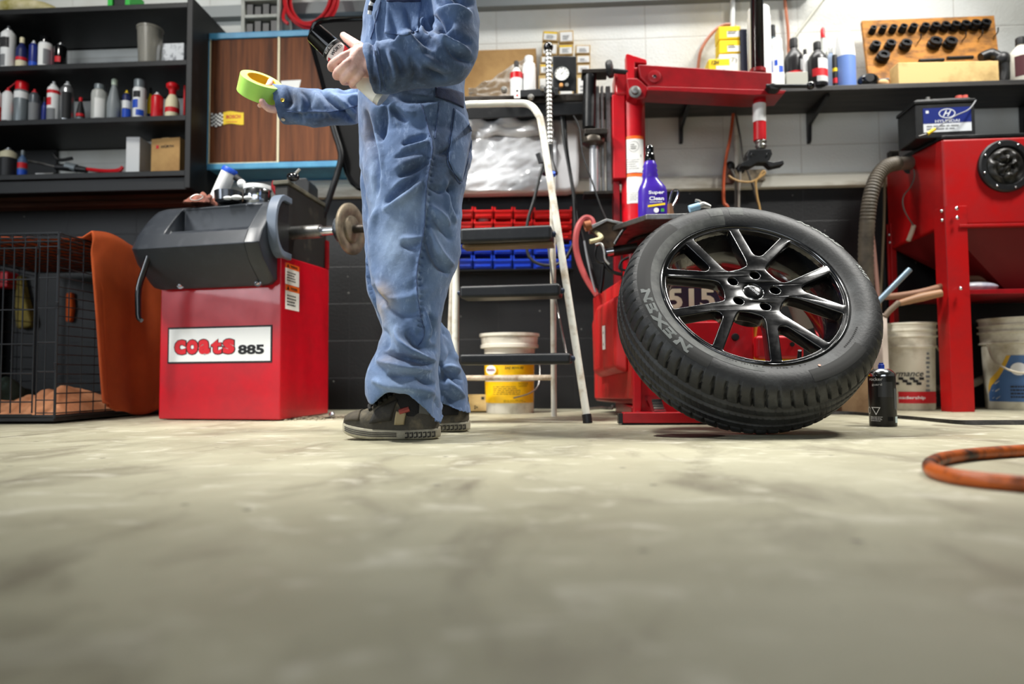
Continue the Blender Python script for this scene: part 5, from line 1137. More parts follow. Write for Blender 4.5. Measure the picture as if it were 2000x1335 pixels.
tag(M().sphere((P(1722, 160, yi2 - .03).x, yi2 - .04, zs + .018), .024, 10, 6, sc=(1.2, .8, .75)).build('foam_lump', mat('peach_foam', (206, 160, 112), .9)), 'small peach foam lump beside the round black horn', 'lump')
# socket board
bo = [P(1683, 40, yi2 + .12), P(1942, 30, yi2 + .12), P(1958, 160, yi2 + .02), P(1700, 166, yi2 + .02)]
bo[2].z = zs + .004; bo[3].z = zs + .004
OSB = mat('brown_pegboard', (176, 116, 40), .75, col2=(112, 72, 26), vs=16, lo=.42, hi=.66, stretch=(1, 1, 2), bump=.2, bs=80)
t = thing('socket_board', 'brown chipboard panel carrying black sockets, leaning on the right wall', 'board', (bo[2] + bo[3]) / 2)
nb_ = (bo[1] - bo[0]).cross(bo[0] - bo[3]).normalized()
M().prism(bo, nb_ * -.018).build('panel', OSB, t, bevel=.002)
def bpnt(x, y):
    d = P(x, y, 3) - CAMO; k = (bo[0] - CAMO).dot(nb_) / d.dot(nb_); return CAMO + d * k
SOC = mat('black_socket_steel', (20, 20, 22), .4, .6)
gs = 'black sockets on the brown board'
ss = [(1702 + i * 19.6 + (3 if i > 4 else 0), 61 - i * .95, 6.2 + i * .3, 'row1') for i in range(12)] + [(1707, 92, 9, ''), (1736, 90, 9.5, ''), (1766, 90, 10.5, ''), (1823, 86, 12, ''), (1853, 86, 11.5, ''), (1722, 113, 11.5, '')]
nm2 = ['left one of the three medium sockets', 'middle one of the three medium sockets', 'right one of the three medium sockets', 'left one of the two large sockets', 'right one of the two large sockets', 'lone large socket low at left']
ordn = ['first', 'second', 'third', 'fourth', 'fifth', 'sixth', 'seventh', 'eighth', 'ninth', 'tenth', 'eleventh', 'last']
for i, (x, y, r_, k) in enumerate(ss):
    q = bpnt(x, y + 3); rr = r_ * S(yi2) * 1.1; L_ = .032
    lab = f'black socket, {ordn[i]} from left in the top row of the board' if k else f'black socket, {nm2[i - 12]} on the board'
    t2 = thing('socket', lab, 'socket', q, gs)
    ax_ = (nb_ if nb_.y < 0 else -nb_) + Z * .25
    M().lathe([(0, 0), (rr, 0), (rr, L_ * .5), (rr * .88, L_ * .6), (rr * .88, L_), (rr * .5, L_), (rr * .45, L_ * .7), (0, L_ * .7)], q, ax_, 20).build('body', SOC, t2)
for i, (x, y) in enumerate(((1792, 84), (1879, 80), (1911, 76), (1941, 72))):
    q = bpnt(x, y); m = M(); m.tube([q, q + nb_ * (-.03 if nb_.y > 0 else .03), q + nb_ * (-.034 if nb_.y > 0 else .034) + Z * .02], .003, 6); m.build('hook', DST, t)
for i, (x0, x1, y) in enumerate(((1795, 1843, 119), (1850, 1900, 114))):
    q0, q1 = P(x0, y, yi2 + .0), P(x1, y - 2, yi2 + .0); tag(M().cyl(q0, q1, .009, n=12).build('extension_bar', SOC), ['left black extension bar resting on the long carton', 'right black extension bar resting on the long carton'][i], 'bar', 'extension bars on the right shelf')
a = P(1753, 163, yi2 - .06); b_ = P(1952, 118, yi2 - .06); T_ = Matrix.Translation(((a.x + b_.x) / 2, yi2 - .02, zs + .052)) @ Matrix.Rotation(.03, 4, 'Z')
w = b_.x - a.x
tag(M().box(-w / 2, -.04, -.05, w / 2, .035, .05, T=T_).build('long_carton', mat('kraft_card', (214, 182, 122), .75, col2=(176, 146, 92), vs=8, lo=.5, hi=.7), bevel=.004), 'long pale brown carton lying before the socket board', 'box')
t = thing('impact_tool', 'black air tool lying behind right end of the long carton', 'tool', (P(1950, 150, yi2 + .05).x, yi2 + .05, zs))
M().sphere(P(1958, 116, yi2 + .0), .035, 14, 10, sc=(1, .8, 1)).build('head', BLK, t); M().tube([P(1958, 118, yi2), P(1962, 140, yi2), P(1958, 160, yi2)], .022, 10).build('grip', BLK, t); M().tube([P(1915, 112, yi2 + .02), P(1935, 106, yi2 + .02), P(1955, 114, yi2)], [.02, .026, .02], 10).build('barrel', BLK, t)
t = pxv(1972, 2012, 74, zs, yi2 - .02, 'oil_jug', 'white oil jug with dark label at the right edge of the shelf', 'jug', 'bottle', OFFW, INK, [(.12, .55, mat('dark_red_label', (70, 22, 28), .5), PI * 1.15, PI * 1.5)])

# ------------------------------------------------------------------ wiring on the wall
def onwall(o, lab, cat, grp=None): return tag(o, lab, cat, grp)
t = thing('conduit', 'painted vertical conduit with outlet box on the white wall behind the mount head', 'conduit', P(1434, 345, WY))
m = M(); q = P(1435, 210, WY); m.cyl((q.x, WY - .016, P(1435, 330, WY).z), (q.x, WY - .016, zs - .03), .012); m.build('pipe', LEDW, t)
m = M(); m.box(P(1408, 340, WY).x, WY - .075, P(1408, 366, WY).z, P(1426, 340, WY).x, WY - .045, P(1408, 330, WY).z); m.build('outlet_box', mat('brown_outlet', (84, 52, 40), .6), t, bevel=.004)
m = M(); m.box(P(1428, 340, WY).x, WY - .07, P(1408, 362, WY).z, P(1486, 340, WY).x, WY - .045, P(1408, 340, WY).z); m.build('cover_plate', mat('stained_plate', (150, 136, 112), .5, col2=(60, 50, 40), vs=20), t, bevel=.003)
for x, y in ((1426, 325), (1446, 331)): M().sphere(P(x, y, WY - .06), .024, 14, 10, sc=(1, .9, 1.1)).build('plug', BLK, t)
def wire(name, lab, pts, r, m_, Y=WY - .085): return tag(M().tube([P(x, y, Y) for x, y in pts], r, 8, sub=5).build(name, m_), lab, 'cord')
ORC = mat('orange_cord', (190, 84, 44), .5); GRC = mat('grey_cord', (92, 90, 84), .5); TANW = mat('tan_wire', (188, 150, 92), .5); COP = mat('copper_cord', (176, 108, 80), .45)
wire('power_cord', 'orange cord hanging from the shelf past the brown outlet box', [(1432, 222), (1426, 270), (1416, 320), (1413, 360), (1414, 395), (1420, 402), (1428, 420)], .0075, ORC)
wire('power_cord', 'grey cord dropping from the left black plug', [(1428, 330), (1436, 350), (1437, 380), (1437, 420), (1437, 470)], .006, GRC)
wire('power_cord', 'pale grey cord dropping from the right black plug', [(1446, 336), (1445, 352), (1443, 380), (1442, 470)], .006, mat('pale_grey_cord', (140, 134, 124), .5), WY - .1)
wire('power_cord', 'dark cord running from the shelf diagonally behind the mount head', [(1436, 218), (1446, 270), (1452, 312), (1464, 345), (1475, 380), (1486, 420), (1490, 470)], .005, mat('dark_cord', (66, 62, 58), .5), WY - .115)
wire('twisted_wire', 'loose tan wire looped under the mount head', [(1423, 343), (1432, 349), (1446, 354), (1466, 355), (1480, 349), (1494, 338), (1490, 334), (1482, 346), (1476, 356), (1479, 385), (1484, 408), (1488, 450)], .005, TANW, WY - .13)
wire('power_cord', 'copper coloured cord bent over the yellow boxes', [(1362, 172), (1364, 126), (1372, 92), (1398, 58), (1424, 48), (1446, 62), (1456, 100), (1458, 150)], .008, COP, WY - .02)
wire('power_cord', 'copper coloured cord hanging straight behind the dark bottle', [(1532, -40), (1534, 10), (1539, 60), (1540, 110), (1536, 140)], .008, COP, WY - .02)
wire('thin_rod', 'thin grey rod slanting down to the dark bottle', [(1640, -40), (1600, 10), (1570, 50), (1546, 82)], .006, mat('grey_rod', (176, 174, 160), .5), WY - .06)
wire('wall_pipe', 'white pipe running up the wall above the yellow boxes', [(1432, -60), (1431, 20), (1430, 62)], .012, mat('white_pipe', (214, 218, 218), .5), WY - .02)

# ------------------------------------------------------------------ red blast cabinet
FLc = P(1841, 300, 2.98); BLc = P(1728, 300, 3.385); FLc.z = 0; BLc.z = 0
sdv = (BLc - FLc); fdv = Vector((-sdv.y, sdv.x, 0)).normalized(); fdv = fdv if fdv.x > 0 else -fdv
fdv = Vector((1, -.02, 0)).normalized()
ztop = P(1842, 271, 2.98).z; zfb = P(1842, 440, 2.98).z; zsb = P(1744, 486, 3.37).z
WB_ = .85
def bc(d, w, z): return FLc + sdv * d + fdv * w + Z * z
t = thing('blast_cabinet', 'red blast cabinet with round black glove port at right edge', 'cabinet', bc(.5, .4, 0))
CABM = mat('cabinet_red', (176, 12, 14), .36, col2=(150, 10, 14), vs=7, lo=.35, hi=.7, rvar=.15)
m = M(); m.add([bc(0, 0, zfb), bc(0, WB_, zfb), bc(1, WB_, zsb), bc(1, 0, zsb), bc(0, 0, ztop), bc(0, WB_, ztop), bc(1, WB_, ztop), bc(1, 0, ztop)], [(3, 2, 1, 0), (4, 5, 6, 7), (0, 1, 5, 4), (1, 2, 6, 5), (2, 3, 7, 6), (3, 0, 4, 7)]); m.build('body', CABM, t, bevel=.012, seg=3)
m = M(); m.hexa([bc(.0, .0, ztop), bc(0, WB_, ztop), bc(.9, WB_, ztop), bc(.9, .0, ztop), bc(.0, .0, ztop + .016), bc(0, WB_, ztop + .016), bc(.9, WB_, ztop + .016), bc(.9, .0, ztop + .016)]); m.build('lid', BLKM, t, bevel=.004)
m = M(); zlip = zfb; m.hexa([bc(-.03, .05, zlip - .012), bc(-.03, WB_, zlip - .012), bc(.05, WB_, zlip - .012), bc(.05, .05, zlip - .012), bc(-.03, .05, zlip + .0), bc(-.03, WB_, zlip + .0), bc(.05, WB_, zlip + .0), bc(.05, .05, zlip + .0)]); m.build('front_lip', CABM, t, bevel=.002)
# hopper below
zh0 = P(1900, 556, 3.1).z - .02
ct = bc(.5, WB_ / 2, zh0)
m = M(); q = [bc(.06, .02, zfb), bc(.06, WB_ - .02, zfb), bc(.97, WB_ - .02, zsb), bc(.97, .02, zsb)]; w_ = [ct + Vector((-.1, -.08, 0)), ct + Vector((.1, -.08, 0)), ct + Vector((.1, .08, 0)), ct + Vector((-.1, .08, 0))]
m.add(q + w_, [(0, 1, 5, 4), (1, 2, 6, 5), (2, 3, 7, 6), (3, 0, 4, 7), (0, 3, 2, 1), (4, 5, 6, 7)]); m.build('hopper', mat('hopper_red', (104, 10, 14), .5), t)
# angle-iron legs
def leg(d, w, zt_, sgn, dd=1, wid=.09):
    m = M(); a = bc(d, w, 0); f_ = fdv * sgn; s_ = sdv.normalized() * dd
    for p0, p1 in ((f_ * wid, s_ * .004), (f_ * .004, s_ * wid * .8)):
        q = [a, a + p0, a + p0 + p1, a + p1]
        if (p0.cross(p1)).z < 0: q = q[::-1]
        m.hexa([v for v in q] + [v + Z * zt_ for v in q])
    return m
zl = P(1840, 402, 2.97).z
l1 = leg(-.012, -.004, zl, 1).build('leg', CABM, t, bevel=.002); leg(1.0, -.004, P(1735, 438, 3.38).z, 1, -1, .04).build('leg', CABM, t, bevel=.002)
leg(-.012, WB_ + .004, zl, -1).build('leg', CABM, t, bevel=.002); leg(1.0, WB_ + .004, .8, -1, -1, .05).build('leg', CABM, t, bevel=.002)
for x, y in ((1869, 407), (1870, 425)):
    q = P(x, y, 2.955); M().sphere(q, .008, 10, 8, sc=(1, .6, 1)).build('bolt', CHR, l1)
for x, y in ((1839, 412), (1840, 430), (1737, 458), (1738, 473)): M().sphere(P(x, y, 2.985 if x > 1800 else 3.36), .007, 10, 8).build('bolt', CHR, t)
# shelf between the legs
zsh = P(1880, 566, 2.99).z
m = M(); m.hexa([bc(-.0, .03, zsh - .02), bc(0, WB_ - .02, zsh - .02), bc(1, WB_ - .02, zsh - .02), bc(1, .0, zsh - .02), bc(0, .03, zsh), bc(0, WB_ - .02, zsh), bc(1, WB_ - .02, zsh), bc(1, .0, zsh)]); m.build('lower_shelf', REDD, t, bevel=.002)
q = P(1876, 563, 2.955); M().sphere(q, .008, 10, 8).build('bolt', CHR, t)
# glove port
gc = P(1962, 325, 2.975); gr = 50 * S(2.975)
m = M(); m.lathe([(gr * .72, 0), (gr, 0), (gr * 1.0, -.012), (gr * .95, -.018), (gr * .76, -.018), (gr * .72, -.01), (gr * .72, 0)], gc, axis=(0, 1, 0), n=48); gp_ = m.build('glove_port', BLK, t)
m = M()
def glv(u, v):
    a = 2 * PI * u; r_ = gr * .74 * (1 - v); n = noise.noise(Vector((math.cos(a) * 1.6, math.sin(a) * 1.6, v * 3)))
    return gc + Vector((r_ * math.cos(a), -.006 + .0 - .028 * v * (1 - v) * 2 - .03 * n * (1 if v < .98 else 0) * min(1, v * 3), r_ * math.sin(a)))
m.grid(glv, 48, 20); m.build('glove', mat('black_glove_rubber', (20, 19, 18), .4, col2=(38, 36, 32), vs=8), gp_)
for k in range(8):
    a = 2 * PI * k / 8 + .3; M().sphere(gc + Vector((gr * .88 * math.cos(a), -.019, gr * .88 * math.sin(a))), .005, 8, 6).build('screw', CHR, gp_)
# side hose fitting and hose
sh_ = lambda x, y, o=0: P(x, y, 3.19 + o)
m = M(); m.lathe([(0, 0), (.045, 0), (.045, .014), (0, .014)], P(1783, 320, 3.2), axis=(-1, -.3, 0), n=24); m.build('hose_flange', BLK, t)
m = M(); m.cyl(P(1781, 318, 3.2), P(1748, 320, 3.12), .03, n=20); m.build('hose_cuff', mat('grey_cuff', (104, 98, 88), .6), t)
pts = catmull([P(x, y, Y) for x, y, Y in ((1752, 319, 3.12), (1730, 326, 3.08), (1712, 348, 3.06), (1700, 385, 3.05), (1694, 430, 3.06), (1691, 490, 3.08), (1692, 560, 3.1), (1696, 640, 3.12), (1700, 730, 3.14))], 14)
m = M(); m.tube(pts, [.030 + .003 * (k % 2) for k in range(len(pts))], 16, sub=1); m.build('ribbed_hose', mat('grey_brown_hose', (84, 76, 64), .6, col2=(60, 54, 46), vs=14), t)
m = M(); q = P(1742, 305, 3.3); m.box(q.x - .02, 3.27, q.z - .05, q.x + .02, 3.31, q.z + .02); m.build('inlet_block', DST, t, bevel=.004)
cable('thin_wire', [(1784, 330), (1786, 345), (1778, 365), (1764, 385), (1766, 410), (1784, 440)], .003, 3.14, t, GRC)
cable('side_tube', [(1785, 440), (1780, 455), (1774, 470)], .01, 3.17, t, mat('clear_tube', (196, 180, 160), .4))
cable('supply_line', [(1700, 430), (1706, 480), (1712, 540), (1716, 600), (1716, 700)], .009, 3.2, t, mat('pinkish_line', (140, 104, 92), .5))
cable('supply_line', [(1728, 345), (1727, 420), (1724, 500), (1720, 590), (1722, 700)], .006, 3.3, t, mat('brass_line', (120, 106, 80), .5))
# battery on the lid
bY = 3.02; q0 = P(1766, 266, bY + .1); q1 = P(1900, 266, bY); zb0 = ztop + .0165; zb1 = P(1830, 203, bY).z
wq = P(1902, 240, bY).x - P(1788, 240, bY).x
T_ = Matrix.Translation((P(1788, 240, bY).x, bY, zb0)) @ Matrix.Rotation(-.05, 4, 'Z')
t = thing('car_battery', 'black car battery with blue label on top of the blast cabinet', 'battery', T_ @ Vector((wq / 2, .08, 0)))
hq = zb1 - zb0
m = M(); m.box(0, 0, 0, wq, .17, hq, T=T_); m.build('case', BLK, t, bevel=.006)
m = M(); m.box(-.004, -.004, hq, wq + .004, .174, hq + .016, T=T_); m.box(.01, .01, hq + .016, wq - .01, .16, hq + .026, T=T_); m.build('lid', BLKM, t, bevel=.004)
m = M(); R3 = T_.to_3x3(); rx = R3 @ X; ctr = T_ @ Vector((wq * .53, -.0005, hq * .5)); plate(m, ctr + Z * hq * .14, rx, Z, wq * .8, hq * .46, .001, 0); plate(m, ctr - Z * hq * .2, rx, Z, wq * .8, hq * .26, .001, 1)
def ell(cx_, cz_, a, b_, w_, mi):
    n_ = 32; o_ = [ctr + rx * (cx_ + (a) * math.cos(k * 2 * PI / n_)) + Z * (cz_ + b_ * math.sin(k * 2 * PI / n_)) + R3 @ Vector((0, -.0016, 0)) for k in range(n_)]; i_ = [ctr + rx * (cx_ + (a - w_) * math.cos(k * 2 * PI / n_)) + Z * (cz_ + (b_ - w_) * math.sin(k * 2 * PI / n_)) + R3 @ Vector((0, -.0016, 0)) for k in range(n_)]
    m.add(o_ + i_, [(k, (k + 1) % n_, n_ + (k + 1) % n_, n_ + k) for k in range(n_)], mi)
ell(.0, hq * .2, .034, .021, .0035, 1); txt(m, 'H', ctr + Z * hq * .2, rx, Z, .026, .036, 1, bold=.02, shear=.5, lift=.002); txt(m, 'HYUNDAI', ctr - Z * hq * .02, rx, Z, .012, .1, 1, bold=.012, lift=.002)
lines(m, ctr - Z * hq * .2, rx, Z, wq * .7, hq * .16, 2, 2, .002)
plate(m, ctr + rx * wq * -.33 + Z * hq * .26, rx, Z, .012, .012, .0014, 1)
m.build('printed_label', [mat('battery_blue', (14, 34, 112), .4), mat('battery_white', (214, 218, 222), .45), INKG], t)
for x, k in ((.28, 0), (.8, 1), (.9, 1)): m = M(); m.cyl(T_ @ Vector((wq * x, .03, hq + .026)), T_ @ Vector((wq * x, .03, hq + .04)), .013 if k else .009); m.build('terminal', [ALU, mat('pink_terminal', (214, 96, 84), .5)][k], t)
t = thing('test_lead', 'thin grey test lead with yellow sleeve hanging across the battery', 'lead', P(1816, 260, bY - .03))
M().tube([P(1906, 196, bY - .03), P(1892, 214, bY - .04), P(1866, 226, bY - .05), P(1840, 242, bY - .05), P(1826, 252, bY - .05)], .003, 8).build('wire', mat('lead_grey', (120, 122, 126), .5), t); M().cyl(P(1826, 252, bY - .05), P(1812, 261, bY - .05), .007).build('sleeve', YEL, t); M().tube([P(1812, 261, bY - .05), P(1795, 266, bY - .05)], .003, 6, sub=1).build('probe', STL, t)
# on the cabinet's lower shelf and beside it
t = thing('plastic_bag', 'crumpled white plastic bag on the lower shelf of the blast cabinet', 'bag', (P(1905, 556, 3.08).x, 3.08, zsh))
M().sphere(t.location + Vector((0, 0, .022)), .075, 22, 12, sc=(1.25, .7, .3)).build('body', mat('white_bag', (226, 226, 230), .3, col2=(170, 172, 190), vs=14, bump=.6, bs=30), t)
tag(M().tube([P(x, y, Y) for x, y, Y in ((2030, 556, 3.1), (1960, 552, 3.12), (1915, 544, 3.14), (1880, 546, 3.12), (1850, 556, 3.04), (1800, 570, 2.99), (1750, 578, 3.02), (1726, 579, 3.06))], .014, 10).build('brown_hose', mat('brown_hose', (134, 98, 76), .6)), 'brown hose lying along the lower shelf of the blast cabinet', 'hose')
t = thing('blast_gun', 'wooden handled tool sticking out left from the lower shelf', 'tool', P(1790, 590, 3.0)); M().tube([P(1838, 572, 2.95), P(1800, 580, 2.95), P(1756, 592, 2.95)], [.016, .019, .012], 10).build('handle', mat('tan_handle', (156, 116, 84), .5), t); M().tube([P(1756, 590, 2.95), P(1738, 606, 2.95), P(1728, 618, 2.95)], .012, 10).build('nozzle', mat('grey_nozzle', (130, 112, 96), .5), t)
t = thing('metal_rod', 'pale blue steel rod slanting up beside the tyre', 'rod', P(1722, 584, 2.9)); M().cyl(P(1502, 805, 2.9), P(1777, 526, 2.9), .012).build('shaft', mat('blue_steel', (150, 172, 190), .3, .7), t); M().cyl(P(1690, 614, 2.9), P(1706, 598, 2.9), .017).build('grip', BLK, t)

# ------------------------------------------------------------------ pails, carton, spray can, cord, hose on the floor
def pail(name, lab, pxl, pxr, ybase, ytop, Y, extra=None):
    xm = (pxl + pxr) / 2; pc = Vector((P(xm, ybase, Y).x, Y, 0)); R1 = (pxr - pxl) / 2 * S(Y); hp = P(xm, ytop, Y).z; R0 = R1 * .88
    t = thing(name, lab, 'pail', pc)
    f = lambda z: R0 + (R1 * .95 - R0) * z / hp
    M().lathe([(0, 0), (R0 * .97, 0), (R0, .006), (f(hp * .71), hp * .71), (R1 * 1.0, hp * .715), (R1 * 1.0, hp * .735), (R1 * .96, hp * .74), (R1 * .97, hp * .83), (R1 * 1.03, hp * .835), (R1 * 1.03, hp * .855), (R1 * .97, hp * .86), (R1 * .98, hp * .9), (R1 * 1.03, hp * .905), (R1 * 1.03, hp * .925), (R1 * .98, hp * .93), (R1 * .99, hp * .975), (R1 * 1.03, hp * .98), (R1 * 1.03, hp), (R1 * .94, hp), (R1 * .9, hp * .9), (0, hp * .88)], pc, n=44).build('body', mat('grimy_white_pail', (226, 221, 204), .5, col2=(154, 138, 110), vs=7, lo=.46, hi=.76), t)
    return t, pc, R0, R1, hp, f
def on_pail(pc, r, px, py):
    th = math.asin(max(-1, min(1, (P(px, py, pc.y - r).x - pc.x) / r))); z = P(px, py, pc.y - r).z
    return Vector((pc.x + r * math.sin(th), pc.y - r * math.cos(th), z)), Vector((math.cos(th), math.sin(th), 0))
t, pc, R0, R1, hp, f = pail('oil_pail', 'white pail with checkered print and red strip under the blast cabinet', 1729, 1825, 800, 632, 3.2)
rl = f(hp * .4) + .001; m = M()
c, r_ = on_pail(pc, rl, 1763, 729); txt(m, 'Performance', c, r_, Z, .026, .2, 0, bold=.01, shear=.35, wrap=rl, lift=.002)
for i in range(7):
    for j in range(3):
        if (i + j) % 2: continue
        c, r_ = on_pail(pc, rl + .002, 1744 + i * 8.5 + (2 - j) * 2.5, 739 + j * 5); plate(m, c, r_ + Z * 0, Z, 8.5 * S(3.1), 5 * S(3.1), .001, 0)
c0_, r_ = on_pail(pc, rl, 1781, 777)
def curved(m, pc, r, a0, a1, z0, z1, mi): m.lathe([(r, z0), (r, z1)], pc, n=14, a0=a0, a1=a1, mi=mi)
z0, z1q = P(1773, 788, 3.07).z, P(1773, 765, 3.07).z
curved(m, pc, f((z0 + z1q) / 2) + .0025, PI * 1.22, PI * 1.77, z0, z1q, 1); txt(m, 'Leadership', c0_, r_, Z, .017, .118, 2, bold=.02, wrap=rl, lift=.006)
c, r_ = on_pail(pc, rl, 1812, 730)
for k in range(9): c, r_ = on_pail(pc, rl, 1813, 690 + k * 9); plate(m, c, r_, Z, .012 * (1 + (k % 3) * .3), .01, .002, 3)
m.build('printed_label', [INK, INKR, INKW, INKG], t)
M().tube([pc + Vector((R1 * 1.0, -.02, hp * .72)), pc + Vector((R1 * 1.16, -.05, hp * .6)), pc + Vector((R1 * 1.14, -.08, hp * .45)), pc + Vector((R1 * .9, -.14, hp * .3))], .004, 8).build('handle', mat('pail_handle', (190, 180, 160), .5), t)
t, pc, R0, R1, hp, f = pail('oil_pail', 'white pail with blue label at right edge under the blast cabinet', 1932, 2052, 801, 622, 3.22)
m = M(); rl = f(hp * .35) + .0015
def pq(px, py): return on_pail(pc, rl, px, py)[0]
m.grid(lambda u, v: on_pail(pc, f(hp * (.1 + .5 * v)) + .002, 1966 + 3 * v + u * (70) + (1 - v) * -4 + v * 14, 785 - v * 92)[0], 16, 6, 0)
m.grid(lambda u, v: on_pail(pc, f(hp * (.1 + .5 * v)) + .0025, 1956 + u * 5 + v * 24, 785 - v * 92)[0], 3, 6, 1)
c, r_ = on_pail(pc, rl, 1996, 720); n_ = 20
nn = Vector((r_.y, -r_.x, 0)); m.add([c + nn * .004 + r_ * .03 * math.cos(k * 2 * PI / n_) + Z * .028 * math.sin(k * 2 * PI / n_) for k in range(n_)], [tuple(range(n_))], 2); lines(m, on_pail(pc, rl, 1999, 765)[0], r_, Z, .07, .06, 4, 3, .006)
m.build('printed_label', [mat('pail_blue', (72, 108, 160), .5), mat('pail_gold', (214, 170, 60), .5), INKW, INK], t)
M().tube([pc + Vector((-R1 * 1.02, -.03, hp * .72)), pc + Vector((-R1 * 1.1, -.1, hp * .52)), pc + Vector((-R1 * .85, -.19, hp * .4)), pc + Vector((-R1 * .2, -.235, hp * .42)), pc + Vector((R1 * .6, -.2, hp * .5))], .005, 8).build('handle', mat('pail_handle', (190, 180, 160), .5), t)
tag(M().tube([P(x, y, Y) for x, y, Y in ((1700, 752, 3.1), (1745, 742, 3.36), (1836, 760, 3.36), (1890, 752, 3.2), (1930, 736, 3.36), (1990, 720, 3.39))], .018, 10).build('grey_hose', mat('grey_floor_hose', (92, 86, 76), .6)), 'dusty grey hose sagging between the pails under the blast cabinet', 'hose')
a = PZ(1640, 803); b_ = PZ(1706, 803); w = b_.x - a.x; a.x -= .09; b_.x -= .09
tag(M().cbox(((a.x + b_.x) / 2, 2.95, .13), (w, .18, .26), .1).build('cardboard_box', mat('dirty_cardboard', (150, 122, 92), .85, col2=(120, 92, 66), vs=8), bevel=.004), 'dirty brown cardboard box on the floor behind the tyre', 'box')
q = P(1729, 700, 3.0); tag(M().box(q.x - .01, 3.0, .0, q.x + .014, 3.09, P(1729, 612, 3.0).z).build('flat_carton', mat('pale_pink_card', (222, 206, 196), .7), bevel=.002), 'narrow pale carton standing upright between tyre and checkered pail', 'box')
# spray can with blue nozzle
pc = PZ(1724, 833); pc = Vector((P(1724, 800, pc.y + .03).x, pc.y + .03, 0)); r_ = 23.5 * S(pc.y); zt_ = lambda y: P(1724, y, pc.y).z
t = thing('spray_can', 'black aerosol with blue nozzle standing on the floor beside the wheel', 'spray can', pc)
h0 = zt_(734)
M().lathe([(0, 0), (r_ * .97, 0), (r_, .003), (r_, h0)], pc, n=36).build('body', mat('black_lacquer_can', (20, 20, 22), .28), t)
M().lathe([(r_, h0), (r_ * 1.0, h0 + .004), (r_ * .96, h0 + .008), (r_ * .86, h0 + .014), (r_ * .7, zt_(722)), (r_ * .55, zt_(720)), (r_ * .5, zt_(721)), (0, zt_(721))], pc, n=36).build('dome', CHR, t)
M().lathe([(0, zt_(721)), (.009, zt_(721)), (.009, zt_(712)), (.0065, zt_(711)), (.0065, zt_(708)), (0, zt_(708))], pc, n=16).build('nozzle', mat('blue_nozzle', (20, 60, 170), .35), t)
m = M(); rl = r_ + .0006
curved(m, pc, rl, PI * 1.27, PI * 1.62, zt_(774), zt_(745), 0); curved(m, pc, rl, PI * 1.66, PI * 1.98, zt_(798), zt_(758), 1); curved(m, pc, rl, PI * 1.68, PI * 1.98, zt_(824), zt_(812), 2)
c, rv = on_pail(pc, r_, 1714, 740); txt(m, 'rocker', c, rv, Z, .010, .042, 3, wrap=r_, lift=.0015); c, rv = on_pail(pc, r_, 1716, 751); txt(m, 'guard', c, rv, Z, .009, .03, 3, wrap=r_, lift=.002)
c, rv = on_pail(pc, r_, 1716, 802); m.add([c + Vector((rv.y, -rv.x, 0)) * .002 + rv * a + Z * b_ for a, b_ in ((-.014, .011), (.014, .011), (0, -.014), (-.010, .0085), (.010, .0085), (0, -.009))], [(0, 3, 5, 2), (2, 5, 4, 1), (0, 1, 4, 3)], 3)
lines(m, on_pail(pc, r_, 1718, 818)[0], rv, Z, .04, .016, 4, 3, .002, .35); c, rv = on_pail(pc, r_, 1703, 802); oo = Vector((rv.y, -rv.x, 0)); m.add([c + oo * .001 + rv * .008 * math.cos(k * PI / 8) + Z * .011 * math.sin(k * PI / 8) for k in range(16)] + [c + oo * .001 + rv * .0065 * math.cos(k * PI / 8) + Z * .009 * math.sin(k * PI / 8) for k in range(16)], [(k, (k + 1) % 16, 16 + (k + 1) % 16, 16 + k) for k in range(16)], 3)
for k in range(7): c, rv = on_pail(pc, r_, 1735 + k * 1.6, 818); plate(m, c, rv, Z, .0012, .012, .0016, 4)
m.build('printed_label', [mat('charcoal_print', (52, 53, 55), .4), mat('grey_print', (84, 86, 88), .4), mat('barcode_ground', (206, 224, 224), .5), INKW, INK], t)
# flat cord and orange hose
m = M(); pts = catmull([PZ(x, y) for x, y in ((1600, 808), (1660, 809), (1720, 814), (1780, 819), (1830, 824), (1880, 828), (1940, 828), (2000, 828), (2080, 828))], 8)
vs = []; fs = []
for i, q in enumerate(pts): vs += [(q.x, q.y - .03, 0.001), (q.x, q.y - .024, .012), (q.x, q.y + .024, .012), (q.x, q.y + .03, 0.001)]
for i in range(len(pts) - 1):
    for k in range(3): fs.append((i * 4 + k, i * 4 + k + 1, i * 4 + 5 + k, i * 4 + 4 + k))
m.add(vs, fs); tag(m.build('rubber_cord_cover', mat('black_cord_cover', (26, 26, 24), .7, col2=(54, 50, 44), vs=30, bump=.3, bs=90)), 'flat black rubber strip lying across the floor at right', 'strip')
m = M(); r_ = .0115
pts = [PZ(x, y, r_) for x, y in ((2200, 865), (2080, 872), (2000, 879), (1940, 883), (1885, 888), (1845, 894), (1822, 902), (1816, 911), (1826, 920), (1860, 929), (1910, 936), (1960, 941), (2010, 945), (2100, 950), (2250, 955))]
o = m.tube(pts, r_, 16, sub=6).build('rubber_hose', mat('orange_rubber_hose', (176, 84, 26), .42, col2=(44, 30, 22), vs=15, lo=.42, hi=.6, bump=.1, bs=60)); tag(o, 'stained orange rubber hose looped on the floor in right foreground', 'hose')
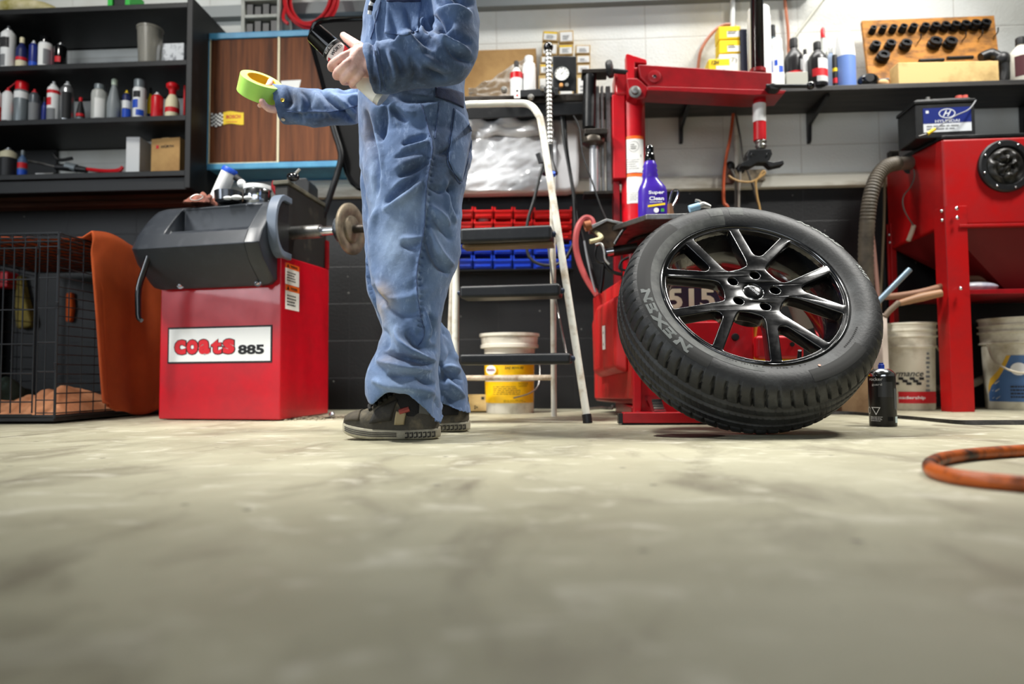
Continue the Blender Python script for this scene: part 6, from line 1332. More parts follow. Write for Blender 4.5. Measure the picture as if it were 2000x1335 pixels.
# ------------------------------------------------------------------ car wheel leaning on the tyre changer
WC = Vector((.567, 1.934, .401)); WN = Vector((.057, -.825, .563)).normalized()
wa = Vector((0, 0, 1)).cross(WN).normalized(); wb = WN.cross(wa)
WT = Matrix(((wa.x, wb.x, WN.x, WC.x), (wa.y, wb.y, WN.y, WC.y), (wa.z, wb.z, WN.z, WC.z), (0, 0, 0, 1)))
t = thing('wheel_assembly', 'car wheel with glossy black five-pair spoke rim leaning on the red tyre changer', 'wheel', PZ(1450, 848))
GB = mat('gloss_black_rim', (8, 9, 11), .15, coat=.8, spec=.6, rvar=.15, vs=9)
PW = [(.259, -.004), (.263, .0), (.272, .005), (.288, .0115), (.305, .013), (.322, .010), (.337, .002), (.346, -.008), (.3525, -.020), (.3575, -.032)]
zc_ = -.105
PR_T = PW[:]
NT = 1080
zz = np.linspace(-.036, 2 * zc_ + .036, 46)
rr_ = .3585 + .0065 * (1 - ((zz - zc_) / (zz[0] - zc_)) ** 2)
prof = [(r, z, 0) for r, z in PW] + [(r, z, 1) for r, z in zip(rr_, zz)] + [(r, 2 * zc_ - z, 0) for r, z in PW[::-1]] + [(.25, 2 * zc_ + .015, 0), (.25, -.015, 0)]
th = np.linspace(0, 2 * PI, NT, endpoint=False)
Rr = np.array([p[0] for p in prof])[:, None] + np.zeros(NT); Zr = np.array([p[1] for p in prof])[:, None] + np.zeros(NT)
isT = np.array([p[2] for p in prof])[:, None]
u = (Zr - zc_)                                   # across the tread, + towards the outer face
def groove(d, w): return np.clip(1 - np.abs(d) / w, 0, 1) ** .6
dep = np.zeros_like(Rr)
for g in (-.052, -.02, .018, .05): dep = np.maximum(dep, .009 * groove(u - g, .0056) * isT)
nb = 66
ph = (th[None, :] * nb / (2 * PI) + np.sign(u) * np.clip(np.abs(u) - .05, 0, .06) * 9)
fr = (ph % 1) - .5
sh = (np.abs(u) > .052)
dep = np.maximum(dep, .012 * groove(fr * 2 * PI * .36 / nb, .0046) * np.where(u > 0, 1, .45) * sh)
# fine sipes on the inner ribs
ph2 = (th[None, :] * 132 / (2 * PI) + u * 26); fr2 = (ph2 % 1) - .5
sip = .0014 * groove(fr2 * 2 * PI * .36 / 132, .0022) * (np.abs(u) < .05) * isT * ((np.abs((u * 1000) % 34 - 17) > 6))
dep = np.maximum(dep, sip)
# shoulder grooves run down on to the sidewall edge
Rr = Rr - dep * np.where(isT > 0, 1, .9) * ((Rr > .345))
# outer shoulder steps on the side wall
vsx = np.stack([Rr * np.cos(th), Rr * np.sin(th), Zr], -1).reshape(-1, 3)
M4 = np.array(WT); _mz = float((vsx @ M4[:3, :3].T + M4[:3, 3])[:, 2].min()); print('tyre low', _mz); WC.z -= _mz - .0005; WT[2][3] = WC.z; M4 = np.array(WT); vsw = vsx @ M4[:3, :3].T + M4[:3, 3]
n = len(prof); fs = []
for j in range(n - 1):
    for i in range(NT):
        i2 = (i + 1) % NT; fs.append((j * NT + i, j * NT + i2, (j + 1) * NT + i2, (j + 1) * NT + i))
TYR = bpy.data.materials.new('tyre_rubber'); TYR.use_nodes = True; nt = TYR.node_tree; N = nt.nodes; L = nt.links; b = N['Principled BSDF']
tc = N.new('ShaderNodeTexCoord')
mx = N.new('ShaderNodeMix'); mx.data_type = 'RGBA'; mx.inputs[6].default_value = lin((25, 26, 27)); mx.inputs[7].default_value = lin((66, 69, 70))
n1 = N.new('ShaderNodeTexNoise'); n1.inputs['Scale'].default_value = 9; n1.inputs['Detail'].default_value = 8; n1.inputs['Roughness'].default_value = .65; L.new(tc.outputs['Object'], n1.inputs['Vector'])
mr = N.new('ShaderNodeMapRange'); mr.inputs[1].default_value = .5; mr.inputs[2].default_value = .8; L.new(n1.outputs['Fac'], mr.inputs[0]); L.new(mr.outputs[0], mx.inputs[0]); L.new(mx.outputs[2], b.inputs['Base Color'])
b.inputs['Roughness'].default_value = .55
n2 = N.new('ShaderNodeTexNoise'); n2.inputs['Scale'].default_value = 130; L.new(tc.outputs['Object'], n2.inputs['Vector']); bp = N.new('ShaderNodeBump'); bp.inputs['Strength'].default_value = .25; bp.inputs['Distance'].default_value = .002; L.new(n2.outputs['Fac'], bp.inputs['Height']); L.new(bp.outputs[0], b.inputs['Normal'])
m = M(); m.v = [tuple(v) for v in vsw]; m.f = fs; m.mi = [0] * len(fs)
tyre = m.build('tyre', TYR, t, ang=50)
pr = sorted([(r, z) for r, z in PW]); pr_r = [p[0] for p in pr]; pr_z = [p[1] for p in pr]
def side(r, a, lift=.0006): return WT @ Vector((r * math.cos(a), r * math.sin(a), float(np.interp(r, pr_r, pr_z)) + lift))
def arcband(r0, r1, a0, a1, nr=6, na=60, lift=.0005, mi=0, m=None):
    m.grid(lambda u, v: side(r0 + (r1 - r0) * v, a0 + (a1 - a0) * u, lift), na, nr, mi)
def arctxt(m, s, a_c, r_c, h, wdt, mi, bold=.02, shear=0, lift=.0014, spacing=1.1):
    v, f = text_mesh(s, 1.0, bold, shear, spacing); a = np.array(v); x0, x1, y0, y1 = a[:, 0].min(), a[:, 0].max(), a[:, 1].min(), a[:, 1].max()
    out = []
    for p in v:
        x = (p[0] - (x0 + x1) / 2) / (x1 - x0) * wdt; y = (p[1] - (y0 + y1) / 2) / (y1 - y0) * h
        out.append(side(r_c + y, a_c - x / r_c, lift))
    m.add(out, f, mi)
D = math.radians
RUBL = mat('pale_rubber_letter', (112, 116, 114), .6); RUBD = mat('dark_rubber_band', (38, 38, 37), .7); RUBM = mat('scuffed_rubber_band', (56, 58, 57), .62, col2=(86, 88, 85), vs=22)
m = M(); arcband(.2905, .327, D(128), D(236), m=m, mi=0, lift=.0006)
arcband(.262, .2895, D(96), D(262), m=m, mi=2, lift=.0005, na=120)
arcband(.292, .329, D(84), D(92), m=m, mi=2); arcband(.292, .329, D(96), D(104), m=m, mi=2)
arcband(.292, .326, D(284), D(318), m=m, mi=0)
arctxt(m, 'NEXEN', D(203), .308, .026, .235, 1, bold=.06, spacing=1.25)
arctxt(m, "N'PRIZ", D(41), .330, .016, .16, 4, bold=.02, shear=.3); arctxt(m, 'RH7', D(10), .327, .014, .062, 4, bold=.02, shear=.3)
r3 = random.Random(3)
for a in np.arange(242, 288, 1.6):
    if r3.random() < .8: arcband(.2665, .2665 + r3.uniform(.003, .0055), D(a), D(a + r3.uniform(.5, 1.2)), 1, 2, .0012, 0, m)
for a in np.arange(312, 330, 1.4): arcband(.277, .2815, D(a), D(a + .8), 1, 2, .0012, 0, m)
arctxt(m, 'o', D(291), .287, .007, .007, 3, bold=.12)
o = m.build('sidewall_lettering', [RUBD, RUBL, RUBM, mat('pink_paint_dot', (214, 150, 128), .6), mat('light_rubber_letter', (176, 180, 176), .6)], tyre)
# rim face cut with ten windows
def rim_curve():
    cu = bpy.data.curves.new('rc', 'CURVE'); cu.dimensions = '2D'; cu.fill_mode = 'BOTH'; cu.extrude = .017; cu.bevel_depth = .004; cu.bevel_resolution = 2; cu.resolution_u = 6
    def poly(pts):
        sp_ = cu.splines.new('POLY'); sp_.points.add(len(pts) - 1); sp_.use_cyclic_u = True
        for p, q in zip(sp_.points, pts): p.co = (q[0], q[1], 0, 1)
    def circle(c, r, n): poly([(c[0] + r * math.cos(2 * PI * k / n), c[1] + r * math.sin(2 * PI * k / n)) for k in range(n)])
    def rounded(corners, rad):
        pts = []; n = len(corners)
        for i in range(n):
            p0, p1, p2 = (Vector(corners[i - 1]), Vector(corners[i]), Vector(corners[(i + 1) % n])); r = rad[i]
            d0 = (p0 - p1); d2 = (p2 - p1); q0 = p1 + d0.normalized() * min(r, d0.length * .48); q2 = p1 + d2.normalized() * min(r, d2.length * .48)
            if r <= 0: pts.append(p1); continue
            for k in range(6):
                s_ = k / 5; pts.append((1 - s_) ** 2 * q0 + 2 * s_ * (1 - s_) * p1 + s_ * s_ * q2)
        return pts
    circle((0, 0), .2525, 160)
    def pol(r, a): return Vector((r * math.cos(a), r * math.sin(a)))
    for k in range(5):
        a = D(1 + 72 * k); R_ = Matrix.Rotation(a, 2)
        arc = [pol(.246, D(x)) for x in (-15.3, -10, -5, 0, 5, 10, 15.3)]
        cs = [Vector((.134, .013)), Vector((.134, -.013))] + arc
        poly([R_ @ p for p in rounded([tuple(q) for q in cs], [.018, .018, .008, 0, 0, 0, 0, 0, .008])])
        R_ = Matrix.Rotation(a + D(36), 2)
        arc = [pol(.246, D(x)) for x in (-15.3, -10, -5, 0, 5, 10, 15.3)]
        cs = [Vector((.088, .040)), Vector((.083, .02)), Vector((.081, 0)), Vector((.083, -.02)), Vector((.088, -.040))] + arc
        poly([R_ @ p for p in rounded([tuple(q) for q in cs], [.03, .0, 0, 0, .03, .008, 0, 0, 0, 0, 0, .008])])
        circle(pol(.0615, a), .0172, 28)
    circle((0, 0), .031, 40)
    o = bpy.data.objects.new('rc', cu); COL.objects.link(o)
    dg = bpy.context.evaluated_depsgraph_get(); dg.update(); me = bpy.data.meshes.new_from_object(o.evaluated_get(dg))
    v = [tuple(q.co) for q in me.vertices]; f = [tuple(p.vertices) for p in me.polygons]
    bpy.data.objects.remove(o); bpy.data.curves.remove(cu); bpy.data.meshes.remove(me); return v, f
v, f = rim_curve()
# dish: spokes sit a little proud at the hub edge and sink toward the centre and the lip
def dish(p):
    r = math.hypot(p[0], p[1]); z = p[2] - .0245
    z += .004 * math.exp(-((r - .16) / .06) ** 2) - .006 * math.exp(-(r / .045) ** 2)
    return WT @ Vector((p[0], p[1], z))
m = M(); m.add([dish(p) for p in v], f)
rim = m.build('rim', GB, t, ang=60)
m = M(); vs = []
lp = [(.2505, -.006), (.2515, -.001), (.2555, .0015), (.2605, -.0005), (.262, -.004), (.259, -.012), (.247, -.02), (.244, -.05), (.232, -.075), (.229, -.11), (.236, -.15), (.246, -.185), (.259, -.198), (.262, -.205), (.257, -.209), (.247, -.2), (.240, -.19), (.229, -.15), (.222, -.11), (.225, -.075), (.238, -.05), (.242, -.02), (.2505, -.006)]
m.lathe([(r, z) for r, z in lp], n=140); m.v = [tuple(WT @ Vector(p)) for p in m.v]
m.build('barrel', GB, t, ang=50)
m = M(); m.lathe([(0, -.006), (.016, -.0065), (.026, -.009), (.030, -.013), (.031, -.03), (0, -.03)], n=40); m.v = [tuple(WT @ Vector(p)) for p in m.v]
cap = m.build('centre_cap', GB, t, ang=50)
v_, f_ = text_mesh('DODGE', 1, .01, 0, 1.1); a = np.array(v_); m = M()
x0_, x1_ = a[:, 0].min(), a[:, 0].max()
angc = D(-55)
out = []
for p in v_:
    x = (p[0] - (x0_ + x1_) / 2) / (x1_ - x0_) * .042; y = (p[1] - .35) / .7 * .0062
    xx = x * math.cos(angc) - y * math.sin(angc); yy = x * math.sin(angc) + y * math.cos(angc) + .003
    out.append(WT @ Vector((xx, yy, -.0055)))
m.add(out, f_); m.build('lettering', mat('silver_print', (190, 194, 198), .3, .8), cap)
for k in range(5):
    a = D(1 + 72 * k); q = [WT @ Vector((.0615 * math.cos(a), .0615 * math.sin(a), z)) for z in (-.034, -.02)]
# hub back plate ring closing the lug area
m = M(); m.lathe([(.075, -.04), (.075, -.075), (.035, -.075), (.035, -.04)], n=50); m.v = [tuple(WT @ Vector(p)) for p in m.v]; m.build('hub_back', GB, t)
vp = [WT @ Vector((r * math.cos(D(-69)), r * math.sin(D(-69)), z)) for r, z in ((.236, -.05), (.226, -.03), (.218, -.012))]
M().tube(vp, [.005, .0055, .005], 10, sub=3).build('valve_stem', BLK, t)
# dark brown patch on the floor
c = PZ(1345, 851); m = M(); r4 = random.Random(9)
m.add([(c.x, c.y, .0012)] + [(c.x + .095 * math.cos(k * PI / 18) * (1 + .25 * noise.noise(Vector((k * .4, 3, 1)))), c.y + .055 * math.sin(k * PI / 18) * (1 + .3 * noise.noise(Vector((k * .5, 1, 7)))), .0012) for k in range(36)], [(0, k + 1, (k + 1) % 36 + 1) for k in range(36)])
tag(m.build('dark_floor_patch', mat('dark_floor_patch', (40, 30, 22), .6)), 'dark brown patch on the floor below the left of the wheel', 'stain', kind='stuff')
# ------------------------------------------------------------------ the mechanic
person = thing('person', 'person in worn blue coveralls and dark skate shoes standing before the ladder', 'person', (P(800, 855, 1.85).x, 1.86, 0))
def loft(m, secs, n=40, pw=2.3, cap=True):
    "secs: (centre, half-width vector, half-depth vector)"
    vs = []; fs = []
    for c, a, b_ in secs:
        for k in range(n):
            th = 2 * PI * k / n; cx_, sy_ = math.cos(th), math.sin(th)
            f_ = (abs(cx_) ** pw + abs(sy_) ** pw) ** (-1 / pw)
            vs.append(Vector(c) + Vector(a) * cx_ * f_ + Vector(b_) * sy_ * f_)
    q = len(secs)
    for j in range(q - 1):
        for k in range(n): fs.append((j * n + k, j * n + (k + 1) % n, (j + 1) * n + (k + 1) % n, (j + 1) * n + k))
    if cap: fs += [tuple(range(n))[::-1], tuple((q - 1) * n + k for k in range(n))]
    m.add(vs, fs)
def hsec(y, xl, xr, Y, d):
    a = P(xl, y, Y); b_ = P(xr, y, Y); return ((a + b_) / 2, Vector(((b_.x - a.x) / 2, 0, 0)), Vector((0, d, 0)))
def smooth_secs(secs, sub):
    C_ = catmull([s_[0] for s_ in secs], sub); A_ = catmull([s_[1] for s_ in secs], sub); B_ = catmull([s_[2] for s_ in secs], sub); return list(zip(C_, A_, B_))
def asec(x, y, Y, hw, d, ang):
    "arm section: centre pixel, half width in pixels, depth in metres, direction of the width in the picture plane (degrees)"
    c = P(x, y, Y); s_ = S(Y); u = Vector((math.cos(D(ang)), 0, math.sin(D(ang)))); return (c, u * hw * s_, Vector((0, d, 0)))
def remesh(m, name, voxel, mats, parent, smooth=2):
    o = m.build('tmp_' + name, mats, loc=(0, 0, 0))
    md = o.modifiers.new('r', 'REMESH'); md.mode = 'VOXEL'; md.voxel_size = voxel
    if smooth: sm = o.modifiers.new('s', 'SMOOTH'); sm.factor = .5; sm.iterations = smooth
    dg = bpy.context.evaluated_depsgraph_get(); dg.update(); me = bpy.data.meshes.new_from_object(o.evaluated_get(dg))
    old = o.data; bpy.data.objects.remove(o); bpy.data.meshes.remove(old)
    me.name = name
    return me
def link_mesh(me, name, parent, mats=None):
    if mats:
        me.materials.clear()
        for q in mats: me.materials.append(q)
    o0 = worldloc(parent); n = len(me.vertices); co = np.empty(n * 3); me.vertices.foreach_get('co', co); co = co.reshape(-1, 3) - np.array(o0); me.vertices.foreach_set('co', co.ravel())
    me.polygons.foreach_set('use_smooth', [True] * len(me.polygons)); me.update()
    o = bpy.data.objects.new(name, me); COL.objects.link(o); o.parent = parent; return o

# --- coverall volume
m = M()
torso = [hsec(-92, 792, 872, 1.92, .075), hsec(-78, 768, 888, 1.91, .16), hsec(-50, 742, 902, 1.90, .20), hsec(0, 728, 908, 1.89, .195), hsec(60, 716, 912, 1.89, .18), hsec(120, 710, 912, 1.88, .17), hsec(170, 706, 908, 1.88, .16), hsec(198, 706, 910, 1.88, .155), hsec(250, 706, 921, 1.89, .165), hsec(290, 706, 922, 1.90, .165), hsec(335, 708, 912, 1.90, .155), hsec(380, 716, 895, 1.90, .13)]
loft(m, smooth_secs(torso, 4), 48, 2.4)
def leg_loft(secs, hem, sub=5):
    ss = smooth_secs(secs, sub)
    # hem line : push the last rings to the hem curve, then turn inside
    def scaled(s_, k, dz=0): return (s_[0] + Vector((0, 0, dz)), s_[1] * k, s_[2] * k)
    last = ss[-1]; n = 56; base = len(m.v)
    inner = [scaled(last, .88, .0), scaled(last, .76, .03), scaled(last, .68, .075)]
    all_ = ss + inner
    loft(m, all_, n, 2.2)
    zl = last[0].z
    for i in range(base, len(m.v)):
        v = Vector(m.v[i]); k = (v.z - zl)
        if k < .10:
            w_ = max(0, 1 - max(0, k) / .10); m.v[i] = (v.x, v.y, v.z + hem(v.x, v.y) * w_)
near = [hsec(250, 730, 900, 1.86, .10), hsec(290, 712, 918, 1.84, .118), hsec(335, 712, 914, 1.83, .125), hsec(380, 716, 906, 1.82, .125), hsec(420, 720, 904, 1.815, .12), hsec(460, 724, 902, 1.81, .115), hsec(500, 726, 897, 1.80, .11), hsec(530, 727, 889, 1.795, .105), hsec(560, 728, 877, 1.79, .103), hsec(600, 738, 868, 1.785, .10), hsec(640, 748, 862, 1.78, .10), hsec(665, 743, 860, 1.775, .102), hsec(690, 735, 858, 1.77, .105), hsec(715, 725, 857, 1.77, .108), hsec(745, 716, 858, 1.765, .108), hsec(768, 716, 861, 1.765, .105), hsec(786, 722, 865, 1.765, .10)]
xa_, xb_ = near[-1][0].x - near[-1][1].x, near[-1][0].x + near[-1][1].x
def hem_near(x, y):
    u = (x - xa_) / (xb_ - xa_); front = max(0, min(1, (1.80 - y) / .07))
    yy = float(np.interp(u, [0, .12, .35, .6, .8, .92, 1], [0, 4, -22, -18, 4, 30, 50]))
    return -yy * S(1.76) * (front if yy < 0 else (.6 + .4 * front))
leg_loft(near, hem_near)
far = [hsec(250, 730, 850, 1.95, .09), hsec(290, 708, 860, 1.97, .115), hsec(340, 707, 850, 1.98, .12), hsec(400, 709, 840, 1.985, .115), hsec(460, 712, 832, 1.99, .108), hsec(510, 717, 826, 1.995, .10), hsec(560, 721, 824, 2.0, .095), hsec(600, 732, 838, 2.005, .092), hsec(640, 748, 872, 2.01, .09), hsec(670, 772, 884, 2.015, .09), hsec(700, 797, 896, 2.02, .09), hsec(730, 818, 908, 2.025, .09), hsec(760, 830, 914, 2.03, .09), hsec(790, 840, 920, 2.03, .085)]
xc_, xd_ = far[-1][0].x - far[-1][1].x, far[-1][0].x + far[-1][1].x
leg_loft(far, lambda x, y: -float(np.interp((x - xc_) / (xd_ - xc_), [0, .3, .6, .85, 1], [0, -6, 4, 14, 20])) * S(2.03))
# near arm
arm = [asec(850, -72, 1.80, 34, .05, 45), asec(872, -52, 1.76, 42, .066, 20), asec(886, -10, 1.72, 47, .066, 5), asec(890, 40, 1.69, 49, .066, -5), asec(888, 84, 1.665, 55, .064, -30), asec(868, 108, 1.645, 62, .062, -62), asec(832, 114, 1.63, 60, .060, -80), asec(795, 121, 1.62, 56, .057, -86), asec(758, 131, 1.61, 53, .054, -84), asec(735, 134, 1.60, 51, .052, -82), asec(720, 135, 1.60, 50, .050, -81)]
ss = smooth_secs(arm, 5); lc, la, lb = ss[-1]
ss += [(lc + Vector((.000, 0, 0)), la * .82, lb * .82), (lc + Vector((.015, 0, 0)), la * .62, lb * .62), (lc + Vector((.04, 0, 0)), la * .5, lb * .5)]
loft(m, ss, 44, 2.1)
# far arm
arm2 = [asec(800, -70, 2.0, 36, .05, 120), asec(770, -40, 2.05, 42, .066, 150), asec(757, 20, 2.09, 42, .064, 175), asec(748, 90, 2.10, 42, .064, 180), asec(738, 150, 2.10, 44, .06, 205), asec(722, 194, 2.09, 44, .058, 240), asec(688, 207, 2.07, 38, .055, 272), asec(650, 211, 2.06, 38, .053, 275), asec(605, 210, 2.05, 39, .052, 277), asec(570, 206, 2.045, 40, .05, 280), asec(543, 203, 2.04, 41, .05, 281)]
ss = smooth_secs(arm2, 5); lc, la, lb = ss[-1]
ss += [(lc, la * .82, lb * .82), (lc + Vector((.015, 0, 0)), la * .64, lb * .64), (lc + Vector((.04, 0, 0)), la * .5, lb * .5)]
loft(m, ss, 44, 2.1)
# stand collar
loft(m, [(P(828, -84, 1.92), Vector((.075, 0, 0)), Vector((0, .075, 0))), (P(826, -104, 1.92), Vector((.066, 0, .01)), Vector((0, .066, 0))), (P(825, -118, 1.92), Vector((.067, 0, .012)), Vector((0, .067, 0)))], 40, 2)
cme = remesh(m, 'coverall', .0042, None, None, 3)
n = len(cme.vertices); co = np.empty(n * 3); cme.vertices.foreach_get('co', co); co = co.reshape(-1, 3); nr = np.empty(n * 3); cme.vertices.foreach_get('normal', nr); nr = nr.reshape(-1, 3)
# projected drawing coordinates of every vertex (used only to lay folds where the cloth has them)
def to_px(c):
    d = c - np.array([0, 0, CH]); zc2 = d @ np.array(_fw); return np.stack([1000 + FPX * (d @ np.array(_rt)) / zc2, 667.5 - FPX * (d @ np.array(_up)) / zc2], -1)
px = to_px(co); front = np.clip(-nr[:, 1] * 2.2 + .35, 0, 1)
def dseg(p, a, b_):
    a = np.array(a, float); b_ = np.array(b_, float); ab = b_ - a; t_ = np.clip(((p - a) @ ab) / (ab @ ab), 0, 1); return np.hypot(*(p - a - t_[:, None] * ab).T), t_
disp = np.zeros(n); navy = np.zeros(n)
zone = {'nl': (co[:, 1] < 1.90) & (px[:, 1] > 185), 'fl': (co[:, 1] > 1.93) & (px[:, 1] > 185), 'na': (co[:, 1] < 1.74) & (px[:, 1] < 200), 'fa': (co[:, 1] > 1.95) & (px[:, 1] < 270) & (px[:, 0] < 725), 't': (co[:, 1] < 1.95) & (px[:, 1] < 220)}
def fold(z_, pts, amp, w, taper=True):
    global disp
    msk = zone[z_]; q = px[msk]; pts_ = catmull([(x, y, 0) for x, y in pts], 4); L_ = len(pts_) - 1
    best = np.full(len(q), 1e9); tb = np.zeros(len(q))
    for i in range(L_):
        d_, t_ = dseg(q, pts_[i][:2], pts_[i + 1][:2]); u = d_ < best; best = np.where(u, d_, best); tb = np.where(u, (i + t_) / L_, tb)
    k = 1.9 * amp * np.exp(-(best / (w * (.55 + .6 * np.sin(np.pi * tb)))) ** 2)
    if taper: k *= np.clip(np.sin(np.pi * tb) ** .8 + .04, 0, 1)
    disp[msk] += k * front[msk]
mm_ = .001
F = [('nl', [(714, 215), (722, 262), (734, 317), (732, 385)], -15, 6), ('nl', [(724, 220), (738, 290), (744, 330)], 6, 6), ('nl', [(751, 204), (747, 240), (739, 280)], -11, 6), ('nl', [(762, 206), (778, 222), (796, 238)], -11, 8), ('nl', [(770, 204), (790, 218), (812, 224)], 6, 7),
 ('nl', [(784, 280), (808, 272), (836, 264)], -10, 6), ('nl', [(780, 292), (806, 284), (838, 276)], 6, 6), ('nl', [(768, 308), (790, 300), (814, 293)], -5, 4), ('nl', [(776, 344), (806, 330), (838, 312)], -10, 6), ('nl', [(768, 330), (796, 318), (832, 302)], 6, 7), ('nl', [(752, 398), (776, 374), (800, 356), (826, 336)], -14, 8), ('nl', [(762, 376), (784, 356), (812, 342)], 7, 6), ('nl', [(748, 410), (790, 384), (828, 352)], 8, 8),
 ('nl', [(738, 404), (726, 436), (724, 500), (727, 545)], 6, 7), ('nl', [(882, 350), (888, 400), (900, 424)], -9, 7), ('nl', [(872, 348), (880, 404), (892, 436)], 7, 6), ('nl', [(830, 450), (850, 500), (880, 538)], -12, 7), ('nl', [(838, 442), (862, 492), (890, 520)], 8, 6), ('nl', [(782, 476), (804, 480), (826, 474)], -9, 7), ('nl', [(780, 464), (806, 466), (826, 462)], 5, 5), ('nl', [(840, 400), (862, 420), (880, 440)], 8, 6), ('nl', [(846, 424), (868, 446), (886, 470)], -7, 6),
 ('nl', [(840, 366), (866, 372), (890, 366)], -8, 6), ('nl', [(848, 300), (870, 296), (884, 284)], -6, 5), ('nl', [(728, 556), (740, 584), (756, 594)], -11, 6), ('nl', [(734, 548), (752, 572), (772, 590)], 8, 6), ('nl', [(756, 598), (790, 612), (824, 606)], -6, 7), ('nl', [(760, 584), (800, 580), (836, 560)], 5, 8),
 ('nl', [(772, 636), (779, 664), (796, 682), (824, 696), (854, 706)], 16, 6), ('nl', [(792, 644), (806, 660), (834, 676), (856, 686)], -14, 11), ('nl', [(745, 688), (784, 697), (820, 704), (850, 706)], -13, 6), ('nl', [(734, 702), (756, 710), (800, 720), (846, 722)], 12, 8), ('nl', [(756, 728), (780, 735), (826, 731)], -12, 6), ('nl', [(816, 734), (834, 746), (854, 752)], -9, 6), ('nl', [(722, 742), (764, 752), (820, 760), (852, 770)], 10, 8), ('nl', [(748, 640), (756, 664), (748, 684)], -7, 6), ('nl', [(838, 610), (846, 640), (850, 670)], -9, 6), ('nl', [(828, 600), (836, 636), (838, 664)], 8, 5), ('nl', [(852, 776), (858, 800), (860, 822)], -7, 5),
 ('fl', [(862, 630), (876, 664), (884, 690), (866, 712)], -10, 6), ('fl', [(870, 720), (888, 736), (904, 750)], -11, 6), ('fl', [(858, 706), (870, 728), (866, 748)], -10, 6), ('fl', [(862, 716), (884, 718), (902, 726)], 9, 6), ('fl', [(872, 742), (894, 762), (912, 776)], 9, 6), ('fl', [(864, 764), (886, 784), (910, 792)], -7, 6), ('fl', [(868, 650), (882, 676), (894, 704)], 8, 5), ('fl', [(716, 500), (724, 560), (740, 610)], 5, 5),
 ('na', [(828, 38), (833, 56), (850, 64)], -12, 6), ('na', [(842, 30), (858, 46), (886, 42)], -17, 8), ('na', [(800, 56), (828, 76), (850, 98)], -11, 6), ('na', [(796, 62), (812, 86), (826, 104)], 9, 7), ('na', [(826, 32), (826, 52), (842, 70)], 9, 5), ('na', [(866, 76), (894, 106), (930, 128)], -12, 7), ('na', [(858, 58), (890, 72), (924, 84)], -13, 7), ('na', [(850, 26), (886, 20), (924, 30)], 11, 8), ('na', [(856, 66), (884, 86), (922, 104)], 11, 7), ('na', [(762, 84), (792, 74), (808, 86)], 8, 6), ('na', [(768, 100), (780, 124), (786, 152)], -8, 6), ('na', [(748, 96), (756, 128), (760, 168)], -6, 5), ('na', [(756, 92), (768, 130), (772, 164)], 6, 5), ('na', [(800, 108), (812, 140), (808, 166)], -7, 6), ('na', [(818, 104), (848, 124), (880, 142)], 8, 7), ('na', [(826, 128), (850, 146), (872, 156)], -9, 6), ('na', [(729, 88), (738, 130), (745, 180)], 4, 2.5), ('na', [(876, -20), (900, 0), (930, 6)], -9, 7), ('na', [(850, 0), (868, 8), (894, 8)], -9, 6),
 ('fa', [(626, 172), (650, 200), (676, 224), (698, 242)], -15, 6), ('fa', [(640, 176), (668, 200), (702, 226)], 8, 6), ('fa', [(612, 176), (630, 204), (652, 230)], 8, 7), ('fa', [(562, 168), (566, 192), (560, 214)], -9, 6), ('fa', [(580, 172), (592, 200), (586, 228)], 7, 7), ('fa', [(576, 218), (584, 232), (590, 246)], -8, 6), ('fa', [(660, 178), (680, 172), (706, 178)], -7, 6), ('fa', [(590, 180), (604, 196), (600, 214)], -6, 5),
 ('t', [(724, 30), (730, 80), (726, 150)], -7, 5), ('t', [(744, 10), (734, 70), (730, 140)], 6, 4), ('t', [(760, 20), (772, 60), (768, 84)], -6, 6), ('t', [(790, 10), (800, 40), (800, 60)], -6, 6), ('t', [(740, 150), (780, 190), (860, 196)], -6, 6), ('t', [(706, 176), (730, 196), (760, 200)], -6, 5)]
F.append(('nl', [(825, 200), (836, 251), (845, 288), (834, 357), (828, 445), (814, 536), (820, 610), (826, 650)], 4, 3))
F.append(('fa', [(560, 218), (610, 218), (654, 217), (700, 205)], 3, 2))
for z_, pts, amp, w in F: fold(z_, pts, amp * mm_, w)
# puckers along the sleeve seam and side seam
def puck(z_, pts, step, amp, ln, w):
    q = catmull([(x, y, 0) for x, y in pts], 12); acc = 0
    for i in range(len(q) - 1):
        acc += (q[i + 1] - q[i]).length
        if acc > step:
            acc = 0; d_ = (q[i + 1] - q[i]).normalized(); nn = Vector((-d_.y, d_.x, 0)); a = q[i] + nn * 2; b_ = q[i] + nn * ln + d_ * 2; fold(z_, [tuple(a[:2]), tuple(b_[:2])], amp * mm_, w, False)
puck('fa', [(566, 219), (610, 219), (654, 218), (700, 206)], 8.5, -3, 9, 2.6)
puck('nl', [(840, 300), (834, 357), (828, 445), (814, 536), (820, 610), (818, 660)], 9, -2.4, -9, 2.6)
# small random creasing everywhere
rs = np.random.RandomState(4); fine = np.zeros(n)
warp = sum(np.sin(co @ rs.normal(0, 14, 3) + rs.rand() * 6) for _ in range(4))[:, None]
for k, a in ((20, .0036), (42, .0024), (90, .0009)):
    for _ in range(5):
        v = rs.normal(0, 1, 3); v /= np.linalg.norm(v); fine += a / 2.4 * (1 - 2 * np.abs(np.sin((co @ (v * k)) + warp[:, 0] * .55 + rs.rand() * 6))) * (.4 + .6 * np.sin(co @ rs.normal(0, 9, 3) + rs.rand() * 6) ** 2)
backf = np.clip(nr[:, 1] * 1.5 + .2, 0, 1)
disp += fine
hemk = np.ones(n)
co2 = co + nr * disp[:, None]
cme.vertices.foreach_set('co', co2.ravel())
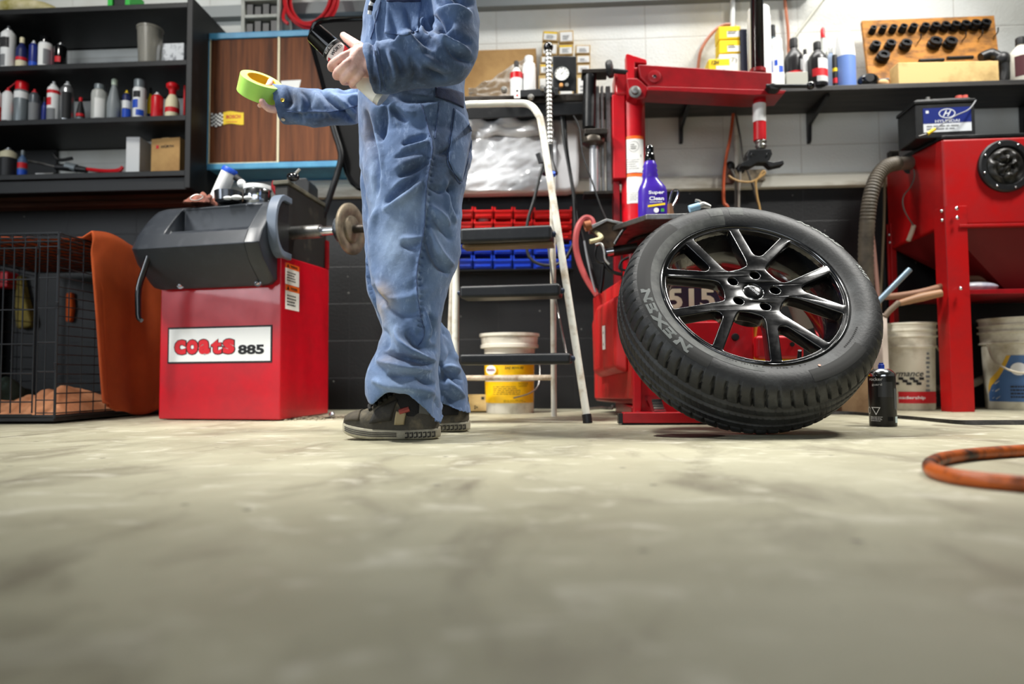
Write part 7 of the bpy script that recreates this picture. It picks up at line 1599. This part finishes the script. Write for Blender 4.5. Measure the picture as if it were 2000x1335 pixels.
# dirt and fading marks kept as mesh attributes
dirt = np.zeros(n); fade = np.zeros(n); grease = np.zeros(n)
def blob(arr, x, y, rx, ry, k, z_=None, rot=0):
    d_ = px - np.array([x, y]); c_, s_ = math.cos(D(rot)), math.sin(D(rot)); u = (d_[:, 0] * c_ + d_[:, 1] * s_) / rx; v = (-d_[:, 0] * s_ + d_[:, 1] * c_) / ry
    val = k * np.exp(-(u * u + v * v)); val = val * (zone[z_] if z_ else 1); np.maximum(arr, val, out=arr)
for a in ((752, 578, 16, 26, .95, 'nl', -20), (742, 604, 8, 26, .7, 'nl', -20), (866, 300, 34, 60, .62, 'nl', 0), (880, 340, 22, 30, .7, 'nl', 0), (800, 310, 36, 44, .35, 'nl', 0), (725, 150, 18, 50, .55, 'na', 0), (770, 140, 50, 40, .4, 'na', 0), (560, 200, 24, 46, .6, 'fa', 0), (610, 205, 40, 26, .4, 'fa', 0), (735, 640, 10, 30, .4, 'nl', 0), (758, 700, 20, 16, .35, 'nl', 0), (716, 250, 10, 60, .35, 'nl', 0)): blob(dirt if a[5] == 'nl' and a[1] > 500 or a[0] < 720 and a[5] == 'nl' else grease, *a)
for a in ((800, 150, 60, 34, .85, 'na', 0), (860, 140, 50, 30, .6, 'na', 0), (730, 160, 16, 34, .8, 'na', 0), (900, 290, 26, 60, .8, 'nl', 0), (850, 330, 26, 50, .6, 'nl', 0), (570, 190, 40, 40, .7, 'fa', 0), (640, 235, 50, 14, .7, 'fa', 0), (900, 60, 40, 20, .5, 'na', 0)): blob(grease, *a)
for a in ((770, 470, 34, 70, .8, 'nl'), (800, 400, 40, 40, .5, 'nl'), (760, 640, 22, 50, .6, 'nl'), (770, 740, 50, 26, .5, 'nl'), (730, 350, 12, 80, .6, 'nl'), (860, 480, 20, 60, .4, 'nl'), (880, 700, 20, 50, .4, 'fl'), (650, 190, 50, 14, .5, 'fa')): blob(fade, *a)
for nm_, arr in (('dirt', dirt), ('fade', fade), ('grease', grease)):
    at = cme.attributes.new(nm_, 'FLOAT', 'POINT'); at.data.foreach_set('value', arr.astype(np.float32))
DEN = bpy.data.materials.new('blue_coverall_cloth'); DEN.use_nodes = True; nt = DEN.node_tree; N = nt.nodes; L = nt.links; b = N['Principled BSDF']
tc = N.new('ShaderNodeTexCoord')
def _nz(sc, det, st=None):
    q = N.new('ShaderNodeTexNoise'); q.inputs['Scale'].default_value = sc; q.inputs['Detail'].default_value = det; q.inputs['Roughness'].default_value = .65
    if st: mp = N.new('ShaderNodeMapping'); mp.inputs['Scale'].default_value = st; L.new(tc.outputs['Object'], mp.inputs[0]); L.new(mp.outputs[0], q.inputs['Vector'])
    else: L.new(tc.outputs['Object'], q.inputs['Vector'])
    return q.outputs['Fac']
def _mix(f_, a, c, lo=None, hi=None):
    if lo is not None:
        r_ = N.new('ShaderNodeMapRange'); r_.inputs[1].default_value = lo; r_.inputs[2].default_value = hi; L.new(f_, r_.inputs[0]); f_ = r_.outputs[0]
    x_ = N.new('ShaderNodeMix'); x_.data_type = 'RGBA'; L.new(f_, x_.inputs[0])
    for s_, q in ((6, a), (7, c)):
        if isinstance(q, tuple): x_.inputs[s_].default_value = lin(q)
        else: L.new(q, x_.inputs[s_])
    return x_.outputs[2]
def _attr(nm_, k, nz_):
    a = N.new('ShaderNodeAttribute'); a.attribute_name = nm_; mu = N.new('ShaderNodeMath'); mu.operation = 'MULTIPLY'; L.new(a.outputs['Fac'], mu.inputs[0])
    r_ = N.new('ShaderNodeMapRange'); r_.inputs[1].default_value = .3; r_.inputs[2].default_value = .62; r_.inputs[3].default_value = .35; r_.inputs[4].default_value = k; L.new(nz_, r_.inputs[0]); L.new(r_.outputs[0], mu.inputs[1]); return mu.outputs[0]
cA = _mix(_nz(7, 7), (98, 122, 160), (74, 96, 132), .35, .68)
cB = _mix(_nz(60, 5, (1, 1, .35)), cA, (132, 154, 190), .55, .75)
cC = _mix(_attr('fade', .9, _nz(12, 6)), cB, (164, 186, 216))
cD = _mix(_attr('dirt', .95, _nz(16, 7)), cC, (160, 140, 112))
cD = _mix(_attr('grease', 1.25, _nz(14, 7)), cD, (42, 45, 54))
L.new(cD, b.inputs['Base Color']); b.inputs['Roughness'].default_value = .85; b.inputs['Specular IOR Level'].default_value = .25; b.inputs['Sheen Weight'].default_value = .15
wv = N.new('ShaderNodeTexWave'); wv.inputs['Scale'].default_value = 700; wv.inputs['Distortion'].default_value = 2; wv.bands_direction = 'DIAGONAL'; L.new(tc.outputs['Object'], wv.inputs['Vector'])
b1 = N.new('ShaderNodeBump'); b1.inputs['Strength'].default_value = .06; b1.inputs['Distance'].default_value = .001; L.new(wv.outputs['Fac'], b1.inputs['Height'])
b2 = N.new('ShaderNodeBump'); b2.inputs['Strength'].default_value = .45; b2.inputs['Distance'].default_value = .006; L.new(_nz(34, 7), b2.inputs['Height']); L.new(b1.outputs[0], b2.inputs['Normal']); L.new(b2.outputs[0], b.inputs['Normal'])
cov = link_mesh(cme, 'coverall', person, [DEN])
# surface finder for things sewn on the cloth
from mathutils.bvhtree import BVHTree
_bv = BVHTree.FromPolygons([Vector(v) for v in co2], [tuple(p.vertices) for p in cme.polygons])
def surf(x, y, lift=.002):
    d_ = (P(x, y, 2.0) - CAMO).normalized(); h = _bv.ray_cast(CAMO, d_)
    if h[0] is None: q = P(x, y, 1.75); return q, Vector((0, -1, 0))
    return h[0] + h[1] * lift, h[1]
NAVC = mat('navy_cloth', (46, 56, 88), .9, col2=(36, 44, 70), vs=30, bump=.3, bs=300)
DENS = mat('seam_cloth', (74, 94, 134), .85, col2=(52, 66, 98), vs=90)
def seam(pts, r_=.0016, name='seam', m_=None):
    q = catmull([(x, y, 0) for x, y in pts], 6); pp = [surf(v[0], v[1], .0008)[0] for v in q]
    # drop points that jump to another surface
    keep = [pp[0]]
    for v in pp[1:]:
        if (v - keep[-1]).length < .05: keep.append(v)
    if len(keep) > 2: return M().tube(keep, r_, 6, sub=2).build(name, m_ or DENS, cov)
for pts in ([(825, 205), (836, 251), (845, 288), (834, 357), (828, 445), (814, 536), (820, 610), (828, 652), (816, 676)], [(822, 204), (832, 230), (839, 266)], [(838, 268), (846, 268)], [(858, 200), (853, 240), (850, 270)], [(886, 212), (880, 262), (874, 314), (886, 338), (900, 357), (912, 320), (920, 280), (922, 252), (904, 226), (886, 212)], [(560, 218), (610, 218), (654, 217), (698, 206)], [(729, 90), (738, 132), (744, 178)], [(737, 92), (746, 132), (752, 176)], [(744, 4), (732, 50), (724, 76)], [(884, 234), (900, 250), (918, 270)]):
    seam(pts)
def patch(poly_uv, nu, nv, m_, name, lift=.004):
    "cloth patch between two polylines, lying on the coverall"
    (top_, bot_) = poly_uv
    def f(u, v):
        a = np.array(top_); c_ = np.array(bot_); k = np.linspace(0, 1, len(a)); k2 = np.linspace(0, 1, len(c_))
        x = np.interp(u, k, a[:, 0]) * (1 - v) + np.interp(u, k2, c_[:, 0]) * v; y = np.interp(u, k, a[:, 1]) * (1 - v) + np.interp(u, k2, c_[:, 1]) * v
        return surf(x, y, lift)[0]
    return M().grid(f, nu, nv).build(name, m_, cov, solid=.002, ang=80)
patch(([(887, 213), (904, 226), (920, 250)], [(875, 314), (886, 338), (900, 355)]), 12, 16, DEN, 'back_pocket')
patch(([(850, 170), (880, 174), (904, 182)], [(850, 190), (880, 199), (905, 211)]), 16, 8, NAVC, 'waistband', .0015)
patch(([(756, 2), (790, 2), (822, 2)], [(752, 66), (790, 70), (818, 62)]), 14, 14, DEN, 'chest_pocket', .003)
patch(([(757, -2), (790, -2), (822, -2)], [(757, 5), (790, 6), (822, 5)]), 14, 3, NAVC, 'pocket_edge', .006)
BRS = mat('brass_snap', (214, 178, 72), .3, .9)
for x, y, k in ((552, 196, 0), (553, 232, 1)):
    c, nn = surf(x, y, .002); m = M(); m.lathe([(.003, .001), (.006, .002), (.0065, 0)], c, nn, 14); m.lathe([(0, .0005), (.003, .0005)], c, nn, 12); m.build('snap_button', [BRS, ALU][k], cov)

# --- body: one continuous skin surface under the clothes
SKIN = mat('skin', (230, 190, 176), .5, col2=(208, 150, 138), vs=26, lo=.42, hi=.7, bump=.25, bs=150, spec=.4)
m = M()
loft(m, smooth_secs([(s_[0], s_[1] * .74, s_[2] * .74) for s_ in torso], 3), 32, 2.2)
loft(m, smooth_secs([(s_[0], s_[1] * .5, s_[2] * .33) for s_ in near[1:-5]] + [hsec(770, 786, 836, 1.796, .026), hsec(812, 790, 836, 1.80, .024)], 3), 28, 2)
loft(m, smooth_secs([(s_[0], s_[1] * .5, s_[2] * .36) for s_ in far[1:-3]] + [hsec(770, 862, 904, 2.035, .026), hsec(808, 862, 902, 2.035, .025)], 3), 28, 2)
loft(m, smooth_secs([(s_[0], s_[1] * .42, s_[2] * .46) for s_ in arm[:-2]], 3), 24, 2)
loft(m, smooth_secs([(s_[0], s_[1] * .30, s_[2] * .36) for s_ in arm2[:-2]], 3), 24, 2)
# neck and head, looking toward the tape
NKc = P(826, -92, 1.92); HDc = P(806, -200, 1.92)
m.tube([NKc - Z * .03, NKc + Z * .03, HDc - Z * .06], [.066, .056, .06], 20)
m.sphere(HDc + Vector((.012, 0, .03)), .1, 28, 18, sc=(1.02, .80, 1.05))
m.tube([HDc + Vector((-.055, 0, .03)), HDc + Vector((-.058, 0, -.045)), HDc + Vector((-.048, 0, -.092))], [.055, .05, .03], 18)
m.sphere(HDc + Vector((-.04, 0, -.06)), .055, 18, 12, sc=(1, .9, .8))
m.tube([HDc + Vector((-.105, 0, .035)), HDc + Vector((-.122, 0, .0)), HDc + Vector((-.128, 0, -.018))], [.009, .012, .015], 12)
for s_ in (-1, 1):
    m.sphere(HDc + Vector((-.112, s_ * .012, -.02)), .009, 10, 8)
    m.tube([HDc + Vector((-.092, s_ * .012, .052)), HDc + Vector((-.092, s_ * .035, .055)), HDc + Vector((-.075, s_ * .056, .048))], .009, 8)
    m.sphere(HDc + Vector((-.07, s_ * .045, -.012)), .026, 12, 8)
    m.sphere(HDc + Vector((.018, s_ * .082, .005)), .03, 14, 10, sc=(.75, .28, 1.1))
    m.tube([HDc + Vector((-.104, 0, -.045)), HDc + Vector((-.1, s_ * .016, -.046)), HDc + Vector((-.09, s_ * .026, -.048))], .007, 8)
m.tube([HDc + Vector((-.102, -.02, -.056)), HDc + Vector((-.105, 0, -.058)), HDc + Vector((-.102, .02, -.056))], .0075, 8)
# can and tape geometry that the hands close on
canB = P(743, 184, 1.645); canT = P(617, 67, 1.608)
cax = (canT - canB).normalized(); CANR = .0275
def hp(x, y, Y): return P(x, y, Y)
# near hand : back of the hand towards us, fingers folding round the can
wrist = hp(742, 128, 1.60)
m.tube([hp(790, 126, 1.62), wrist, hp(718, 123, 1.594)], [.033, .029, .029], 18, sub=4)
palm = [(hp(728, 122, 1.592), 33, .018), (hp(712, 119, 1.584), 35, .018), (hp(697, 120, 1.578), 35, .0175), (hp(686, 121, 1.578), 32, .015)]
loft(m, smooth_secs([(c, Vector((math.cos(D(70)), 0, math.sin(D(70)))) * hw * S(1.58), Vector((.003, d_, 0))) for c, hw, d_ in palm], 4), 28, 2.2)
fingers = {
 'index': [(690, 103, 1.580, .0112), (670, 112, 1.575, .0108), (650, 125, 1.590, .0100), (647, 133, 1.622, .0090), (658, 136, 1.652, .0078)],
 'middle': [(691, 116, 1.576, .0115), (676, 127, 1.568, .0110), (660, 141, 1.586, .0102), (657, 149, 1.622, .0092), (668, 151, 1.654, .0080)],
 'ring': [(697, 129, 1.576, .0110), (686, 140, 1.570, .0104), (673, 152, 1.588, .0096), (671, 159, 1.622, .0088), (682, 161, 1.652, .0076)],
 'little': [(706, 141, 1.580, .0098), (699, 150, 1.578, .0090), (689, 161, 1.594, .0084), (688, 167, 1.622, .0076), (698, 168, 1.646, .0066)]}
for f_ in fingers.values():
    pts = [hp(x, y, Y) for x, y, Y, r_ in f_]; rs_ = [r_ for *_, r_ in f_]
    m.tube(pts, rs_, 14, sub=5)
    for p_, r_ in zip(pts[1:], rs_[1:]): m.sphere(p_, r_ * 1.06, 12, 8)
    m.sphere(pts[0], rs_[0] * 1.12, 12, 8)
thumb = [(716, 104, 1.59, .0165), (701, 93, 1.592, .0145), (688, 83, 1.606, .0122), (677, 75, 1.622, .0108), (671, 70, 1.634, .0092)]
pts = [hp(x, y, Y) for x, y, Y, r_ in thumb]; rs_ = [r_ for *_, r_ in thumb]; m.tube(pts, rs_, 14, sub=5)
for p_, r_ in zip(pts, rs_): m.sphere(p_, r_ * 1.04, 12, 8)
m.sphere(hp(704, 104, 1.592), .02, 12, 8)
# far hand : pinches the tape roll from the right, thumb below, fingers behind and inside
m.tube([hp(600, 206, 2.05), hp(565, 200, 2.045), hp(548, 193, 2.04)], [.032, .028, .026], 16, sub=4)
loft(m, smooth_secs([(hp(556, 196, 2.04), Vector((.006, 0, .028)), Vector((0, .017, 0))), (hp(545, 192, 2.045), Vector((.01, 0, .033)), Vector((.0, .017, 0))), (hp(535, 189, 2.055), Vector((.012, 0, .032)), Vector((0, .014, 0)))], 4), 24, 2.2)
for f_ in ([(541, 178, 2.055, .0112), (536, 163, 2.06, .0105), (530, 158, 2.05, .0095), (526, 164, 2.028, .0088), (523, 168, 2.016, .0080)],
           [(533, 184, 2.062, .0112), (522, 180, 2.085, .0105), (508, 178, 2.09, .0095), (500, 180, 2.085, .008)],
           [(532, 194, 2.062, .0108), (520, 192, 2.08, .0100), (507, 191, 2.085, .0092), (499, 193, 2.08, .0078)],
           [(534, 204, 2.058, .0098), (524, 205, 2.07, .0090), (514, 205, 2.075, .0082), (507, 206, 2.072, .0070)],
           [(550, 206, 2.03, .0150), (538, 213, 2.012, .0128), (526, 212, 1.998, .0112), (517, 206, 1.985, .0104), (512, 198, 1.979, .0092)]):
    pts = [hp(x, y, Y) for x, y, Y, r_ in f_]; rs_ = [r_ for *_, r_ in f_]; m.tube(pts, rs_, 12, sub=5)
    for p_, r_ in zip(pts, rs_): m.sphere(p_, r_ * 1.05, 12, 8)
bme = remesh(m, 'body', .0027, None, None, 2)
link_mesh(bme, 'body', person, [SKIN])
SOCK = mat('black_sock', (24, 24, 26), .9, bump=.3, bs=200)
for (x0_, x1_, Y_, yy_) in ((760, 846, 1.796, 825), (850, 904, 2.03, 815)):
    m = M(); loft(m, smooth_secs([hsec(yy_ - 115, x0_ + 4, x1_ - 4, Y_, .045), hsec(yy_ - 60, x0_ + 3, x1_ - 3, Y_, .043), hsec(yy_ - 30, x0_, x1_, Y_, .042), hsec(yy_ - 6, x0_ - 2, x1_, Y_, .036)], 3), 24, 2); m.build('sock', SOCK, person)
NAIL = mat('finger_nail', (236, 196, 180), .3)
# hair, eyes
HAIR = mat('brown_hair', (62, 44, 32), .6, col2=(40, 28, 20), vs=40, stretch=(1, 1, .3))
m = M()
def hr(u, v):
    a = 2 * PI * u; t_ = v * PI * .62; fr = math.cos(a); r_ = .108
    if fr < -.3: t_ *= .70
    nn = noise.noise(Vector((math.cos(a) * 5, math.sin(a) * 5, t_ * 6))) * .006
    return HDc + Vector((.012, 0, .03)) + Vector(((r_ + nn) * 1.02 * math.sin(t_) * math.cos(a), (r_ + nn) * .82 * math.sin(t_) * math.sin(a), (r_ + nn) * 1.07 * math.cos(t_)))
m.grid(hr, 48, 20); m.build('hair', HAIR, person, solid=.008)
for s_ in (-1, 1):
    m = M(); e = HDc + Vector((-.086, s_ * .033, .03)); m.sphere(e, .0125, 14, 10); m.sphere(e + Vector((-.0085, 0, 0)), .0065, 12, 8, mi=1, sc=(.75, 1, 1)); m.build('eye', [WHT, mat('brown_iris', (60, 40, 26), .2)], person)

# --- shoes
UP = mat('worn_charcoal_suede', (60, 56, 48), .75, col2=(112, 102, 80), vs=20, lo=.5, hi=.8, bump=.3, bs=140)
SOLE = mat('grubby_sole_rubber', (168, 162, 142), .65, col2=(112, 106, 90), vs=18, lo=.42, hi=.7)
SOLD = mat('dark_sole_line', (52, 49, 44), .7); LACE = mat('black_lace', (38, 37, 36), .8); TANP = mat('tan_scuff_patch', (150, 136, 104), .8)
def shoe(xt, xh, Y, yb, rotz, par, pxk):
    "xt, xh: toe and heel pixels on the ground line"
    a = PZ(xt, yb); h_ = PZ(xh, yb); a = Vector((P(xt, yb, Y).x, Y, 0)); h_ = Vector((P(xh, yb, Y).x, Y, 0)); L_ = (h_ - a).length
    ax_ = Matrix.Rotation(rotz, 3, 'Z') @ X; sd_ = Vector((-ax_.y, ax_.x, 0)); o0 = h_ - ax_ * L_
    s = thing_part('shoe', par)
    def W(u, v, z): return o0 + ax_ * (u * L_) + sd_ * v + Z * z
    us = np.linspace(0, 1, 29)
    half = lambda u: L_ * float(np.interp(u, [0, .03, .1, .22, .35, .55, .75, .9, .97, 1], [.035, .09, .14, .175, .178, .16, .155, .15, .125, .07]))
    zbot = lambda u: L_ * float(np.interp(u, [0, .06, .15, .3, .5, .8, .94, 1], [.085, .048, .02, .002, .0, .0, .004, .022]))
    zsol = lambda u: L_ * float(np.interp(u, [0, .1, .3, .6, 1], [.185, .165, .13, .11, .125]))
    ztop = lambda u: L_ * float(np.interp(u, [0, .04, .1, .2, .3, .42, .55, .7, .85, .95, 1], [.19, .245, .275, .30, .335, .43, .52, .55, .50, .44, .36]))
    m = M(); secs = []
    for u in us: c = W(u, 0, (zbot(u) + zsol(u)) / 2); secs.append((c, sd_ * half(u), Z * (zsol(u) - zbot(u)) / 2))
    loft(m, secs, 28, 5); m.build('sole', SOLE, s, bevel=0, ang=50)
    m = M()
    for fz in (.35, .5, .65):
        m.tube([W(u, -half(u) * 1.012 - .0005, zbot(u) + (zsol(u) - zbot(u)) * fz) for u in us[1:17]], .0013, 5, sub=1)
    for k in range(7): u = .66 + k * .045; m.tube([W(u, -half(u) * 1.01, zbot(u) + (zsol(u) - zbot(u)) * .25), W(u + .028, -half(u) * 1.01, zbot(u) + (zsol(u) - zbot(u)) * .3), W(u + .028, -half(u) * 1.01, zbot(u) + (zsol(u) - zbot(u)) * .68), W(u, -half(u) * 1.01, zbot(u) + (zsol(u) - zbot(u)) * .62)], .0022, 5, sub=1)
    m.build('sole_grooves', SOLD, s)
    m = M(); secs = []
    for u in np.linspace(.012, .985, 30):
        z0, z1 = zsol(u) - .004, ztop(u); hw = half(u) * .93
        vs_ = []
        secs.append((u, z0, z1, hw))
    vs = []; fs = []; nn = 22
    for u, z0, z1, hw in secs:
        for k in range(nn):
            t_ = k / (nn - 1) * PI; c_ = math.cos(t_); s__ = math.sin(t_)
            pinch = 1 - (.22 if u < .45 else .06) * s__ ** 1.5 * (1 if u > .28 else u / .28)
            vs.append(W(u, -hw * c_ * pinch if True else 0, z0 + (z1 - z0) * abs(s__) ** .5))
    for j in range(len(secs) - 1):
        for k in range(nn - 1): fs.append((j * nn + k, j * nn + k + 1, (j + 1) * nn + k + 1, (j + 1) * nn + k))
    fs += [tuple(range(nn)), tuple((len(secs) - 1) * nn + k for k in range(nn))[::-1]]
    m.add(vs, fs); up_ = m.build('upper', UP, s, ang=70)
    def side_pt(u, k, lift=.002):
        z0, z1, hw = zsol(u) - .004, ztop(u), half(u) * .93; t_ = k * PI; c_ = math.cos(t_); s__ = math.sin(t_); pinch = 1 - (.22 if u < .45 else .06) * s__ ** 1.5 * (1 if u > .28 else u / .28)
        q = W(u, -hw * c_ * pinch, z0 + (z1 - z0) * abs(s__) ** .5); return q + (-sd_ * c_ + Z * s__).normalized() * lift
    for k in range(6):
        u = .27 + k * .05; m = M(); m.tube([side_pt(u + .03, .25, .003), side_pt(u + .012, .36, .005), side_pt(u, .5, .006), side_pt(u + .012, .64, .005), side_pt(u + .03, .75, .003)], .0052, 8, sub=4); m.build('lace', LACE, s)
    m = M(); m.grid(lambda u, v: side_pt(.30 + .22 * u + .06 * v, .02 + .15 * v, .003), 8, 6); m.build('side_panel', mat('charcoal_panel', (40, 38, 35), .7, col2=(74, 68, 56), vs=24, lo=.5, hi=.75), s, solid=.003)
    m = M(); m.grid(lambda u, v: side_pt(.55 + .10 * u + .02 * v, .006 + .06 * v * (1 - .3 * u), .004), 6, 6); m.build('side_panel', TANP, s, solid=.003)
    m = M(); m.tube([side_pt(.60, .06, .003), side_pt(.65, .066, .003), side_pt(.70, .073, .003)], .0075, 8); m.build('red_tab', mat('faded_red_tab', (150, 66, 60), .6), s)
    m = M(); m.grid(lambda u, v: side_pt(.80 + .1 * u, .05 + .12 * v, .003), 5, 5); m.build('heel_patch', mat('grey_patch', (84, 84, 82), .7), s, solid=.003)
    m = M(); m.grid(lambda u, v: side_pt(.03 + .16 * u, .05 + .9 * v, .0022), 8, 20); m.build('toe_cap', mat('scuffed_toe', (66, 60, 50), .8, col2=(112, 100, 78), vs=16, lo=.45, hi=.75), s, solid=.003)
    return s
def thing_part(name, par):
    o = bpy.data.objects.new(name, None); COL.objects.link(o); o.parent = par; o.empty_display_size = .03; return o
shoe(674, 860, 1.80, 858, D(4), person, 1)
shoe(748, 918, 2.045, 842, D(3), person, 1)

# --- things in his hands
t = thing('spray_can', 'black capped aerosol with white and red label held in the near hand', 'spray can', canB)
LC = (canT - canB).length
M().lathe([(0, -.012), (CANR * .93, -.012), (CANR, -.006), (CANR, LC * .77), (CANR * .96, LC * .78)], canB, cax, 36).build('body', mat('satin_silver_can', (200, 204, 206), .35, .5), t)
M().lathe([(CANR * 1.0, LC * .757), (CANR * 1.0, LC * .77), (CANR * .92, LC * 1.0), (CANR * .90, LC * 1.02), (CANR * .74, LC * 1.03), (CANR * .7, LC * 1.0), (0, LC * 1.0)], canB, cax, 36).build('cap', BLKG, t)
m = M(); M_ = m
# direction on the can facing the camera
vw = (CAMO - canB).normalized(); e1 = (vw - cax * vw.dot(cax)).normalized(); e2 = cax.cross(e1)
def cpt(a, z, l=.0006): return canB + cax * z + (e1 * math.cos(a) + e2 * math.sin(a)) * (CANR + l)
sg = 1 if e2.x > 0 else -1
m.grid(lambda u, v: cpt(2 * PI * u, LC * (.0 + .755 * v)), 48, 3, 0)
m.grid(lambda u, v: cpt(sg * (.55 + 1.2 * u), LC * (.55 + (.05 + .1 * u) * v), .0012), 12, 4, 2)
m.grid(lambda u, v: cpt(sg * (-1.5 + 3 * u), LC * (.715 + .042 * v), .0012), 24, 2, 1)
c = cpt(sg * .30, LC * .672); txt(m, 'WÜRTH', c, e2 * sg * math.cos(.3) - e1 * math.sin(.3), cax if sg * e2.cross(cax).dot(e1) > 0 else -cax, .0105, .040, 1, bold=.03, wrap=CANR, lift=.0014)
c = cpt(-sg * .95, LC * .66, .0018); ex = (e2 * math.cos(-sg * .95) - e1 * math.sin(-sg * .95)) * sg
for a, b_ in ((-.0035, .003), (.0035, -.003), (-.0033, -.0033), (.0035, .0035)): m.add([c + ex * (a + k * .0028) + cax * (b_ + l_ * .0028) for k, l_ in ((-1, -1), (1, -1), (1, 1), (-1, 1))], [(0, 1, 2, 3)], 2)
txt(m, 'RUST BLOCK', cpt(sg * -.1, LC * .737), e2 * sg, cax, .0055, .032, 0, bold=.01, wrap=CANR, lift=.002)
m.build('printed_label', [PAP, INK, INKR], t)
t0 = P(507, 171, 2.02)
tax = (_rt * .42 + _up * .80 - _fw * .50).normalized()
t = thing('tape_roll', 'roll of lime green masking tape held out in the far hand', 'tape', t0)
TR = 41 * S(2.02); TH = .054
GT = mat('lime_tape', (186, 234, 112), .55, col2=(172, 226, 96), vs=5)
M().lathe([(TR * .69, -TH / 2), (TR, -TH / 2), (TR, TH / 2), (TR * .69, TH / 2)], t0, tax, 56).build('tape', GT, t, bevel=.0015)
M().lathe([(TR * .66, -TH / 2), (TR * .69, -TH / 2), (TR * .69, TH / 2 + .0006), (TR * .66, TH / 2 + .0006), (TR * .66, -TH / 2)], t0, tax, 56).build('core', mat('yellow_core', (226, 186, 20), .6, col2=(196, 150, 16), vs=8), t)
m = M(); 
for a in (.6, 1.4, 2.2): 
    c = t0 + tax * .002; e1_ = tax.orthogonal().normalized(); e2_ = tax.cross(e1_); dd = e1_ * math.cos(a + 2.2) + e2_ * math.sin(a + 2.2); m.sphere(c + dd * TR * .655, .005, 8, 6, sc=(1, 1, 1))
m.build('core_print', mat('core_print', (60, 50, 20), .7), t)
t = thing('pen_light', 'black and white ringed pen hanging at the open collar', 'pen', surf(733, 20, .012)[0])
pts = [surf(742, -14, .014)[0], surf(738, 0, .014)[0], surf(733, 14, .014)[0], surf(730, 30, .012)[0]]
for i in range(3): M().tube([pts[i], pts[i].lerp(pts[i + 1], .55)], .0065, 12, sub=1).build('barrel', INK, t); M().tube([pts[i].lerp(pts[i + 1], .55), pts[i + 1]], .0055, 12, sub=1).build('white_ring', WHT, t)
# ------------------------------------------------------------------ light: daylight through the open door behind, tubes on the ceiling, added spots
def area(name, loc, rot, sx, sy, power, col):
    d = bpy.data.lights.new(name, 'AREA'); d.shape = 'RECTANGLE'; d.size = sx; d.size_y = sy; d.energy = power; d.color = col
    o = bpy.data.objects.new(name, d); COL.objects.link(o); o.location = loc; o.rotation_euler = rot
    return o
def added_spot(loc, aim, power, angle, r_=.22, col=(1, .98, .93)):  # added spots without a known fixture, for brightness and falloff on the floor
    d = bpy.data.lights.new('added_spot_lamp', 'SPOT'); d.energy = power; d.spot_size = math.radians(angle); d.spot_blend = .9; d.shadow_soft_size = r_; d.color = col
    o = bpy.data.objects.new('added_spot_lamp', d); COL.objects.link(o); o.location = loc; o.rotation_euler = (Vector(aim) - Vector(loc)).to_track_quat('-Z', 'Y').to_euler(); return o
area('doorway_daylight', (-.9, -4.9, 1.55), (math.radians(90), 0, 0), 5.2, 2.1, 100, (.88, .94, 1.0))
area('window_daylight', (-4.64, -1.1, 1.65), (0, math.radians(-90), 0), 1.28, 1.88, 150, (.88, .94, 1.0))
added_spot((-2.0, 1.3, 3.1), (-.45, 2.4, .35), 900, 70)
added_spot((-2.4, .9, 3.1), (-2.0, 3.4, 1.75), 190, 50)  # added to brighten the left wall and shelf
added_spot((-.75, 2.0, 3.15), (-.05, 2.5, 0), 440, 66)
added_spot((2.3, 2.1, 3.1), (1.1, 2.75, .45), 640, 80)
area('ceiling_tube', (1.0, 2.85, 3.22), (0, 0, 0), 2.0, .2, 90, (1, .99, .95))
w = bpy.data.worlds.new('world'); SC.world = w; w.use_nodes = True
w.node_tree.nodes['Background'].inputs[0].default_value = (.75, .85, 1, 1); w.node_tree.nodes['Background'].inputs[1].default_value = .6
vs_ = SC.view_settings; vs_.view_transform = 'Standard'; vs_.look = 'None'; vs_.exposure = -0.5; vs_.gamma = 1; vs_.use_curve_mapping = False
